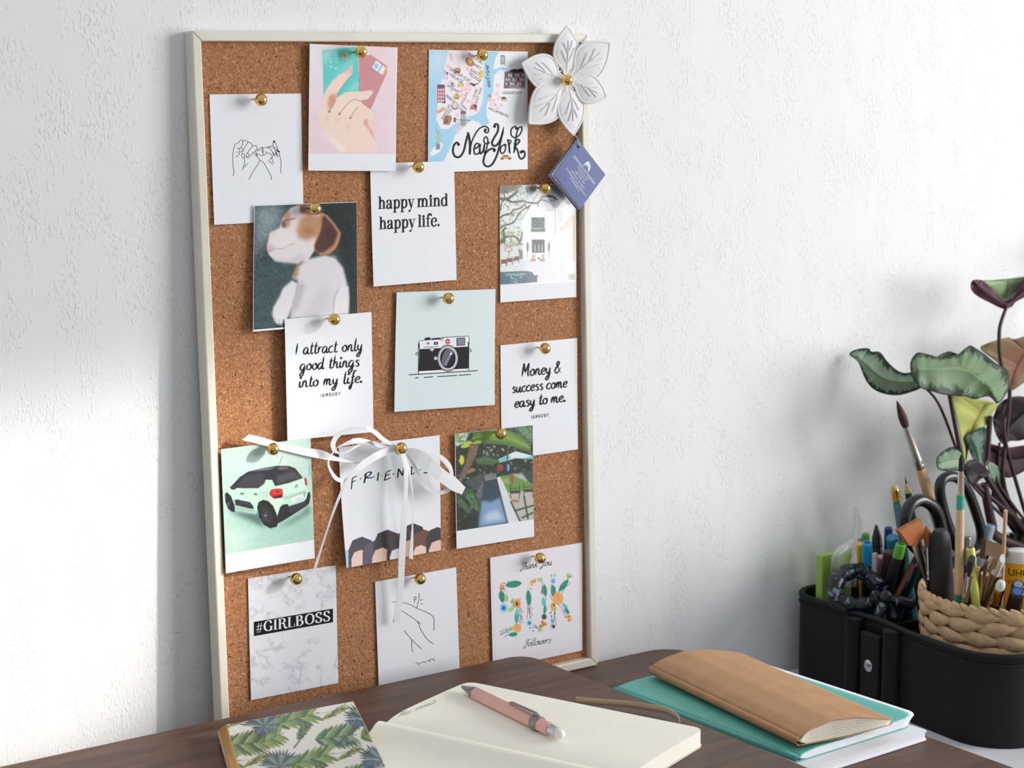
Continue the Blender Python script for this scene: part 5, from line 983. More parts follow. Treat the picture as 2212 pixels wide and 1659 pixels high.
rib('loop', [(640, 245), (600, 215), (540, 190), (430, 205), (330, 222), (255, 242), (200, 290), (172, 350), (180, 410), (225, 490), (290, 515), (330, 480)],
    [(625, 240), (560, 240), (500, 185), (400, 165), (320, 195), (248, 238), (212, 290), (185, 350), (196, 400), (250, 470), (310, 482), (345, 455)],
    [.0215, .023, .026, .028, .028, .0265, .0255, .025, .025, .0245, .024, .0235], N=100)
rib('loop', [(785, 245), (850, 248), (950, 292), (1085, 418), (1160, 466), (1245, 551)], [(790, 275), (868, 362), (960, 440), (1060, 520), (1140, 575), (1215, 606)],
    [.021, .026, .030, .032, .031, .029])
rib('loop', [(790, 250), (880, 252), (980, 280), (1062, 302), (1130, 370), (1152, 455), (1145, 560), (1060, 605), (960, 582), (880, 500), (822, 370), (775, 285)],
    [(795, 262), (880, 275), (960, 300), (1040, 330), (1105, 400), (1130, 465), (1120, 540), (1055, 575), (975, 555), (905, 480), (850, 360), (790, 280)],
    [.0205, .022, .0235, .025, .026, .026, .026, .0255, .025, .024, .0225, .020], N=100)
rib('tail', [(735, 280), (765, 420), (763, 600), (742, 830), (725, 1080), (718, 1300), (700, 1480), (686, 1600)], [(765, 280), (798, 420), (795, 600), (787, 860), (776, 1100), (766, 1300), (750, 1480), (735, 1612)],
    [.0225, .026, .027, .026, .024, .021, .018, .016])
rib('tail', [(752, 285), (798, 420), (828, 600), (832, 780), (820, 930), (805, 1102)], [(768, 285), (812, 415), (837, 600), (838, 790), (839, 950), (836, 1112)], [.0215, .025, .0255, .0245, .0225, .021])
MB().ball(on_b(862, 972, .0215), .0042, sc=(1.2, .7, 1)).obj('knot', M_rib, t)

# ------------------------------------------------------------------ brass ball pins
pin = thing('push_pin', (0, 0, 0), 'x', 'pin')
MB().ball((0, 0, 0), .0051, 32, 20).obj('ball_head', M_gold, pin)
MB().lathe([(0, .0017), (.15, .0012), (.2, .00075), (.93, .00065), (1, .0001)], (0, 0, -.0040), (0, 0, -.0165), 10).obj('needle', M_gold, pin)
pins = [((564, 216), .008, 'holding the card of linked little fingers'), ((780, 112), .0122, 'holding the pink photo of a hand with bank cards'), ((1042, 119), .008, 'holding the city map print'), ((1225.5, 173), .020, 'in the centre of the white lace flower'),
        ((904, 361), .0104, 'holding the two-line serif quote card'), ((1178, 407), .008, 'holding the courtyard house photo'), ((681, 451), .0106, 'holding the beagle puppy photo'), ((722, 690), .0140, 'holding the three-line script card about good things'),
        ((969, 645), .0094, 'holding the pale blue camera card'), ((1177.5, 753), .008, 'holding the script card about money'), ((1082, 937), .010, 'holding the garden pool photo'), ((590, 970), .0182, 'holding the mint green car photo and ribbon end'),
        ((867, 968.5), .0215, 'through the knot of the white ribbon bow'), ((640, 1251), .008, 'holding the marble card with black strip'), ((907.5, 1251), .0082, 'holding the drawing of crossing arms'), ((1166.5, 1206), .0082, 'holding the floral 50K card')]
for i, ((x, y), n0, lab) in enumerate(pins):
    if i == 0: o = pin; kids = list(pin.children)
    else:
        o = pin.copy(); C.objects.link(o)
        for ch in kids:
            c = ch.copy(); C.objects.link(c); c.parent = o
    d = n0 if n0 > .015 else n0
    ctr = on_b(x, y, d+(.0105 if n0 < .015 else .006))
    dirn = Vector(BN)+Vector((random.uniform(-.06, .06), 0, random.uniform(-.1, .02)))
    o.location = Vector(ctr); o.rotation_mode = 'QUATERNION'; o.rotation_quaternion = dirn.to_track_quat('Z', 'Y')
    tag(o, 'brass ball pin '+lab, 'pin', 'brass ball pins on the cork board')

# ------------------------------------------------------------------ notebook with a leaf patterned cover, on the raised top
M_cov = mat_attr('printed_cover', .38, .5, .15); M_goldband = mat('gold_binding', (196, 146, 62), .35, .35, var=.08); M_stitch = mat('cream_thread', (222, 206, 176), .7)
dv = np.array([-.378, -.926, 0]); dv /= np.linalg.norm(dv)
A = np.array([-.0337, -.1061, HS+.0112]); B = np.array([.0581, -.1440, HS+.0222]); Ln = .15; th = .0104
up = np.cross(B-A, -dv); up /= np.linalg.norm(up); up = up if up[2] > 0 else -up
t = thing('notebook', (A+B)/2+dv*Ln/2-up*th, 'notebook with green tropical leaf cover and gold spine, at the front left of the desk', 'notebook')
S = quad_surf([A, B, B+dv*Ln, A+dv*Ln])
P = [A, B, B+dv*Ln, A+dv*Ln]; sheet(S, 'front_cover', mat('cover_cream', (238, 234, 222), .5), t, 4, 6, .0006)
ex = (B-A)/np.linalg.norm(B-A)
MB().hexa([p_-up*(th-.0012) for p_ in (A, B-ex*.002, B-ex*.002+dv*Ln, A+dv*Ln)]+[p_-up*.0008 for p_ in (A, B-ex*.002, B-ex*.002+dv*Ln, A+dv*Ln)]).obj('page_block', M_page, t, smooth=False)
MB().hexa([p_-up*th for p_ in P]+[p_-up*(th-.0009) for p_ in P]).obj('back_cover', mat('cover_cream', (238, 234, 222), .5), t, smooth=False)
sp_ = [A+ex*.0002, A-ex*.0050-up*.0022, A-ex*.0066-up*.0050, A-ex*.0050-up*.0085, A+ex*.0002-up*th]
V = []; F = []
for q in sp_: V += [q, q+dv*Ln]
for i in range(len(sp_)-1): F.append((2*i, 2*i+1, 2*i+3, 2*i+2))
mesh_obj('spine_binding', V, F, M_goldband, t, True, solid=.0006)
q0 = A-ex*.0068-up*.0048; MB().tube([q0+dv*Ln*s_+ex*.0004*math.sin(s_*230)+up*.0005*math.cos(s_*230) for s_ in np.linspace(0, 1, 240)], .00055, 6).obj('stitching', M_stitch, t)
p = Paint((470, 1500, 860, 1900), (238, 234, 226), 2); p.tr = Z(3.95, 440, 1380)
def monstera(x, y, L_, a, g=((118, 152, 92), (80, 118, 76), (154, 178, 104)), nbl=7, fl=.62):
    u_ = np.array([math.cos(a), math.sin(a)]); v_ = np.array([-u_[1], u_[0]])*fl
    for s_ in (-1, 1):
        for i in range(nbl):
            t0 = .06+.86*i/nbl; ln = L_*(.2+.36*math.sin(PI*(.18+.72*t0))); b = np.array([x, y])+u_*L_*t0
            d = u_*.55+v_*s_; e_ = b+d*ln; w_ = u_*L_*.066; m1 = b*.5+e_*.5
            c = g[(i+(s_ > 0)) % 3]; p.poly([tuple(b-w_), tuple(m1-w_*1.35), tuple(e_-w_*.2), tuple(e_+w_*.35), tuple(m1+w_*1.35), tuple(b+w_)], c, .25, 1, False)
            p.line(p.tr(tuple(b), tuple(e_)), .7, tuple(np.array(c)*.7)); p.poly([tuple(b+w_*.6), tuple(m1+w_*1.0), tuple(e_), tuple(m1+w_*.3)], tuple(np.array(c)*.82), .3, .8)
    p.line(p.tr((x, y), tuple(np.array([x, y])+u_*L_)), 1.3, (66, 90, 60))
def palmfan(x, y, R_, a0, a1, n=15, cs=((150, 172, 184), (112, 136, 150), (84, 108, 112), (66, 84, 104), (120, 150, 130))):
    for i in range(n):
        a = a0+(a1-a0)*i/(n-1); r_ = R_*random.uniform(.82, 1.08); w_ = abs(a1-a0)/n*.72; m1 = r_*.62; c = cs[i % len(cs)]
        f = lambda r, q: (x+r*math.cos(q), y+r*math.sin(q)*.72)
        p.poly([(x, y), f(m1, a-w_), f(r_, a), f(m1, a+w_)], c, .25); p.poly([(x, y), f(m1, a), f(r_, a), f(m1, a+w_)], tuple(np.array(c)*.72), .25, .8); p.poly([f(m1*1.1, a-w_*.6), f(r_, a), f(m1*1.1, a+w_*.6)], (52, 58, 70), .4, .7)
    p.ell((x, y), 16, 10, (60, 100, 70), 1)
for ox, oy in ((0, 0), (130, 345), (260, 690), (870, -60), (1000, 285), (1130, 630), (-800, 60), (-670, 405)):
    palmfan(520+ox, 745+oy, 225, PI*1.03, PI*1.97, 19); palmfan(325+ox, 915+oy, 105, .25, PI-.25, 11); monstera(600+ox, 735+oy, 400, -.27, nbl=6, fl=.42); monstera(470+ox, 905+oy, 240, -.45, ((132, 160, 90), (96, 130, 80), (160, 176, 96)), 6, .72)
    monstera(800+ox, 860+oy, 170, -1.0, ((120, 146, 70), (80, 104, 62), (60, 76, 60)), 5, .5); monstera(1010+ox, 690+oy, 240, -.5, ((140, 158, 70), (176, 180, 80), (70, 84, 56)), 5, .22); monstera(950+ox, 860+oy, 360, -.12, ((110, 150, 98), (70, 104, 74), (150, 180, 130)), 8, .55)
    p.line(p.tr((770+ox, 930+oy), (825+ox, 860+oy), (860+ox, 800+oy)), 3.5, (66, 68, 62), .4, 1, True, .6); p.line(p.tr((960+ox, 640+oy), (1060+ox, 625+oy), (1180+ox, 590+oy)), .8, (150, 150, 146)); palmfan(1310+ox, 690+oy, 120, .15, PI-.15, 12, ((120, 150, 170), (84, 110, 130), (96, 130, 110), (70, 90, 140)))
p.noise(10, 3, 8)
p.apply(S, 'leaf_pattern', t, M_cov, .004, .997, .003, .997, dn=.00008, step=1.2)

# ------------------------------------------------------------------ open notebook
M_cpage = mat('cream_page', (254, 249, 236), .75, var=.015, vscale=40, spec=.2)
e_ = np.array([.9325, .3612, 0]); d_ = np.array([.3612, -.9325, 0]); D0 = np.array([.0686, -.1740, 0]); WP, LP = .1145, .219
t = thing('notebook', D0+d_*LP/2+[0, 0, HS], 'open blank cream notebook with an elastic strap, in the middle of the desk', 'notebook')
def block(name, prof, lo, m, r_in=0, r_out=.009, par=t, L0=0.0, L1=LP, sgn=1):
    # prof: (s, z) page profile away from the gutter; the outer corners are rounded
    s_max = prof[-1][0]; ys = np.unique(np.r_[np.linspace(L0, L0+r_out, 7), np.linspace(L0+r_out, L1-r_out, 12), np.linspace(L1-r_out, L1, 7)])
    S_ = np.linspace(0, 1, 22); V = []; F = []; nS = len(S_)
    for y in ys:
        q = max(L0+r_out-y, y-(L1-r_out), 0); sm = s_max-(r_out-math.sqrt(max(r_out*r_out-q*q, 0)))
        for s_ in S_:
            s1 = s_*sm; z_ = np.interp(s1, [a for a, _ in prof], [b for _, b in prof]); b_ = D0+e_*s1*sgn+d_*y; V.append((b_[0], b_[1], HS+z_))
    k_ = len(V)
    for y in ys:
        q = max(L0+r_out-y, y-(L1-r_out), 0); sm = s_max-(r_out-math.sqrt(max(r_out*r_out-q*q, 0)))
        for s_ in S_: b_ = D0+e_*s_*sm*sgn+d_*y; V.append((b_[0], b_[1], HS+(lo if not callable(lo) else lo(s_*sm))))
    nY = len(ys)
    for j in range(nY-1):
        for i in range(nS-1):
            a = j*nS+i; F.append((a, a+1, a+nS+1, a+nS)); F.append((k_+a, k_+a+nS, k_+a+nS+1, k_+a+1))
    for j in range(nY-1):
        for i in (0, nS-1): a = j*nS+i; F.append((a, a+nS, k_+a+nS, k_+a))
    for i in range(nS-1):
        for j in (0, nY-1): a = j*nS+i; F.append((a, a+1, k_+a+1, k_+a))
    mb = MB(); mb.V = V; mb.F = F; bm = bmesh.new(); me = bpy.data.meshes.new(name); me.from_pydata([tuple(map(float, v)) for v in V], [], F); bm.from_mesh(me); bmesh.ops.recalc_face_normals(bm, faces=bm.faces); bm.to_mesh(me); bm.free()
    me.materials.append(m); me.polygons.foreach_set('use_smooth', [True]*len(me.polygons)); me.set_sharp_from_angle(angle=math.radians(35)); return link(bpy.data.objects.new(name, me), par)
pr = [(0, .0098), (.004, .0112), (.012, .0130), (.025, .0141), (.05, .0143), (.09, .0140), (WP, .0134)]
pb = block('page_block', pr, .0016, M_cpage)
block('back_cover', [(0, .0014), (WP+.0025, .0014)], .0002, mat('cream_cover', (226, 220, 204), .5), r_out=.010)
block('left_pages', [(0, .0098), (.003, .0128), (.007, .0148), (.012, .0138), (.018, .0100), (.028, .0050), (.045, .0018), (.09, .0015)], .0011, M_cpage, sgn=-1, r_out=.006)
block('front_cover', [(0, .0010), (.094, .0010)], .0001, mat('cream_cover', (226, 220, 204), .5), sgn=-1, r_out=.006)
for kk, zz in enumerate((.0045, .0075, .0105)):   # fanned leaves at the page edges
    MB().tube([D0+e_*(WP-.0003)+d_*y+[0, 0, HS+zz] for y in np.linspace(.012, LP-.012, 10)], .00025, 5).obj('page_edge', mat('page_edge', (214, 204, 182), .8), pb)
Sp = Surf(lambda u, v: D0+np.multiply.outer(u*WP, e_)+np.multiply.outer(v*LP, d_)+np.multiply.outer(HS+np.interp(u*WP, [a for a, _ in pr], [b for _, b in pr]), np.array([0, 0, 1.0])), (0, 0, 1))
k = Ink(); zp = Z(2.911, 800, 1420)
k.text('Mes', HAND, *zp((172, 378), (250, 352)), 5, .42, .35, upv=(1.2, -5.5)); k.text('souhaits', HAND, *zp((275, 338), (408, 288)), 4.2, .4, .35, upv=(1.0, -4.8))
k.build(Sp, 'handwriting', mat('pen_ink', (96, 100, 130), .6), pb)
lo_ = [on_z(*q, HS+z_) for q, z_ in zip(zp((1290, 286), (1450, 300), (1600, 312), (1720, 328), (1850, 352), (1925, 388), (1944, 420)), (.004, .0035, .003, .003, .0035, .004, .006))]
hi_ = [a+np.array([0, 0, .0052 if i < 5 else .0045])+np.array([.0005, .001, 0])*(1 if i > 4 else 0) for i, a in enumerate(lo_)]
lo_ = catmull(lo_, 6); hi_ = catmull(hi_, 6); V = []; F = []
for a, b in zip(lo_, hi_): V += [a, b]
for i in range(len(lo_)-1): F.append((2*i, 2*i+1, 2*i+3, 2*i+2))
mesh_obj('elastic_strap', V, F, mat('beige_elastic', (186, 164, 136), .8, bump=.5, bscale=1800), t, True, solid=.0009)

# ------------------------------------------------------------------ pink mechanical pen
T0 = on_z(997.5, 1483, HS+.0180); T1 = on_z(1216, 1589, HS+.0200)
M_pinkm = mat('rose_metal', (236, 184, 174), .38, .1, var=.03); M_steel = mat('brushed_steel', (150, 146, 150), .34, .9); M_chrome = mat('chrome', (206, 206, 212), .2, 1.0)
t = thing('mechanical_pencil', (T0+T1)/2-[0, 0, .0055], 'rose pink mechanical pencil with steel tip and white eraser on the open notebook', 'pencil')
ax = (T1-T0); LT = np.linalg.norm(ax); ax /= LT; sd_ = np.cross(ax, [0, 0, 1]); sd_ /= np.linalg.norm(sd_); uz = np.cross(sd_, ax); at_ = lambda s_: T0+ax*LT*s_
MB().lathe([(0, .0005), (.03, .0009), (.05, .0013), (.9, .0047), (1, .0049)], at_(0), at_(.145), 20).obj('tip', M_steel, t)
MB().lathe([(0, .0052), (.01, .0056), (1, .0056)], at_(.145), at_(.865), 6, rot=PI/6).obj('barrel', M_pinkm, t, bevel=.0004)
MB().lathe([(0, .0052), (.5, .0052), (1, .0050)], at_(.865), at_(.885), 20).obj('barrel_end', M_pinkm, t)
MB().lathe([(0, .0044), (.2, .0046), (.9, .0045), (1, .0040)], at_(.885), at_(.955), 20).obj('cap', M_chrome, t)
MB().lathe([(0, .0038), (.4, .0038), (.8, .0030), (1, .0012)], at_(.955), at_(1.0), 18).obj('eraser', mat('white_rubber', (240, 238, 234), .6), t)
MB().lathe([(0, .0058), (.1, .0061), (.9, .0061), (1, .0058)], at_(.735), at_(.79), 24).obj('clip_ring', M_steel, t)
q0 = uz*.0066+sd_*-.0012
MB().tube([at_(.765)+uz*.0062, at_(.74)+uz*.0074, at_(.7)+uz*.0073, at_(.52)+uz*.0069, at_(.495)+uz*.0062], [.0019, .0021, .0021, .0019, .0012], 10, flat=.35, up=uz).obj('clip', M_steel, t)
MB().tube([at_(.768)-sd_*.0066, at_(.768)-sd_*.0076, at_(.785)-sd_*.0076, at_(.785)-sd_*.0064], .0007, 6).obj('clip_wire', M_chrome, t)
# ------------------------------------------------------------------ notebooks at the right of the desk
def rot_frame(o, a): return np.array(o, float), np.array([math.cos(a), math.sin(a), 0]), np.array([-math.sin(a), math.cos(a), 0])
def slab(fr, poly, z0, z1):
    o, u, v = fr; return MB().prism([tuple((o+u*a+v*b)[:2]) for a, b in poly], z0, z1)
M_whitep = mat('white_pages', (236, 237, 244), .6, var=.02); M_teal = mat('teal_cover', (104, 190, 178), .55, var=.03, vscale=25); M_kraft = mat('kraft_paper', (192, 146, 104), .62, var=.07, vscale=45, bump=.3, bscale=500)
fr = rot_frame((.343, -.3600, 0), .045)
t = thing('notebook', (.42, -.25, 0), 'white covered notebook, lowest of the three stacked at the right of the desk', 'notebook')
slab(fr, rrect(0, .1405, 0, .21, .004), .0014, .0074).obj('page_block', M_whitep, t, smooth=False)
slab(fr, rrect(-.001, .1415, -.001, .211, .004), .0004, .0014).obj('back_cover', M_whitep, t, smooth=False); slab(fr, rrect(-.001, .1415, -.001, .211, .004), .0074, .0082).obj('front_cover', M_whitep, t, smooth=False)
def booklet(t, fr, W_, L_, prof_lo, prof_hi, z0, cov, pages, r_, nleaf, fan=(0, 0, 0), flare=0):
    # folded booklet: spine at s=0, cover wraps over the top; pages fill the lens between
    o, u, v = fr; S_ = np.linspace(0, 1, 26); ys = np.unique(np.r_[0, np.linspace(0, r_, 7), np.linspace(r_, L_-r_, 16), np.linspace(L_-r_, L_, 7)])
    def sheet_(name, zf, m, grow, par, th, ext=0):
        V = []; F = []
        for y in ys:
            q = max(r_-y, y-(L_-r_), 0); cut = r_-math.sqrt(max(r_*r_-q*q, 0)) if r_ else 0; sm = W_+ext-cut
            for s_ in S_:
                yy = y*(1+grow)-(grow*L_/2); V.append(o+u*s_*sm+v*yy+np.array([0, 0, z0+zf(s_*sm/W_, y/L_)]))
        n = len(S_)
        for j in range(len(ys)-1):
            for i in range(n-1): a = j*n+i; F.append((a, a+1, a+n+1, a+n))
        return mesh_obj(name, V, F, m, par, True, solid=th)
    lo = lambda s_, y: float(np.interp(s_, *zip(*prof_lo))); hi = lambda s_, y: float(np.interp(s_, *zip(*prof_hi)))+flare*math.sin(PI*min(max(s_, 0), 1))*(1-y)
    sheet_('back_cover', lo, cov, 0, t, .0004); sheet_('front_cover', hi, cov, 0, t, .0004)
    sp = []
    zl, zh = lo(0, 0), hi(0, 0); m_ = (zl+zh)/2; R_ = (zh-zl)/2
    V = []; F = []
    for y in (0.0, L_*.33, L_*.66, L_):
        for a in np.linspace(-PI/2, PI/2, 9): V.append(o-u*R_*math.cos(a)*.9+v*y+np.array([0, 0, z0+m_+R_*math.sin(a)]))
    for j in range(3):
        for i in range(8): F.append((j*9+i, j*9+i+1, (j+1)*9+i+1, (j+1)*9+i))
    mesh_obj('spine', V, F, cov, t, True, solid=.0004)
    for k_ in range(nleaf):
        q = (k_+.8)/(nleaf+.6); sheet_('page', lambda s_, y, q=q: lo(s_, y)+(hi(s_, y)-lo(s_, y))*(q if s_ > .06 else .5+(q-.5)*s_/.06), pages, -.004, t, .0003 if nleaf > 8 else .0011, fan[0]+fan[1]*(q-.5)*(1 if k_ % 2 else .6))
fr = rot_frame((.3455, -.3455, 0), .045)
t = thing('notebook', (.42, -.24, .0085), 'teal covered notebook in the middle of the stack, under the brown kraft booklet', 'notebook')
booklet(t, fr, .139, .221, [(0, .0003), (1, .0003)], [(0, .0052), (.15, .0072), (.5, .0070), (.8, .0085), (1, .0092)], .0086, M_teal, M_whitep, .012, 9, (.003, .012))
q_ = on_z(1727, 1603, .0225); fr = rot_frame((q_[0], q_[1], 0), -.115)
t = thing('notebook', (.40, -.24, .0185), 'brown kraft paper booklet lying on top of the teal notebook', 'notebook')
booklet(t, fr, .0965, .216, [(0, .0012), (.5, .0003), (1, .0030)], [(0, .0078), (.12, .0128), (.35, .0168), (.6, .0150), (.85, .0095), (1, .0062)], .0183, M_kraft, M_cpage, .004, 10, (-.002, .004))

# ------------------------------------------------------------------ black case
M_leath = mat('black_leatherette', (15, 15, 17), .55, spec=.3, var=.15, vscale=200, bump=.25, bscale=900); M_blk = mat('black_plastic', (20, 20, 24), .22, spec=.6); M_rub = mat('black_rubber', (34, 33, 36), .6)
CZ0, CZ1 = -.0595, .026
co = np.array([.6280, -.3030, 0]); ca = -.075; cu = np.array([math.cos(ca), math.sin(ca), 0]); cv = np.array([-math.sin(ca), math.cos(ca), 0])
def cpt(a, b, z): q = co+cu*a+cv*b; return np.array([q[0], q[1], z])
cx0, cx1, cy0, cy1 = 0, .235, 0, .292
def ring(off, dip): # plan outline with a slight waist by the posts
    base = rrect(cx0, cx1, cy0, cy1, .05, 9, [.052, .052, .040, .030]); out = rrect(cx0+off, cx1-off, cy0+off, cy1-off, .05, 9, [q-off*.6 for q in (.052, .052, .040, .030)])
    res = []
    for i in range(len(out)):
        a0, b0 = out[i]; a1, b1 = out[(i+1) % len(out)]; c0 = base[i]; c1 = base[(i+1) % len(base)]; n = max(int(math.hypot(c1[0]-c0[0], c1[1]-c0[1])/.01), 1)
        for k_ in range(n):
            a = a0+(a1-a0)*k_/n; b = b0+(b1-b0)*k_/n
            if a < .02: a += dip*math.exp(-((b-.164)/.034)**2)
            res.append((a, b))
    return res
t = thing('organizer_case', cpt(.1, .15, CZ0), 'black leatherette organiser case with two front posts on the white side table', 'case')
r0 = ring(0, .006); r1 = ring(.004, .006); n = len(r0)
V = [cpt(a, b, z) for z, r in ((CZ0, r0), (CZ1, r0), (CZ1, r1), (CZ0+.004, r1)) for a, b in r]
F = [tuple(range(n-1, -1, -1)), tuple(range(3*n, 4*n))]+[(k_*n+i, k_*n+(i+1) % n, (k_+1)*n+(i+1) % n, (k_+1)*n+i) for k_ in range(3) for i in range(n)]
mesh_obj('body', V, F, M_leath, t, True).data.set_sharp_from_angle(angle=math.radians(40))
MB().tube([cpt(a, b, CZ1-.0005) for a, b in ring(.0012, .006)], .0030, 10, True).obj('rim', M_leath, t)
MB().tube([cpt(a, b, CZ1-.0075) for a, b in ring(-.0004, .006)], .0010, 8, True).obj('seam', M_leath, t)
for b in (.191, .137):
    MB().lathe([(0, .0098), (.93, .0098), (.965, .0104), (.99, .0100), (1, .0088)], cpt(.0015, b, CZ0), cpt(.0015, b, CZ1-.002), 24).obj('post', M_leath, t)
MB().hexa([cpt(a, b, z) for z in (CZ0+.002, CZ1-.012) for a, b in ((-.004, .150), (-.004, .178), (.004, .178), (.004, .150))]).obj('strap', M_leath, t, smooth=False, bevel=.0025)
MB().lathe([(0, .0062), (.5, .0060), (.8, .0050), (1, .0025)], cpt(-.0038, .164, -.018), cpt(-.0068, .164, -.018), 24).obj('snap_stud', M_chrome, t)
MB().hexa([cpt(a, b, z) for z in (CZ0+.004, CZ1-.016) for a, b in ((.016, .184), (.228, .184), (.228, .187), (.016, .187))]).obj('divider', M_leath, t, smooth=False)
CF = CZ0+.0045   # inside floor

# ------------------------------------------------------------------ basket
M_weave = mat('seagrass', (216, 182, 140), .65, var=.16, vscale=220, bump=.6, bscale=1200)
bc = np.array([.739, -.219]); BR0, BR1, BZ = .073, .079, .0605
t = thing('basket', (*bc, CF), 'round woven seagrass basket of brushes standing in the front half of the black case', 'basket')
rows = 9; wl = MB()
for r in range(rows):
    z = CF+.0112+(BZ-CF-.019)*r/(rows-1); R_ = BR0+(BR1-BR0)*(z-CF)/(BZ-CF); N_ = 16; hz = (BZ-CF)/rows
    for k_ in range(N_):
        a0 = 2*PI*(k_+.5*(r % 2))/N_; Vv = []; seg = 9; nu_ = 9; sgn = 1 if r % 2 else -1
        for i in range(nu_+1):
            s_ = i/nu_; a = a0+(s_-.5)*2*PI/N_*1.34; wdt = hz*.52*(.42+.58*math.sin(PI*min(s_*1.15+.02, 1))**.7); out = .0052*math.sin(PI*s_)**.8-.0022+.0016*s_
            zc_ = z+sgn*.0016*(s_-.5)*2+.0008*math.sin(k_*2.3+r)
            for j in range(seg):
                q = 2*PI*j/seg; rr = R_+out+.0022*math.cos(q); Vv.append((bc[0]+rr*math.cos(a), bc[1]+rr*math.sin(a), zc_+wdt*math.sin(q)))
        Ff = [(i*seg+j, i*seg+(j+1) % seg, (i+1)*seg+(j+1) % seg, (i+1)*seg+j) for i in range(nu_) for j in range(seg)]+[tuple(range(seg-1, -1, -1)), tuple(range(nu_*seg, (nu_+1)*seg))]
        wl.add(Vv, Ff)
wl.lathe([(0, BR0-.001), (.02, BR0-.0022), (1, BR1-.0030), (1.0, BR1-.0040), (.05, BR0-.0040), (.045, .001)], (*bc, CF+.0005), (*bc, BZ-.006), 48)
wl.obj('woven_wall', M_weave, t)
br = MB()
for k_ in range(54):   # plaited rim
    a = 2*PI*k_/54; P_ = []
    for s_ in np.linspace(-1, 1, 9):
        aa = a+s_*.085; rr = BR1+.0012+.0012*math.cos(s_*PI/2); P_.append((bc[0]+rr*math.cos(aa), bc[1]+rr*math.sin(aa), BZ-.0035+.0035*s_*(-1)))
    br.tube(P_, [.0008, .0018, .0024, .0027, .0028, .0027, .0024, .0018, .0008], 8)
br.obj('plaited_rim', M_weave, t)
# ------------------------------------------------------------------ things standing in the case and the basket
z1 = Z(3.317, 1720, 840)
def P3(x, y, Y): q = z1((x, y))[0]; return on_y(q[0], q[1], Y)
def PX(s_, Y=-.12): return s_/3.317*np.linalg.norm(on_y(2000, 1200, Y)-CAM)/FPX   # a length in the close-up, in metres
def down(top, nxt, zb):  # carry the line top->nxt on down to height zb
    d = nxt-top; return top+d*((zb-top[2])/d[2])
PLACED = []   # (p, q, r) of everything already standing, so nothing is pushed through its neighbour
def segdist(p1, q1, p2, q2):
    d1 = q1-p1; d2 = q2-p2; r = p1-p2; a = d1@d1; e = d2@d2; f_ = d2@r; c = d1@r; b = d1@d2; den = a*e-b*b
    s_ = np.clip((b*f_-c*e)/den, 0, 1) if den > 1e-14 else 0.0
    t_ = (b*s_+f_)/e if e > 1e-14 else 0.0
    if t_ < 0: t_ = 0.0; s_ = np.clip(-c/a, 0, 1)
    elif t_ > 1: t_ = 1.0; s_ = np.clip((b-c)/a, 0, 1)
    return np.linalg.norm(p1+d1*s_-p2-d2*t_)
def in_basket(E, A, r):
    g = (BZ-E[2])/(A[2]-E[2]); R_ = E+(A-E)*g
    return min(.0655-r-np.hypot(*(E[:2]-bc)), .0735-r-np.hypot(*(R_[:2]-bc)))
def in_case(E, A, r):
    m_ = 9
    for P_ in (E, E+(A-E)*((CZ1-E[2])/(A[2]-E[2]))):
        q = P_[:2]-co[:2]; u_ = q@cu[:2]; v_ = q@cv[:2]; m_ = min(m_, u_-.009-r, .223-r-u_, v_-.190-r, .281-r-v_)
    return m_
def place(top, nxt, Y, r, zone=in_case, head=None, reach=.045, back=None, front=None):
    """a straight stick seen along the photo line top->nxt: choose its depth and foot so that it stands free inside its container"""
    a = np.array(z1(top)[0]); b = np.array(z1(nxt)[0]); u_ = (b-a)/np.linalg.norm(b-a); best = None; zf = CF+(.0078 if zone is in_basket else 0)+r*.35+.0006
    feet = [on_z(*(b+u_*s_), zf) for s_ in np.linspace(10, 330, 41)]
    for dy in sorted(np.linspace(-reach if front is None else -front, reach if back is None else back, 19), key=abs):
        A = P3(*top, Y+dy)
        for E in feet:
            m_ = zone(E, A, r)
            
            hh = None if head is None else (A, A+(E-A)*head[0], head[1])
            for p_, q_, r_ in PLACED:
                m_ = min(m_, segdist(A, E, p_, q_)-r-r_)
                if hh is not None: m_ = min(m_, segdist(hh[0], hh[1], p_, q_)-hh[2]-r_)
                if best is not None and m_ < best[0]: break
            sc = min(m_, .0004)-abs(dy)*.002
            if best is None or sc > best[0]: best = (sc, A, E, Y+dy, m_)
        if best is not None and best[4] >= .0004: break
    sc, A, E, Yu, m_ = best; place.frac = lambda p_: np.linalg.norm(np.array(z1(p_)[0])-a)/np.linalg.norm(project(E)-a)
    PLACED.append((A, E, r))
    if head is not None: PLACED.append((A, A+(E-A)*head[0], head[1]))
    return A, E, Yu
def stick(name, label, cat, group, base, segs, **k):
    t = thing(name, base, label, cat, group)
    for nm, m, prof, a, b, kw in segs: MB().lathe(prof, a, b, kw.pop('seg', 18), **kw).obj(nm, m, t)
    return t
CYL = lambda r, e=.06: [(0, r*.9), (e*.4, r), (1-e*.4, r), (1, r*.9)]
PENS = 'pens and pencils in the back of the black case'; BRU = 'brushes in the woven basket'
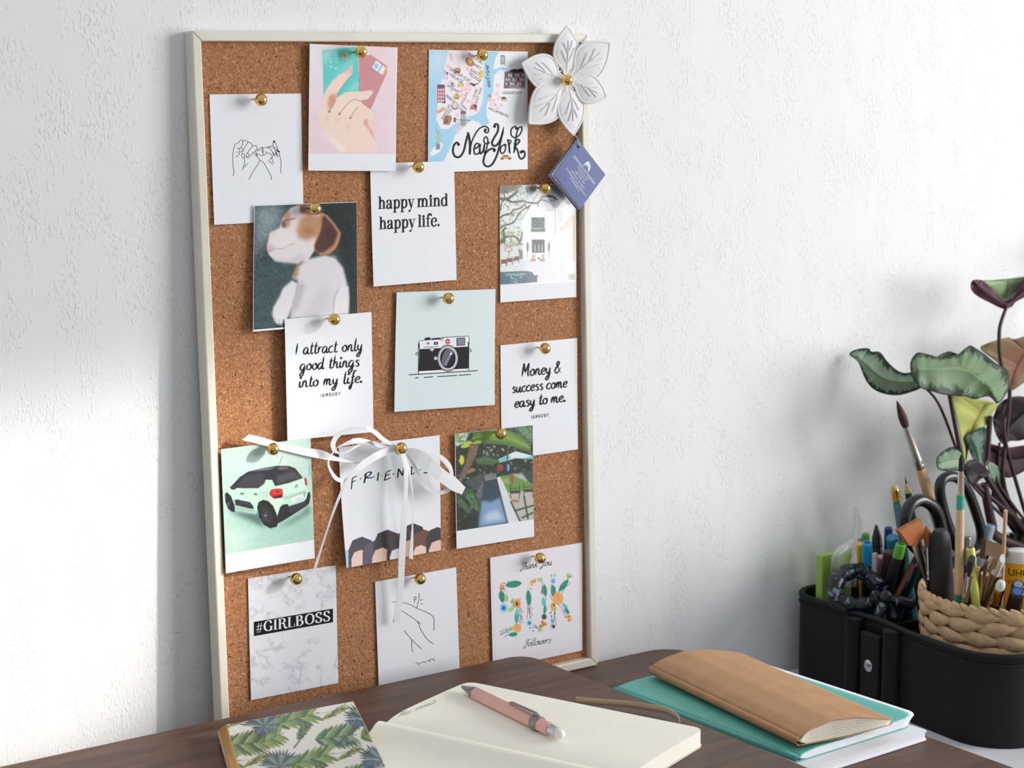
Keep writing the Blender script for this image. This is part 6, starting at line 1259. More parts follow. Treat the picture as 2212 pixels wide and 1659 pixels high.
def pen(label, top, nxt, Y, r, mtop, mbody, capfrac=.35, name='felt_pen', cat='pen', Yb=None, hollow=None, group=PENS, zb=None, bask=False, front=None, back=None):
    A, E, _ = place(top, nxt, Y, r, in_basket if bask else in_case, front=front, back=back); ax_ = (E-A)/np.linalg.norm(E-A); M_ = A+ax_*min(capfrac*np.linalg.norm(E-A), PX(190))
    segs = [('cap', mtop, [(0, r*.82), (.03, r*.96), (.08, r), (1, r)], A, M_, {}), ('barrel', mbody, CYL(r*.94), M_, E, {})]
    if hollow: segs.append(('cap_end', hollow, [(0, r*.55), (1, r*.55)], A-ax_*.0004, A+ax_*.0002, {}))
    return stick(name, label, cat, group, E, segs)
c_yel = mat('yellow_plastic', (240, 180, 40), .35); c_lbl = mat('light_blue_plastic', (40, 160, 214), .3); c_dbl = mat('dark_blue_plastic', (34, 62, 130), .3); c_teal = mat('teal_plastic', (40, 140, 176), .3); c_grn = mat('green_plastic', (104, 176, 60), .3)
c_brn = mat('brown_plastic', (84, 54, 46), .35); c_plum = mat('plum_plastic', (70, 42, 48), .3); c_pink = mat('pink_plastic', (206, 150, 160), .35); c_sil = mat('silver_plastic', (186, 188, 196), .3, .4); c_dk = mat('dark_plastic', (26, 26, 32), .3); c_red = mat('red_brown_lacquer', (124, 58, 42), .3)
w_lt = mat('pale_wood', (222, 186, 146), .5, var=.06); ferr = mat('bright_ferrule', (214, 212, 206), .18, 1.0)
# green card box
GB = P3(165, 1206, -.052)+cu*.004; up_ = np.array([0, 0, 1.0]); right = P3(385, 1190, -.045)+cu*.003-GB; right[2] = 0; left = P3(110, 1190, -.042)+cu*.004-GB; left[2] = 0; left = left*.8
t = thing('tissue_box', GB*[1, 1, 0]+[0, 0, CF], 'flat lime green card box standing at the left end of the black case', 'box')
base = np.array([GB[0], GB[1], CF+.0003])
H_ = GB[2]-CF
MB().hexa([base, base+right, base+right+left, base+left]+[base+up_*H_, base+right+up_*H_, base+right+left+up_*H_, base+left+up_*H_]).obj('box_body', mat('lime_card', (146, 190, 84), .5), t, smooth=False, bevel=.0008)
nrm = np.cross(right, up_); nrm /= np.linalg.norm(nrm); nrm = nrm if nrm @ (CAM-GB) > 0 else -nrm
MB().add([base+nrm*.0004+up_*H_, base+nrm*.0004+up_*H_*.2, base+right*.42+nrm*.0012+up_*H_*.0+up_*.004], [(0, 1, 2)]).obj('flap', mat('lime_card', (146, 190, 84), .5), t, smooth=False, solid=.0005)
# thin clear sleeve
M_film = bpy.data.materials.new('clear_film'); M_film.use_nodes = True; n_ = M_film.node_tree.nodes; b_ = n_['Principled BSDF']; b_.inputs['Base Color'].default_value = (.95, .97, 1, 1); b_.inputs['Alpha'].default_value = .28; b_.inputs['Roughness'].default_value = .15
V = []; F = []
for i, (x0, x1, y) in enumerate(((412, 432, 840), (402, 448, 880), (405, 470, 960), (395, 478, 1060), (300, 470, 1130), (250, 460, 1200), (245, 440, 1300), (250, 430, 1420))):
    for j in range(9):
        s_ = j/8; V.append(P3(x0+(x1-x0)*s_, y, -.050-.006*math.sin(s_*7+i*1.3)))
for i in range(7):
    for j in range(8): F.append((i*9+j, i*9+j+1, (i+1)*9+j+1, (i+1)*9+j))
o = mesh_obj('clear_sleeve', V, F, M_film, None, True, solid=.0001); tag(o, 'crumpled clear plastic sleeve sticking up beside the lime green box', 'sleeve')
gb = (base+base+right+left)/2
for s_ in (0.0, .5, 1.0): PLACED.append((base+right*s_+left*.5, base+right*s_+left*.5+up_*H_, np.linalg.norm(left)/2+.001))
# scissors behind the basket
YS = -.110
t = thing('scissors', (*P3(1100, 1400, YS)[:2], CF), 'scissors with glossy black loop handles upwards, standing in the case behind the woven basket', 'scissors')
for pts, rad in ((((1028, 720), (1045, 655), (1100, 628), (1170, 650), (1235, 745), (1290, 890), (1325, 1020), (1312, 1130), (1240, 1185), (1150, 1130), (1090, 980), (1048, 840)), 38), (((1050, 1130), (1035, 980), (990, 855), (900, 798), (820, 832), (778, 930), (800, 1050), (860, 1140), (970, 1195)), 44)):
    q = catmull([P3(x, y, YS+(.005 if rad == 38 else -.004)) for x, y in pts], 7, True); MB().tube(q, PX(rad, YS), 14, True).obj('handle', M_blk, t); LOOPS = (LOOPS if rad == 44 else [])+[(q[i], q[i+2 if i+2 < len(q) else 0], PX(rad, YS)) for i in range(0, len(q), 2)]
for a, b in (((1120, 1190), (1080, 1560)), ((1190, 1190), (1110, 1560))):
    A, E, _ = place(a, b, YS-.001, .0045, in_case, reach=.01); MB().lathe([(0, .006), (.5, .0055), (.95, .002), (1, .0006)], A, E, 12, flat=.3, fdir=(0, 1, 0)).obj('blade', M_steel, t)
PLACED += LOOPS
# pens
pen('yellow felt pen standing next to the light blue marker in the black case', (455, 1108), (466, 1300), -.076, PX(26), c_yel, c_yel)
pen('light blue marker cap standing in the black case', (508, 1100), (504, 1300), -.082, PX(36), c_lbl, c_dk, hollow=c_dbl)
pen('brown capped pen standing behind the yellow pen in the black case', (462, 1070), (466, 1200), -.050, PX(24), c_brn, c_dk, front=.006)
pen('green capped pen standing behind the light blue marker in the black case', (500, 1036), (496, 1200), -.048, PX(28), c_grn, c_dk, front=.006)
pen('dark blue capped pen standing behind the cone tipped marker in the black case', (662, 992), (655, 1200), -.052, PX(30), c_dbl, c_dk, front=.01)
pen('teal capped pen leaning behind the green ended marker in the black case', (688, 1060), (720, 1250), -.072, PX(46), c_teal, c_dk, .2, front=.012)
pen('dark plum marker standing in front of the light coloured pens in the black case', (672, 1165), (640, 1330), -.094, PX(44), c_plum, c_plum)
pen('dark marker with a bright green end standing in the black case', (752, 1112), (690, 1330), -.090, PX(38), c_grn, c_dk, .10, hollow=mat('dark_green_plastic', (60, 110, 40), .4))
pen('slim silver ended pen standing left of the pink pen in the black case', (565, 1176), (560, 1300), -.088, PX(20), c_sil, c_dk, .15)
pen('dull pink ended pen standing left of the dark plum marker in the black case', (606, 1200), (600, 1330), -.086, PX(28), c_pink, c_dk, .18)
pen('black pen with a round shiny end standing in front of the green ended marker', (757, 1190), (745, 1330), -.102, PX(26), c_dk, c_dk)
A, E, _ = place((573, 972), (588, 1260), -.066, PX(40), front=.008)
stick('brush_pen', 'black pen with a pointed cone cap standing in the middle of the black case', 'pen', PENS, E, [('cone_cap', c_dk, [(0, .0006), (.08, .0016), (.55, PX(36)), (.9, PX(40)), (1, PX(40))], A, A+(E-A)/np.linalg.norm(E-A)*PX(170), {}), ('barrel', c_dk, CYL(PX(39)), A+(E-A)/np.linalg.norm(E-A)*PX(168), E, {})])
A, E, _ = place((846, 1236), (735, 1450), -.108, PX(20.5))
stick('coloured_pencil', 'red-brown lacquered pencil leaning in the middle of the black case', 'pencil', PENS, E, [('shaft', c_red, CYL(PX(20)), A, E, {'seg': 6}), ('end_dip', c_dk, CYL(PX(20.5)), A-(E-A)*.03, A+(E-A)*.02, {'seg': 6})])
pen('dark green pencil leaning behind the red-brown pencil in the black case', (872, 1270), (815, 1420), -.101, PX(22), mat('dark_green_lacquer', (20, 62, 58), .35), mat('dark_green_lacquer', (20, 62, 58), .35), name='coloured_pencil', cat='pencil')
# pencil with eraser
A, E, _ = place((703, 692), (742, 950), -.070, PX(33)); B = A+(E-A)*place.frac((742, 950)); L_ = lambda s_: A+(B-A)*s_
stick('pencil', 'teal patterned pencil with gold ferrule and worn eraser upwards in the black case', 'pencil', PENS, E, [('eraser', mat('beige_rubber', (196, 176, 140), .6), [(0, PX(16)), (.3, PX(25)), (1, PX(28))], L_(0), L_(.1), {}), ('ferrule', mat('gold_ferrule', (230, 190, 90), .2, 1.0), [(0, PX(30)), (.2, PX(33)), (.3, PX(29)), (.5, PX(33)), (.6, PX(29)), (.8, PX(33)), (1, PX(31))], L_(.1), L_(.42), {}), ('shaft', mat('teal_gold_lacquer', (66, 124, 134), .35, var=.5, vscale=400), CYL(PX(29)), L_(.42), E, {'seg': 6})])
A, E, _ = place((780, 630), (806, 770), -.078, PX(27)); B = A+(E-A)*place.frac((806, 770)); L_ = lambda s_: A+(B-A)*s_
stick('pencil', 'sharpened graphite pencil, point upwards, behind the scissors in the black case', 'pencil', PENS, E, [('lead', mat('graphite', (50, 50, 54), .4), [(0, .0002), (1, PX(8))], L_(0), L_(.3), {}), ('sharpened_wood', w_lt, [(0, PX(8)), (1, PX(27))], L_(.3), L_(.72), {}), ('shaft', mat('dark_green_lacquer', (20, 62, 58), .35), CYL(PX(27)), L_(.72), E, {'seg': 6})])
# big round brush
A, E, _ = place((722, 88), (960, 780), -.088, PX(46)); B = A+(E-A)*place.frac((960, 780)); L_ = lambda s_: A+(B-A)*s_
stick('paint_brush', 'large round paint brush, dark red hair upwards, with pale wooden handle in the black case', 'brush', PENS, E, [('bristles', mat('dark_red_hair', (66, 26, 32), .6, bump=.6, bscale=900), [(0, PX(4)), (.25, PX(19)), (.6, PX(31)), (.85, PX(30)), (1, PX(24))], L_(0), L_(.245), {}), ('ferrule', ferr, [(0, PX(23)), (.1, PX(25)), (.8, PX(33)), (.84, PX(37)), (.88, PX(33)), (.92, PX(38)), (1, PX(36))], L_(.235), L_(.655), {}), ('handle', w_lt, [(0, PX(35)), (.15, PX(43)), (.4, PX(48)), (1, PX(34))], L_(.65), E, {})])

# knotted headband
M_navy = bpy.data.materials.new('navy_satin'); M_navy.use_nodes = True; n_ = M_navy.node_tree.nodes; l_ = M_navy.node_tree.links; b_ = n_['Principled BSDF']; b_.inputs['Roughness'].default_value = .32
tc_ = n_.new('ShaderNodeTexCoord'); wv = n_.new('ShaderNodeTexNoise'); wv.inputs['Scale'].default_value = 75; wv.inputs['Detail'].default_value = 1; wv.inputs['Distortion'].default_value = 1.6; l_.new(tc_.outputs['Object'], wv.inputs['Vector']); rp = n_.new('ShaderNodeValToRGB'); rp.color_ramp.elements[0].position = .62; rp.color_ramp.elements[1].position = .66; rp.color_ramp.elements[0].color = (*lin((14, 24, 38)), 1); rp.color_ramp.elements[1].color = (*lin((110, 128, 144)), 1); l_.new(wv.outputs['Fac'], rp.inputs[0]); l_.new(rp.outputs[0], b_.inputs['Base Color'])
t = thing('hair_scrunchie', P3(500, 1560, -.105), 'dark navy satin scrunchie with pale leaf pattern and knotted bow in the black case', 'scrunchie')
path = [P3(x, y, Y) for x, y, Y in ((600, 1490, -.122), (520, 1545, -.112), (400, 1550, -.102), (300, 1500, -.092), (280, 1400, -.084), (350, 1322, -.078), (450, 1305, -.080), (540, 1360, -.092), (605, 1440, -.110))]
pp = catmull(path, 8); MB().tube(pp, [PX(56)*(1+.10*math.sin(i*.8)+.05*math.sin(i*2.1)) for i in range(len(pp))], 18).obj('gathered_loop', M_navy, t)
kn = P3(640, 1500, -.128); MB().ball(kn, PX(56), sc=(.9, .8, 1.0)).obj('knot', M_navy, t)
for nm, pts, rr in (('bow_tail', ((640, 1500, -.128), (680, 1580, -.130), (690, 1640, -.132)), (30, 56, 62)), ('bow_tail', ((640, 1500, -.128), (600, 1580, -.127), (575, 1640, -.126)), (30, 46, 44)), ('bow_loop', ((650, 1500, -.128), (730, 1520, -.134), (810, 1540, -.138), (850, 1500, -.140)), (34, 56, 60, 34))):
    q = catmull([P3(*a) for a in pts], 6); MB().tube(q, np.interp(np.linspace(0, 1, len(q)), np.linspace(0, 1, len(rr)), [PX(r) for r in rr]), 12, flat=.7).obj(nm, M_navy, t)

A, E, _ = place((1030, 1010), (1045, 1500), -.200, .0116, in_basket)
t = stick('tool_handle', 'thick matt black rubber tool handle standing at the left edge of the woven basket', 'tool', None, E, [('grip', M_rub, [(0, .006), (.03, .0095), (.1, .0110), (.3, .0115), (.6, .0114), (1, .011)], A, E, {'seg': 24, 'flat': .9, 'fdir': (0, 1, 0)})])

# brushes and other things in the basket
def brush(label, tipA, tipB, base, Y, w0, w1, mh, fer, wf0, wf1, hnd, rh, flat=.3, tip=.35, Yb=None, grp=BRU, ferm=None, name='paint_brush'):
    hp = np.hypot(tipB[0]-tipA[0], tipB[1]-tipA[1]); tl_ = np.hypot(base[0]-tipA[0], base[1]-tipA[1])
    A, E, _ = place(tipA, base, Y, PX(max(wf0, wf1*1.15)*.92), in_basket, (.3, PX(w0)*.45)); s2 = project(E)-np.array(z1(tipA)[0]); full = np.linalg.norm(s2)*3.317
    B = A+(E-A)*(hp/full); ax_ = E-B; f = (tl_-hp)/(full-hp)*fer
    side = {'flat': flat, 'fdir': (.57, -.8, 0)}
    return stick(name, label, 'brush', grp, E, [('bristles', mh, [(0, PX(w0)*tip), (.12, PX(w0)*(.5+.5*tip)), (.35, PX(w0)), (1, PX(w1))], A, B, dict(side, seg=24)), ('ferrule', ferm or ferr, [(0, PX(wf0)), (.75, PX(wf1)), (.8, PX(wf1)*1.15), (.9, PX(wf1)), (1, PX(wf1)*1.1)], B-ax_*.01, B+ax_*f, dict(seg=20)), ('handle', hnd, [(0, PX(rh)), (1, PX(rh)*.7)], B+ax_*f*.98, E, {})])
h_or = mat('orange_hair', (176, 104, 50), .6, bump=.7, bscale=1400); h_br = mat('brown_hair', (98, 68, 44), .65, bump=.7, bscale=1400); h_bk = mat('black_hair', (22, 20, 22), .6, bump=.7, bscale=1400); h_wh = mat('white_hair', (214, 216, 224), .55, bump=.7, bscale=1400); cl_f = mat('champagne_ferrule', (190, 164, 142), .22, .9)
# wide flat brush: a block of hair fanning out from its ferrule
def flat_brush(label, quad, fer, base, Y, m, th=.006, wf=22):
    qb = tuple((np.array(quad[2])+np.array(quad[3]))/2); A_, E, Y = place(qb, base, Y, PX(wf)*.9, in_basket, back=.03); q = [P3(*p_, Y) for p_ in quad]
    PLACED.append(((q[0]+q[3])/2, (q[1]+q[2])/2, th*.8)); PLACED.append((q[3], q[2], th*.7)); PLACED.append((q[0], q[1], th*.7)); nv_ = np.cross(q[1]-q[0], q[3]-q[0]); nv_ /= np.linalg.norm(nv_); bt = (q[2]+q[3])/2
    t = thing('paint_brush', E, label, 'brush', BRU); V = []; F = []; N_ = 14
    for j in range(6):
        s_ = j/5
        for i in range(N_+1):
            r_ = i/N_; p_ = (q[0]*(1-r_)+q[1]*r_)*(1-s_)+(q[3]*(1-r_)+q[2]*r_)*s_
            if j == 0: p_ = p_+(q[0]-q[3])*.02*math.sin(i*2.7)
            V.append(p_)
    for j in range(5):
        for i in range(N_): a = j*(N_+1)+i; F.append((a, a+1, a+N_+2, a+N_+1))
    mesh_obj('bristles', V, F, m, t, False, solid=th)
    ax_ = E-bt; w_ = np.linalg.norm(q[2]-q[3])/2; M_ = bt+ax_*fer; MB().lathe([(0, w_*1.02), (.25, w_*.95), (.6, PX(wf)), (.9, PX(wf)*.85), (1, PX(wf)*.95)], bt-ax_*.01, M_, 24, flat=.4, fdir=(.57, -.8, 0)).obj('ferrule', ferr, t)
    MB().lathe([(0, PX(wf)*.85), (1, PX(wf)*.6)], M_, E, 14).obj('handle', c_dk, t)
flat_brush('flat brush with wide orange-brown hair leaning left out of the woven basket', ((722, 1015), (880, 930), (912, 1062), (800, 1122)), .62, (930, 1340), -.196, h_or)
flat_brush('flat brush with wide dark brown hair leaning right, behind the clear haired brush', ((1345, 1078), (1508, 1132), (1488, 1212), (1330, 1215)), .5, (1322, 1420), -.215, h_br)
brush('small round brush with orange hair next to the wide orange-brown brush', (936, 985), (934, 1130), (950, 1370), -.192, 34, 22, h_or, .95, 22, 17, c_dk, 16, .8)
brush('round brush with black fanned hair in front of the yellow-green pencil', (1258, 1215), (1243, 1335), (1205, 1520), -.246, 50, 24, h_bk, .95, 25, 22, c_dk, 20, .5, .9, ferm=ferr)
brush('small round brush with brown hair between the black and the clear haired brushes', (1350, 1262), (1330, 1362), (1265, 1540), -.250, 26, 22, h_br, .95, 25, 22, c_dk, 20, .8, .5, ferm=cl_f)
brush('brush with clear white hair and champagne ferrule at the front of the woven basket', (1478, 1215), (1425, 1320), (1345, 1545), -.254, 48, 36, h_wh, .95, 36, 24, c_dk, 20, .4, .9, ferm=cl_f)
brush('short brush with dark brown hair and clear handle behind the champagne brushes', (1366, 1240), (1352, 1330), (1320, 1500), -.240, 28, 24, h_br, .95, 26, 24, c_dk, 20, .5, .8, ferm=cl_f)
# long thin brush
A, E, _ = place((1183, 470), (1162, 1500), -.232, PX(29), in_basket); B = A+(E-A)*place.frac((1162, 1500)); L_ = lambda s_: A+(B-A)*s_
stick('paint_brush', 'long thin brush with dark hair, teal ring and pale wooden handle in the woven basket', 'brush', BRU, E, [('bristles', h_bk, [(0, PX(4)), (.3, PX(14)), (.8, PX(18)), (1, PX(17))], L_(0), L_(.11), {}), ('ferrule', ferr, [(0, PX(17)), (.5, PX(21)), (1, PX(25))], L_(.105), L_(.27), {}), ('colour_ring', mat('teal_paint', (70, 176, 150), .3, .2), [(0, PX(25)), (.3, PX(27)), (.5, PX(25)), (.7, PX(27)), (1, PX(27))], L_(.265), L_(.36), {}), ('handle', w_lt, [(0, PX(26)), (.4, PX(29)), (1, PX(26))], L_(.355), L_(.945), {}), ('end_dip', mat('teal_paint', (20, 120, 116), .35), [(0, PX(26)), (1, PX(24))], L_(.94), E, {})])
pen('yellow-green highlighter pencil standing behind the black haired brush', (1247, 1138), (1276, 1430), -.225, PX(30), mat('pale_gold_foil', (226, 216, 120), .3, .3), mat('lime_yellow', (206, 214, 110), .4), .25, 'highlighter', 'pen', group=None, bask=True, front=.012, hollow=mat('dark_core', (70, 66, 50), .6))
pen('marker with a ribbed grey metal end standing between scissors handles and long brush', (1226, 1060), (1226, 1200), -.205, PX(26), mat('ribbed_grey', (120, 120, 122), .3, .8), c_dk, .3, 'marker', 'pen', group=None, bask=True)
pen('thin plain wooden stick standing at the back right of the woven basket', (1500, 870), (1488, 1120), -.215, PX(13), w_lt, w_lt, .5, 'wooden_stick', 'stick', group=None, bask=True)
pen('pale translucent capped pen leaning behind the dark brown flat brush', (1395, 975), (1368, 1075), -.105, PX(35), mat('pale_blue_plastic', (206, 222, 234), .2, trans=.4), mat('pale_blue_plastic', (206, 222, 234), .2, trans=.4), .5, 'gel_pen', 'pen', group=None, hollow=c_lbl)
A, E, _ = place((1472, 1378), (1432, 1520), -.266, PX(35), in_basket); B = A+(E-A)*place.frac((1432, 1520)); L_ = lambda s_: A+(B-A)*s_
stick('eyeliner_pen', 'pen with shiny gold cap and white rounded tip at the front of the woven basket', 'pen', None, E, [('white_tip', mat('white_plastic', (236, 236, 236), .3), [(0, PX(12)), (.3, PX(28)), (.7, PX(32)), (1, PX(30))], L_(0), L_(.32), {}), ('gold_cap', mat('gold_cap', (212, 172, 120), .15, 1.0), [(0, PX(30)), (.06, PX(33)), (.9, PX(33)), (1, PX(36))], L_(.3), L_(.98), {}), ('barrel', c_dk, CYL(PX(30)), L_(.97), E, {})])
for lab, top, nx, Y in (('dark navy bottle with a pale round cap end, behind the other navy bottle', (1592, 1402), (1570, 1540), -.262), ('dark navy bottle with a blue round cap end, right in the woven basket', (1585, 1452), (1545, 1600), -.272)):
    A, E, _ = place(top, nx, Y, PX(47), in_basket); ax_ = (E-A)/np.linalg.norm(E-A); R_ = PX(46)
    stick('small_bottle', lab, 'bottle', 'navy bottles in the basket', E, [('cap', mat('navy_gloss', (16, 18, 34), .2, spec=.7), [(0, R_*.8), (.03, R_*.95), (.08, R_), (1, R_)], A, A+ax_*.032, {}), ('cap_badge', mat('badge_blue', (70, 110, 190), .3, .3) if Y < -.27 else mat('badge_grey', (150, 154, 162), .3, .3), [(0, R_*.62), (1, R_*.62)], A-ax_*.0003, A+ax_*.0002, {}), ('bottle', mat('navy_gloss', (16, 18, 34), .2, spec=.7), CYL(R_*.95), A+ax_*.0315, E, {})])
# glue stick
A, E, _ = place((1605, 1150), (1600, 1500), -.225, PX(100), in_basket); ax_ = (E-A)/np.linalg.norm(E-A); R_ = PX(100)
t = stick('glue_stick', 'glue stick with white cap and yellow label at the right of the woven basket', 'glue', None, E, [('cap', mat('white_plastic', (236, 236, 236), .3), [(0, R_*.85), (.06, R_*.97), (.15, R_), (1, R_)], A, A+ax_*.0125, {'seg': 32}), ('tube', mat('glue_yellow', (246, 184, 30), .4), [(0, R_*.97), (1, R_*.97)], A+ax_*.0123, E, {'seg': 32})])
def wrap(txt, x0, x1, y, h, m, nm):
    V, F = font_text(txt); a = (V[:, 0]-V[:, 0].min())/(np.ptp(V[:, 0])); out = []
    vd = CAM-A; vd[2] = 0; vd /= np.linalg.norm(vd); sdv = np.array([-vd[1], vd[0], 0])
    for s_, vv in zip(a, V[:, 1]/.7):
        th_ = math.asin(max(-.97, min(.97, x0+(x1-x0)*s_))); out.append(A+ax_*(y-h*vv)+(sdv*math.sin(th_)+vd*math.cos(th_))*(R_*.97+.0002))
    mesh_obj(nm, out, F, m, t)
wrap('UHU', -.78, .62, .0235, .0068, mat('label_black', (24, 22, 20), .5), 'lettering'); wrap('photo', -.80, .50, .0315, .0048, mat('label_red', (206, 60, 40), .5), 'lettering'); wrap('stic', -.60, .30, .0385, .0048, mat('label_red', (206, 60, 40), .5), 'lettering')

# ------------------------------------------------------------------ potted plant
z2 = Z(3.456, 1780, 580)
M_stem = mat('dark_stem', (62, 36, 38), .45); M_soil = mat('potting_soil', (44, 36, 30), .95, bump=1, bscale=400)
M_leaf = mat_attr('patterned_leaf', .5, .3, 0)
t = thing('potted_plant', (.965, -.080, -.0598), 'leafy houseplant with grey-green and purple leaves behind the basket, in a pot by the wall', 'plant')
MB().lathe([(0, .036), (.02, .04), (.9, .050), (.9, .053), (1, .053), (1, .047), (.9, .045)], (.965, -.080, -.0595), (.965, -.080, .045), 40).obj('pot', mat('grey_ceramic', (150, 150, 152), .4), t)
MB().lathe([(0, .044), (1, .044)], (.965, -.080, .0335), (.965, -.080, .036), 32).obj('soil', M_soil, t)
def leaf3(outline, rib, Y, tilt=(0, 0), cup=0, top=True, cols=None, tr=z2, wob=.0012, K=9, band=.24, wav=0):
    """leaf blade filled from its outline towards the midrib; a real curved sheet at depth Y"""
    O = catmull(tr(*outline), 6, True); Rb = catmull(tr(*rib), 12); c0 = O.mean(0); n = len(O)
    d2 = ((O[:, None, :]-Rb[None])**2).sum(2); T = Rb[d2.argmin(1)]
    V = []; Cc = []; F = []
    scale = max(np.ptp(O[:, 0]), np.ptp(O[:, 1]))
    for k_ in range(K+1):
        f = k_/K
        for i in range(n):
            q = O[i]*(1-f)+T[i]*f; dx, dy = (q-c0)/scale
            y = Y+tilt[0]*dx+tilt[1]*dy+cup*(f*f)+wob*math.sin(i*.55)*(1-f)+wav*math.sin(i*.23)*(1-f)
            V.append(on_y(q[0], q[1], y)); jag = band*(1+.30*math.sin(i*2.4)+.2*math.sin(i*5.1))
            if cols['kind'] == 'top':
                c = cols['dark'] if f < jag else cols['pale']; c = np.array(c, float)
                if f >= jag: c = c*(1-.05*(1 if math.sin(i*.9) > .3 else 0))
                if f > .97: c = np.array(cols.get('rib', (110, 150, 96)), float)
            else:
                s_ = (f*.7+.3*dx+.5); c = np.array(cols['a'], float)*(1-np.clip(s_-.3, 0, 1))+np.array(cols['b'], float)*np.clip(s_-.3, 0, 1); c = c*(1-.05*math.sin(i*.8))
            Cc.append(c)
    for k_ in range(K):
        for i in range(n): F.append((k_*n+i, k_*n+(i+1) % n, (k_+1)*n+(i+1) % n, (k_+1)*n+i))
    me = bpy.data.meshes.new('leaf'); me.from_pydata([tuple(map(float, v)) for v in V], [], F); me.update(); a = me.color_attributes.new('Print', 'FLOAT_COLOR', 'POINT')
    a.data.foreach_set('color', np.hstack([lin(np.clip(np.array(Cc), 0, 255)), np.ones((len(V), 1))]).astype(np.float32).ravel()); me.materials.append(M_leaf); me.polygons.foreach_set('use_smooth', [True]*len(me.polygons))
    o = link(bpy.data.objects.new('leaf', me), t); s = o.modifiers.new('thickness', 'SOLIDIFY'); s.thickness = .0005; s.offset = 0; return o
GT = {'kind': 'top', 'dark': (48, 66, 56), 'pale': (138, 162, 140)}; GT2 = {'kind': 'top', 'dark': (54, 66, 56), 'pale': (118, 142, 108)}
PU = {'kind': 'u', 'a': (84, 42, 58), 'b': (62, 30, 46)}; DK = {'kind': 'u', 'a': (38, 20, 30), 'b': (28, 16, 24)}; OR = {'kind': 'u', 'a': (128, 120, 74), 'b': (150, 96, 84)}; YG = {'kind': 'u', 'a': (166, 178, 92), 'b': (190, 188, 110)}
leaf3([(190, 640), (240, 605), (330, 595), (355, 620), (420, 625), (470, 690), (540, 755), (600, 780), (690, 780), (730, 880), (640, 925), (540, 947), (430, 930), (350, 885), (300, 810), (255, 700)], [(240, 650), (330, 740), (450, 830), (600, 850), (690, 840)], -.030, (-.05, 0), -.006, True, GT, band=.30)
leaf3([(1170, 600), (1230, 555), (1370, 515), (1420, 528), (1560, 500), (1640, 620), (1600, 780), (1480, 860), (1390, 910), (1370, 800), (1290, 700)], [(1380, 880), (1450, 700), (1560, 560)], -.060, (0, .01), .004, False, OR)
leaf3([(645, 700), (690, 632), (740, 632), (790, 645), (860, 662), (930, 655), (1000, 640), (1050, 600), (1090, 575), (1140, 600), (1200, 640), (1280, 705), (1365, 755), (1385, 830), (1370, 920), (1300, 1008), (1230, 955), (1130, 975), (1060, 958), (1000, 952), (900, 942), (800, 915), (730, 895), (690, 860), (655, 800)], [(700, 745), (850, 740), (1000, 730), (1150, 800), (1280, 960)], -.105, (-.02, -.05), -.008, True, GT2, band=.26)
leaf3([(840, 665), (930, 618), (1000, 640), (1090, 600), (1050, 700), (900, 700)], [(880, 680), (1040, 660)], -.085, (0, 0), 0, True, {'kind': 'top', 'dark': (44, 56, 48), 'pale': (60, 76, 60)})
leaf3([(945, 940), (1040, 955), (1130, 970), (1290, 1008), (1260, 1070), (1200, 1180), (1130, 1240), (1090, 1300), (1060, 1440), (1040, 1390), (1015, 1230), (980, 1080)], [(1060, 1420), (1110, 1180), (1200, 1020)], -.082, (.03, 0), .008, False, YG)
leaf3([(1095, 130), (1105, 95), (1135, 83), (1180, 90), (1230, 130), (1290, 190), (1340, 232), (1380, 230), (1430, 170), (1500, 70), (1600, 70), (1620, 130), (1520, 200), (1430, 250), (1400, 285), (1340, 302), (1250, 262), (1160, 215), (1110, 175)], [(1150, 130), (1250, 210), (1360, 265), (1470, 190), (1580, 110)], -.070, (0, .02), -.004, False, PU)
leaf3([(1170, 92), (1260, 88), (1370, 75), (1500, 60), (1560, 66), (1470, 140), (1400, 225), (1345, 238), (1290, 195), (1225, 135)], [(1370, 90), (1360, 225)], -.063, (0, .02), .002, True, {'kind': 'top', 'dark': (110, 140, 100), 'pale': (150, 176, 134)}, band=.1)
leaf3([(1262, 1140), (1275, 1080), (1310, 1010), (1380, 965), (1480, 955), (1580, 1000), (1600, 1130), (1540, 1250), (1460, 1285), (1390, 1288), (1335, 1312), (1285, 1240)], [(1310, 1260), (1400, 1150), (1530, 1040)], -.066, (0, 0), .004, False, DK)
leaf3([(838, 1440), (850, 1400), (900, 1355), (960, 1332), (1015, 1345), (1040, 1420), (1030, 1500), (960, 1512), (890, 1510), (850, 1490)], [(870, 1450), (950, 1425), (1020, 1420)], -.092, (0, -.02), -.003, True, GT, band=.26)
leaf3([(1055, 1260), (1110, 1215), (1200, 1185), (1215, 1260), (1195, 1380), (1190, 1500), (1150, 1535), (1120, 1440), (1085, 1360)], [(1100, 1270), (1140, 1350), (1165, 1500)], -.086, (0, 0), -.003, True, {'kind': 'top', 'dark': (36, 50, 44), 'pale': (104, 130, 118)}, band=.34)
leaf3([(1180, 1300), (1250, 1310), (1370, 1335), (1500, 1320), (1600, 1340), (1590, 1450), (1480, 1520), (1380, 1562), (1300, 1530), (1230, 1440)], [(1220, 1340), (1380, 1420), (1560, 1390)], -.072, (0, 0), .004, False, PU)
leaf3([(1060, 1450), (1130, 1430), (1220, 1500), (1225, 1545), (1170, 1570), (1110, 1615), (1060, 1540)], [(1080, 1480), (1150, 1540)], -.100, (0, 0), 0, False, DK)
leaf3([(1225, 1440), (1290, 1470), (1340, 1560), (1330, 1640), (1270, 1600), (1235, 1530)], [(1240, 1460), (1310, 1600)], -.078, (0, 0), 0, True, GT, band=.2)
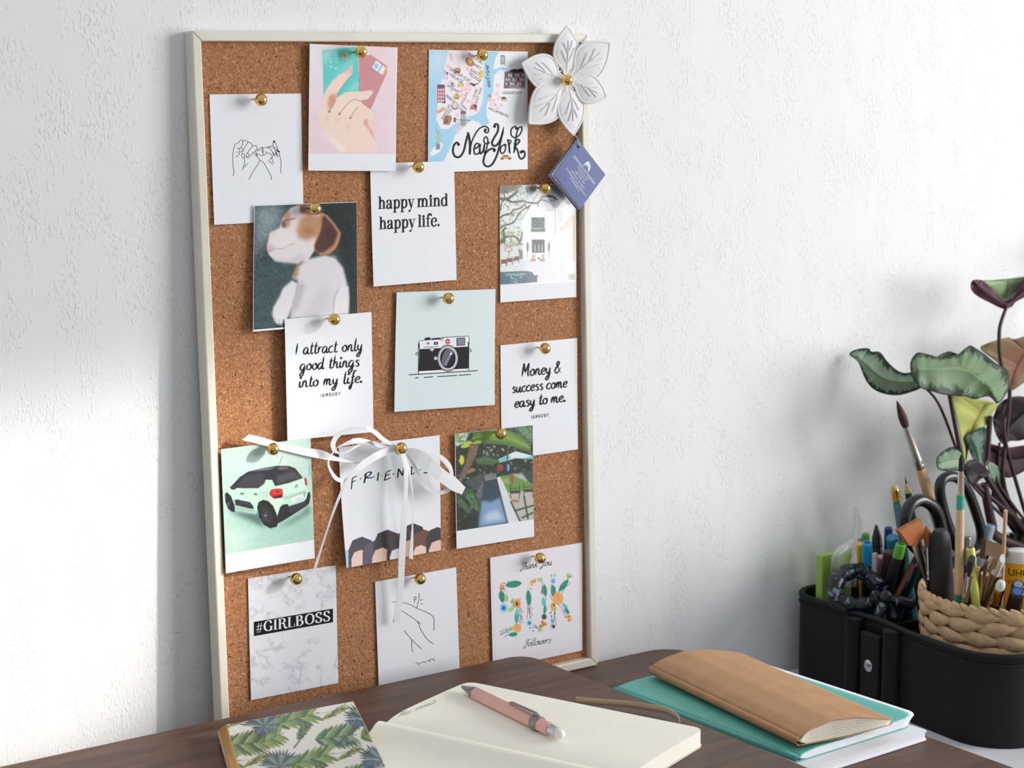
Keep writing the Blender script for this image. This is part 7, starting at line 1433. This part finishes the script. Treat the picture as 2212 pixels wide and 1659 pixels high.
leaf3([(1420, 640), (1490, 700), (1540, 800), (1600, 940), (1640, 1040), (1590, 1060), (1530, 1000), (1450, 860), (1400, 760)], [(1430, 660), (1500, 820), (1600, 1020)], -.070, (0, 0), .003, False, DK, tr=z1)
for x, y, a in ((1540, 1090, -.3), (1600, 1030, .2), (1640, 1090, .5), (1500, 1100, -.6)):
    leaf3([(x-40, y+40), (x-30, y-10), (x, y-60), (x+30, y-20), (x+36, y+40), (x, y+70)], [(x, y+60), (x, y-40)], -.075-.01*a, (0, 0), .002, True, {'kind': 'top', 'dark': (34, 46, 36), 'pale': (50, 70, 50)}, tr=z1)
ST = (.965, -.080, .036)
def stem(pts, Y, r, tr=z2):
    q = [on_y(*tr(p_)[0], y_) for p_, y_ in zip(pts, np.linspace(Y, -.08, len(pts)))]; q.append(np.array([ST[0]+random.uniform(-.015, .015), ST[1]+random.uniform(-.012, .012), .034])); MB().tube(catmull(q, 6), np.linspace(r*.85, r*1.1, len(catmull(q, 6))), 10).obj('stem', M_stem, t)
stem([(1375, 262), (1335, 360), (1308, 480), (1320, 700), (1385, 900), (1360, 1250), (1348, 1640)], -.066, .0022)
stem([(935, 940), (965, 1100), (1000, 1280), (1028, 1400), (1120, 1600)], -.094, .0024)
stem([(1240, 1100), (1228, 1250), (1218, 1420), (1215, 1560)], -.078, .0032)
stem([(1390, 900), (1372, 1050), (1355, 1300)], -.062, .0020)
stem([(1345, 680), (1370, 820), (1400, 960), (1440, 1060)], -.080, .0052, z1)
stem([(690, 840), (850, 1000), (1010, 1400), (1130, 1640)], -.034, .0016)
stem([(1310, 1300), (1300, 1480), (1320, 1640)], -.068, .0016)
def unseen_leaf(base, tip, wd, cols, droop=.01):  # leaves added out of view at the right to shade the case and wall
    b = np.array(base, float); e_ = np.array(tip, float); d = e_-b; sdv = np.cross(d, [0, 0, 1.0]); sdv /= np.linalg.norm(sdv); V = []; F = []; Cc = []; N_ = 14; M2 = 8
    for i in range(N_+1):
        s_ = i/N_; w_ = wd*math.sin(PI*min(s_*.98+.015, 1))**.75
        for j in range(M2+1):
            q = j/M2*2-1; V.append(b+d*s_+sdv*w_*q+np.array([0, 0, -droop*s_*s_*2+.18*wd*q*q+.003*math.sin(i*1.7)*abs(q)])); ed = abs(q) > .70+.1*math.sin(i*2.1) or s_ < .06 or s_ > .93; Cc.append(cols['dark'] if ed else cols['pale'])
    for i in range(N_):
        for j in range(M2): a = i*(M2+1)+j; F.append((a, a+1, a+M2+2, a+M2+1))
    me = bpy.data.meshes.new('leaf'); me.from_pydata([tuple(map(float, v)) for v in V], [], F); me.update(); a = me.color_attributes.new('Print', 'FLOAT_COLOR', 'POINT')
    a.data.foreach_set('color', np.hstack([lin(np.array(Cc, float)), np.ones((len(V), 1))]).astype(np.float32).ravel()); me.materials.append(M_leaf); me.polygons.foreach_set('use_smooth', [True]*len(me.polygons))
    o = link(bpy.data.objects.new('leaf', me), t); s = o.modifiers.new('thickness', 'SOLIDIFY'); s.thickness = .0005
    MB().tube(catmull([np.array([ST[0]+random.uniform(-.012, .012), ST[1]+random.uniform(-.012, .012), .034]), b*.55+np.array([ST[0], ST[1], .03])*.45+[0, 0, .03], b], 8), .0022, 8).obj('stem', M_stem, t)
for bs, tp, wd in (((1.02, -.17, .20), (1.07, -.30, .17), .050), ((1.00, -.20, .11), (1.03, -.33, .06), .048), ((1.06, -.12, .14), (1.16, -.22, .10), .052), ((1.05, -.10, .25), (1.15, -.18, .26), .050), ((1.01, -.16, .30), (1.09, -.26, .32), .046), ((1.04, -.06, .33), (1.12, -.07, .37), .044), ((1.08, -.20, .05), (1.16, -.30, .02), .046)):
    unseen_leaf(bs, tp, wd, {'dark': (48, 66, 56), 'pale': (132, 158, 130)})
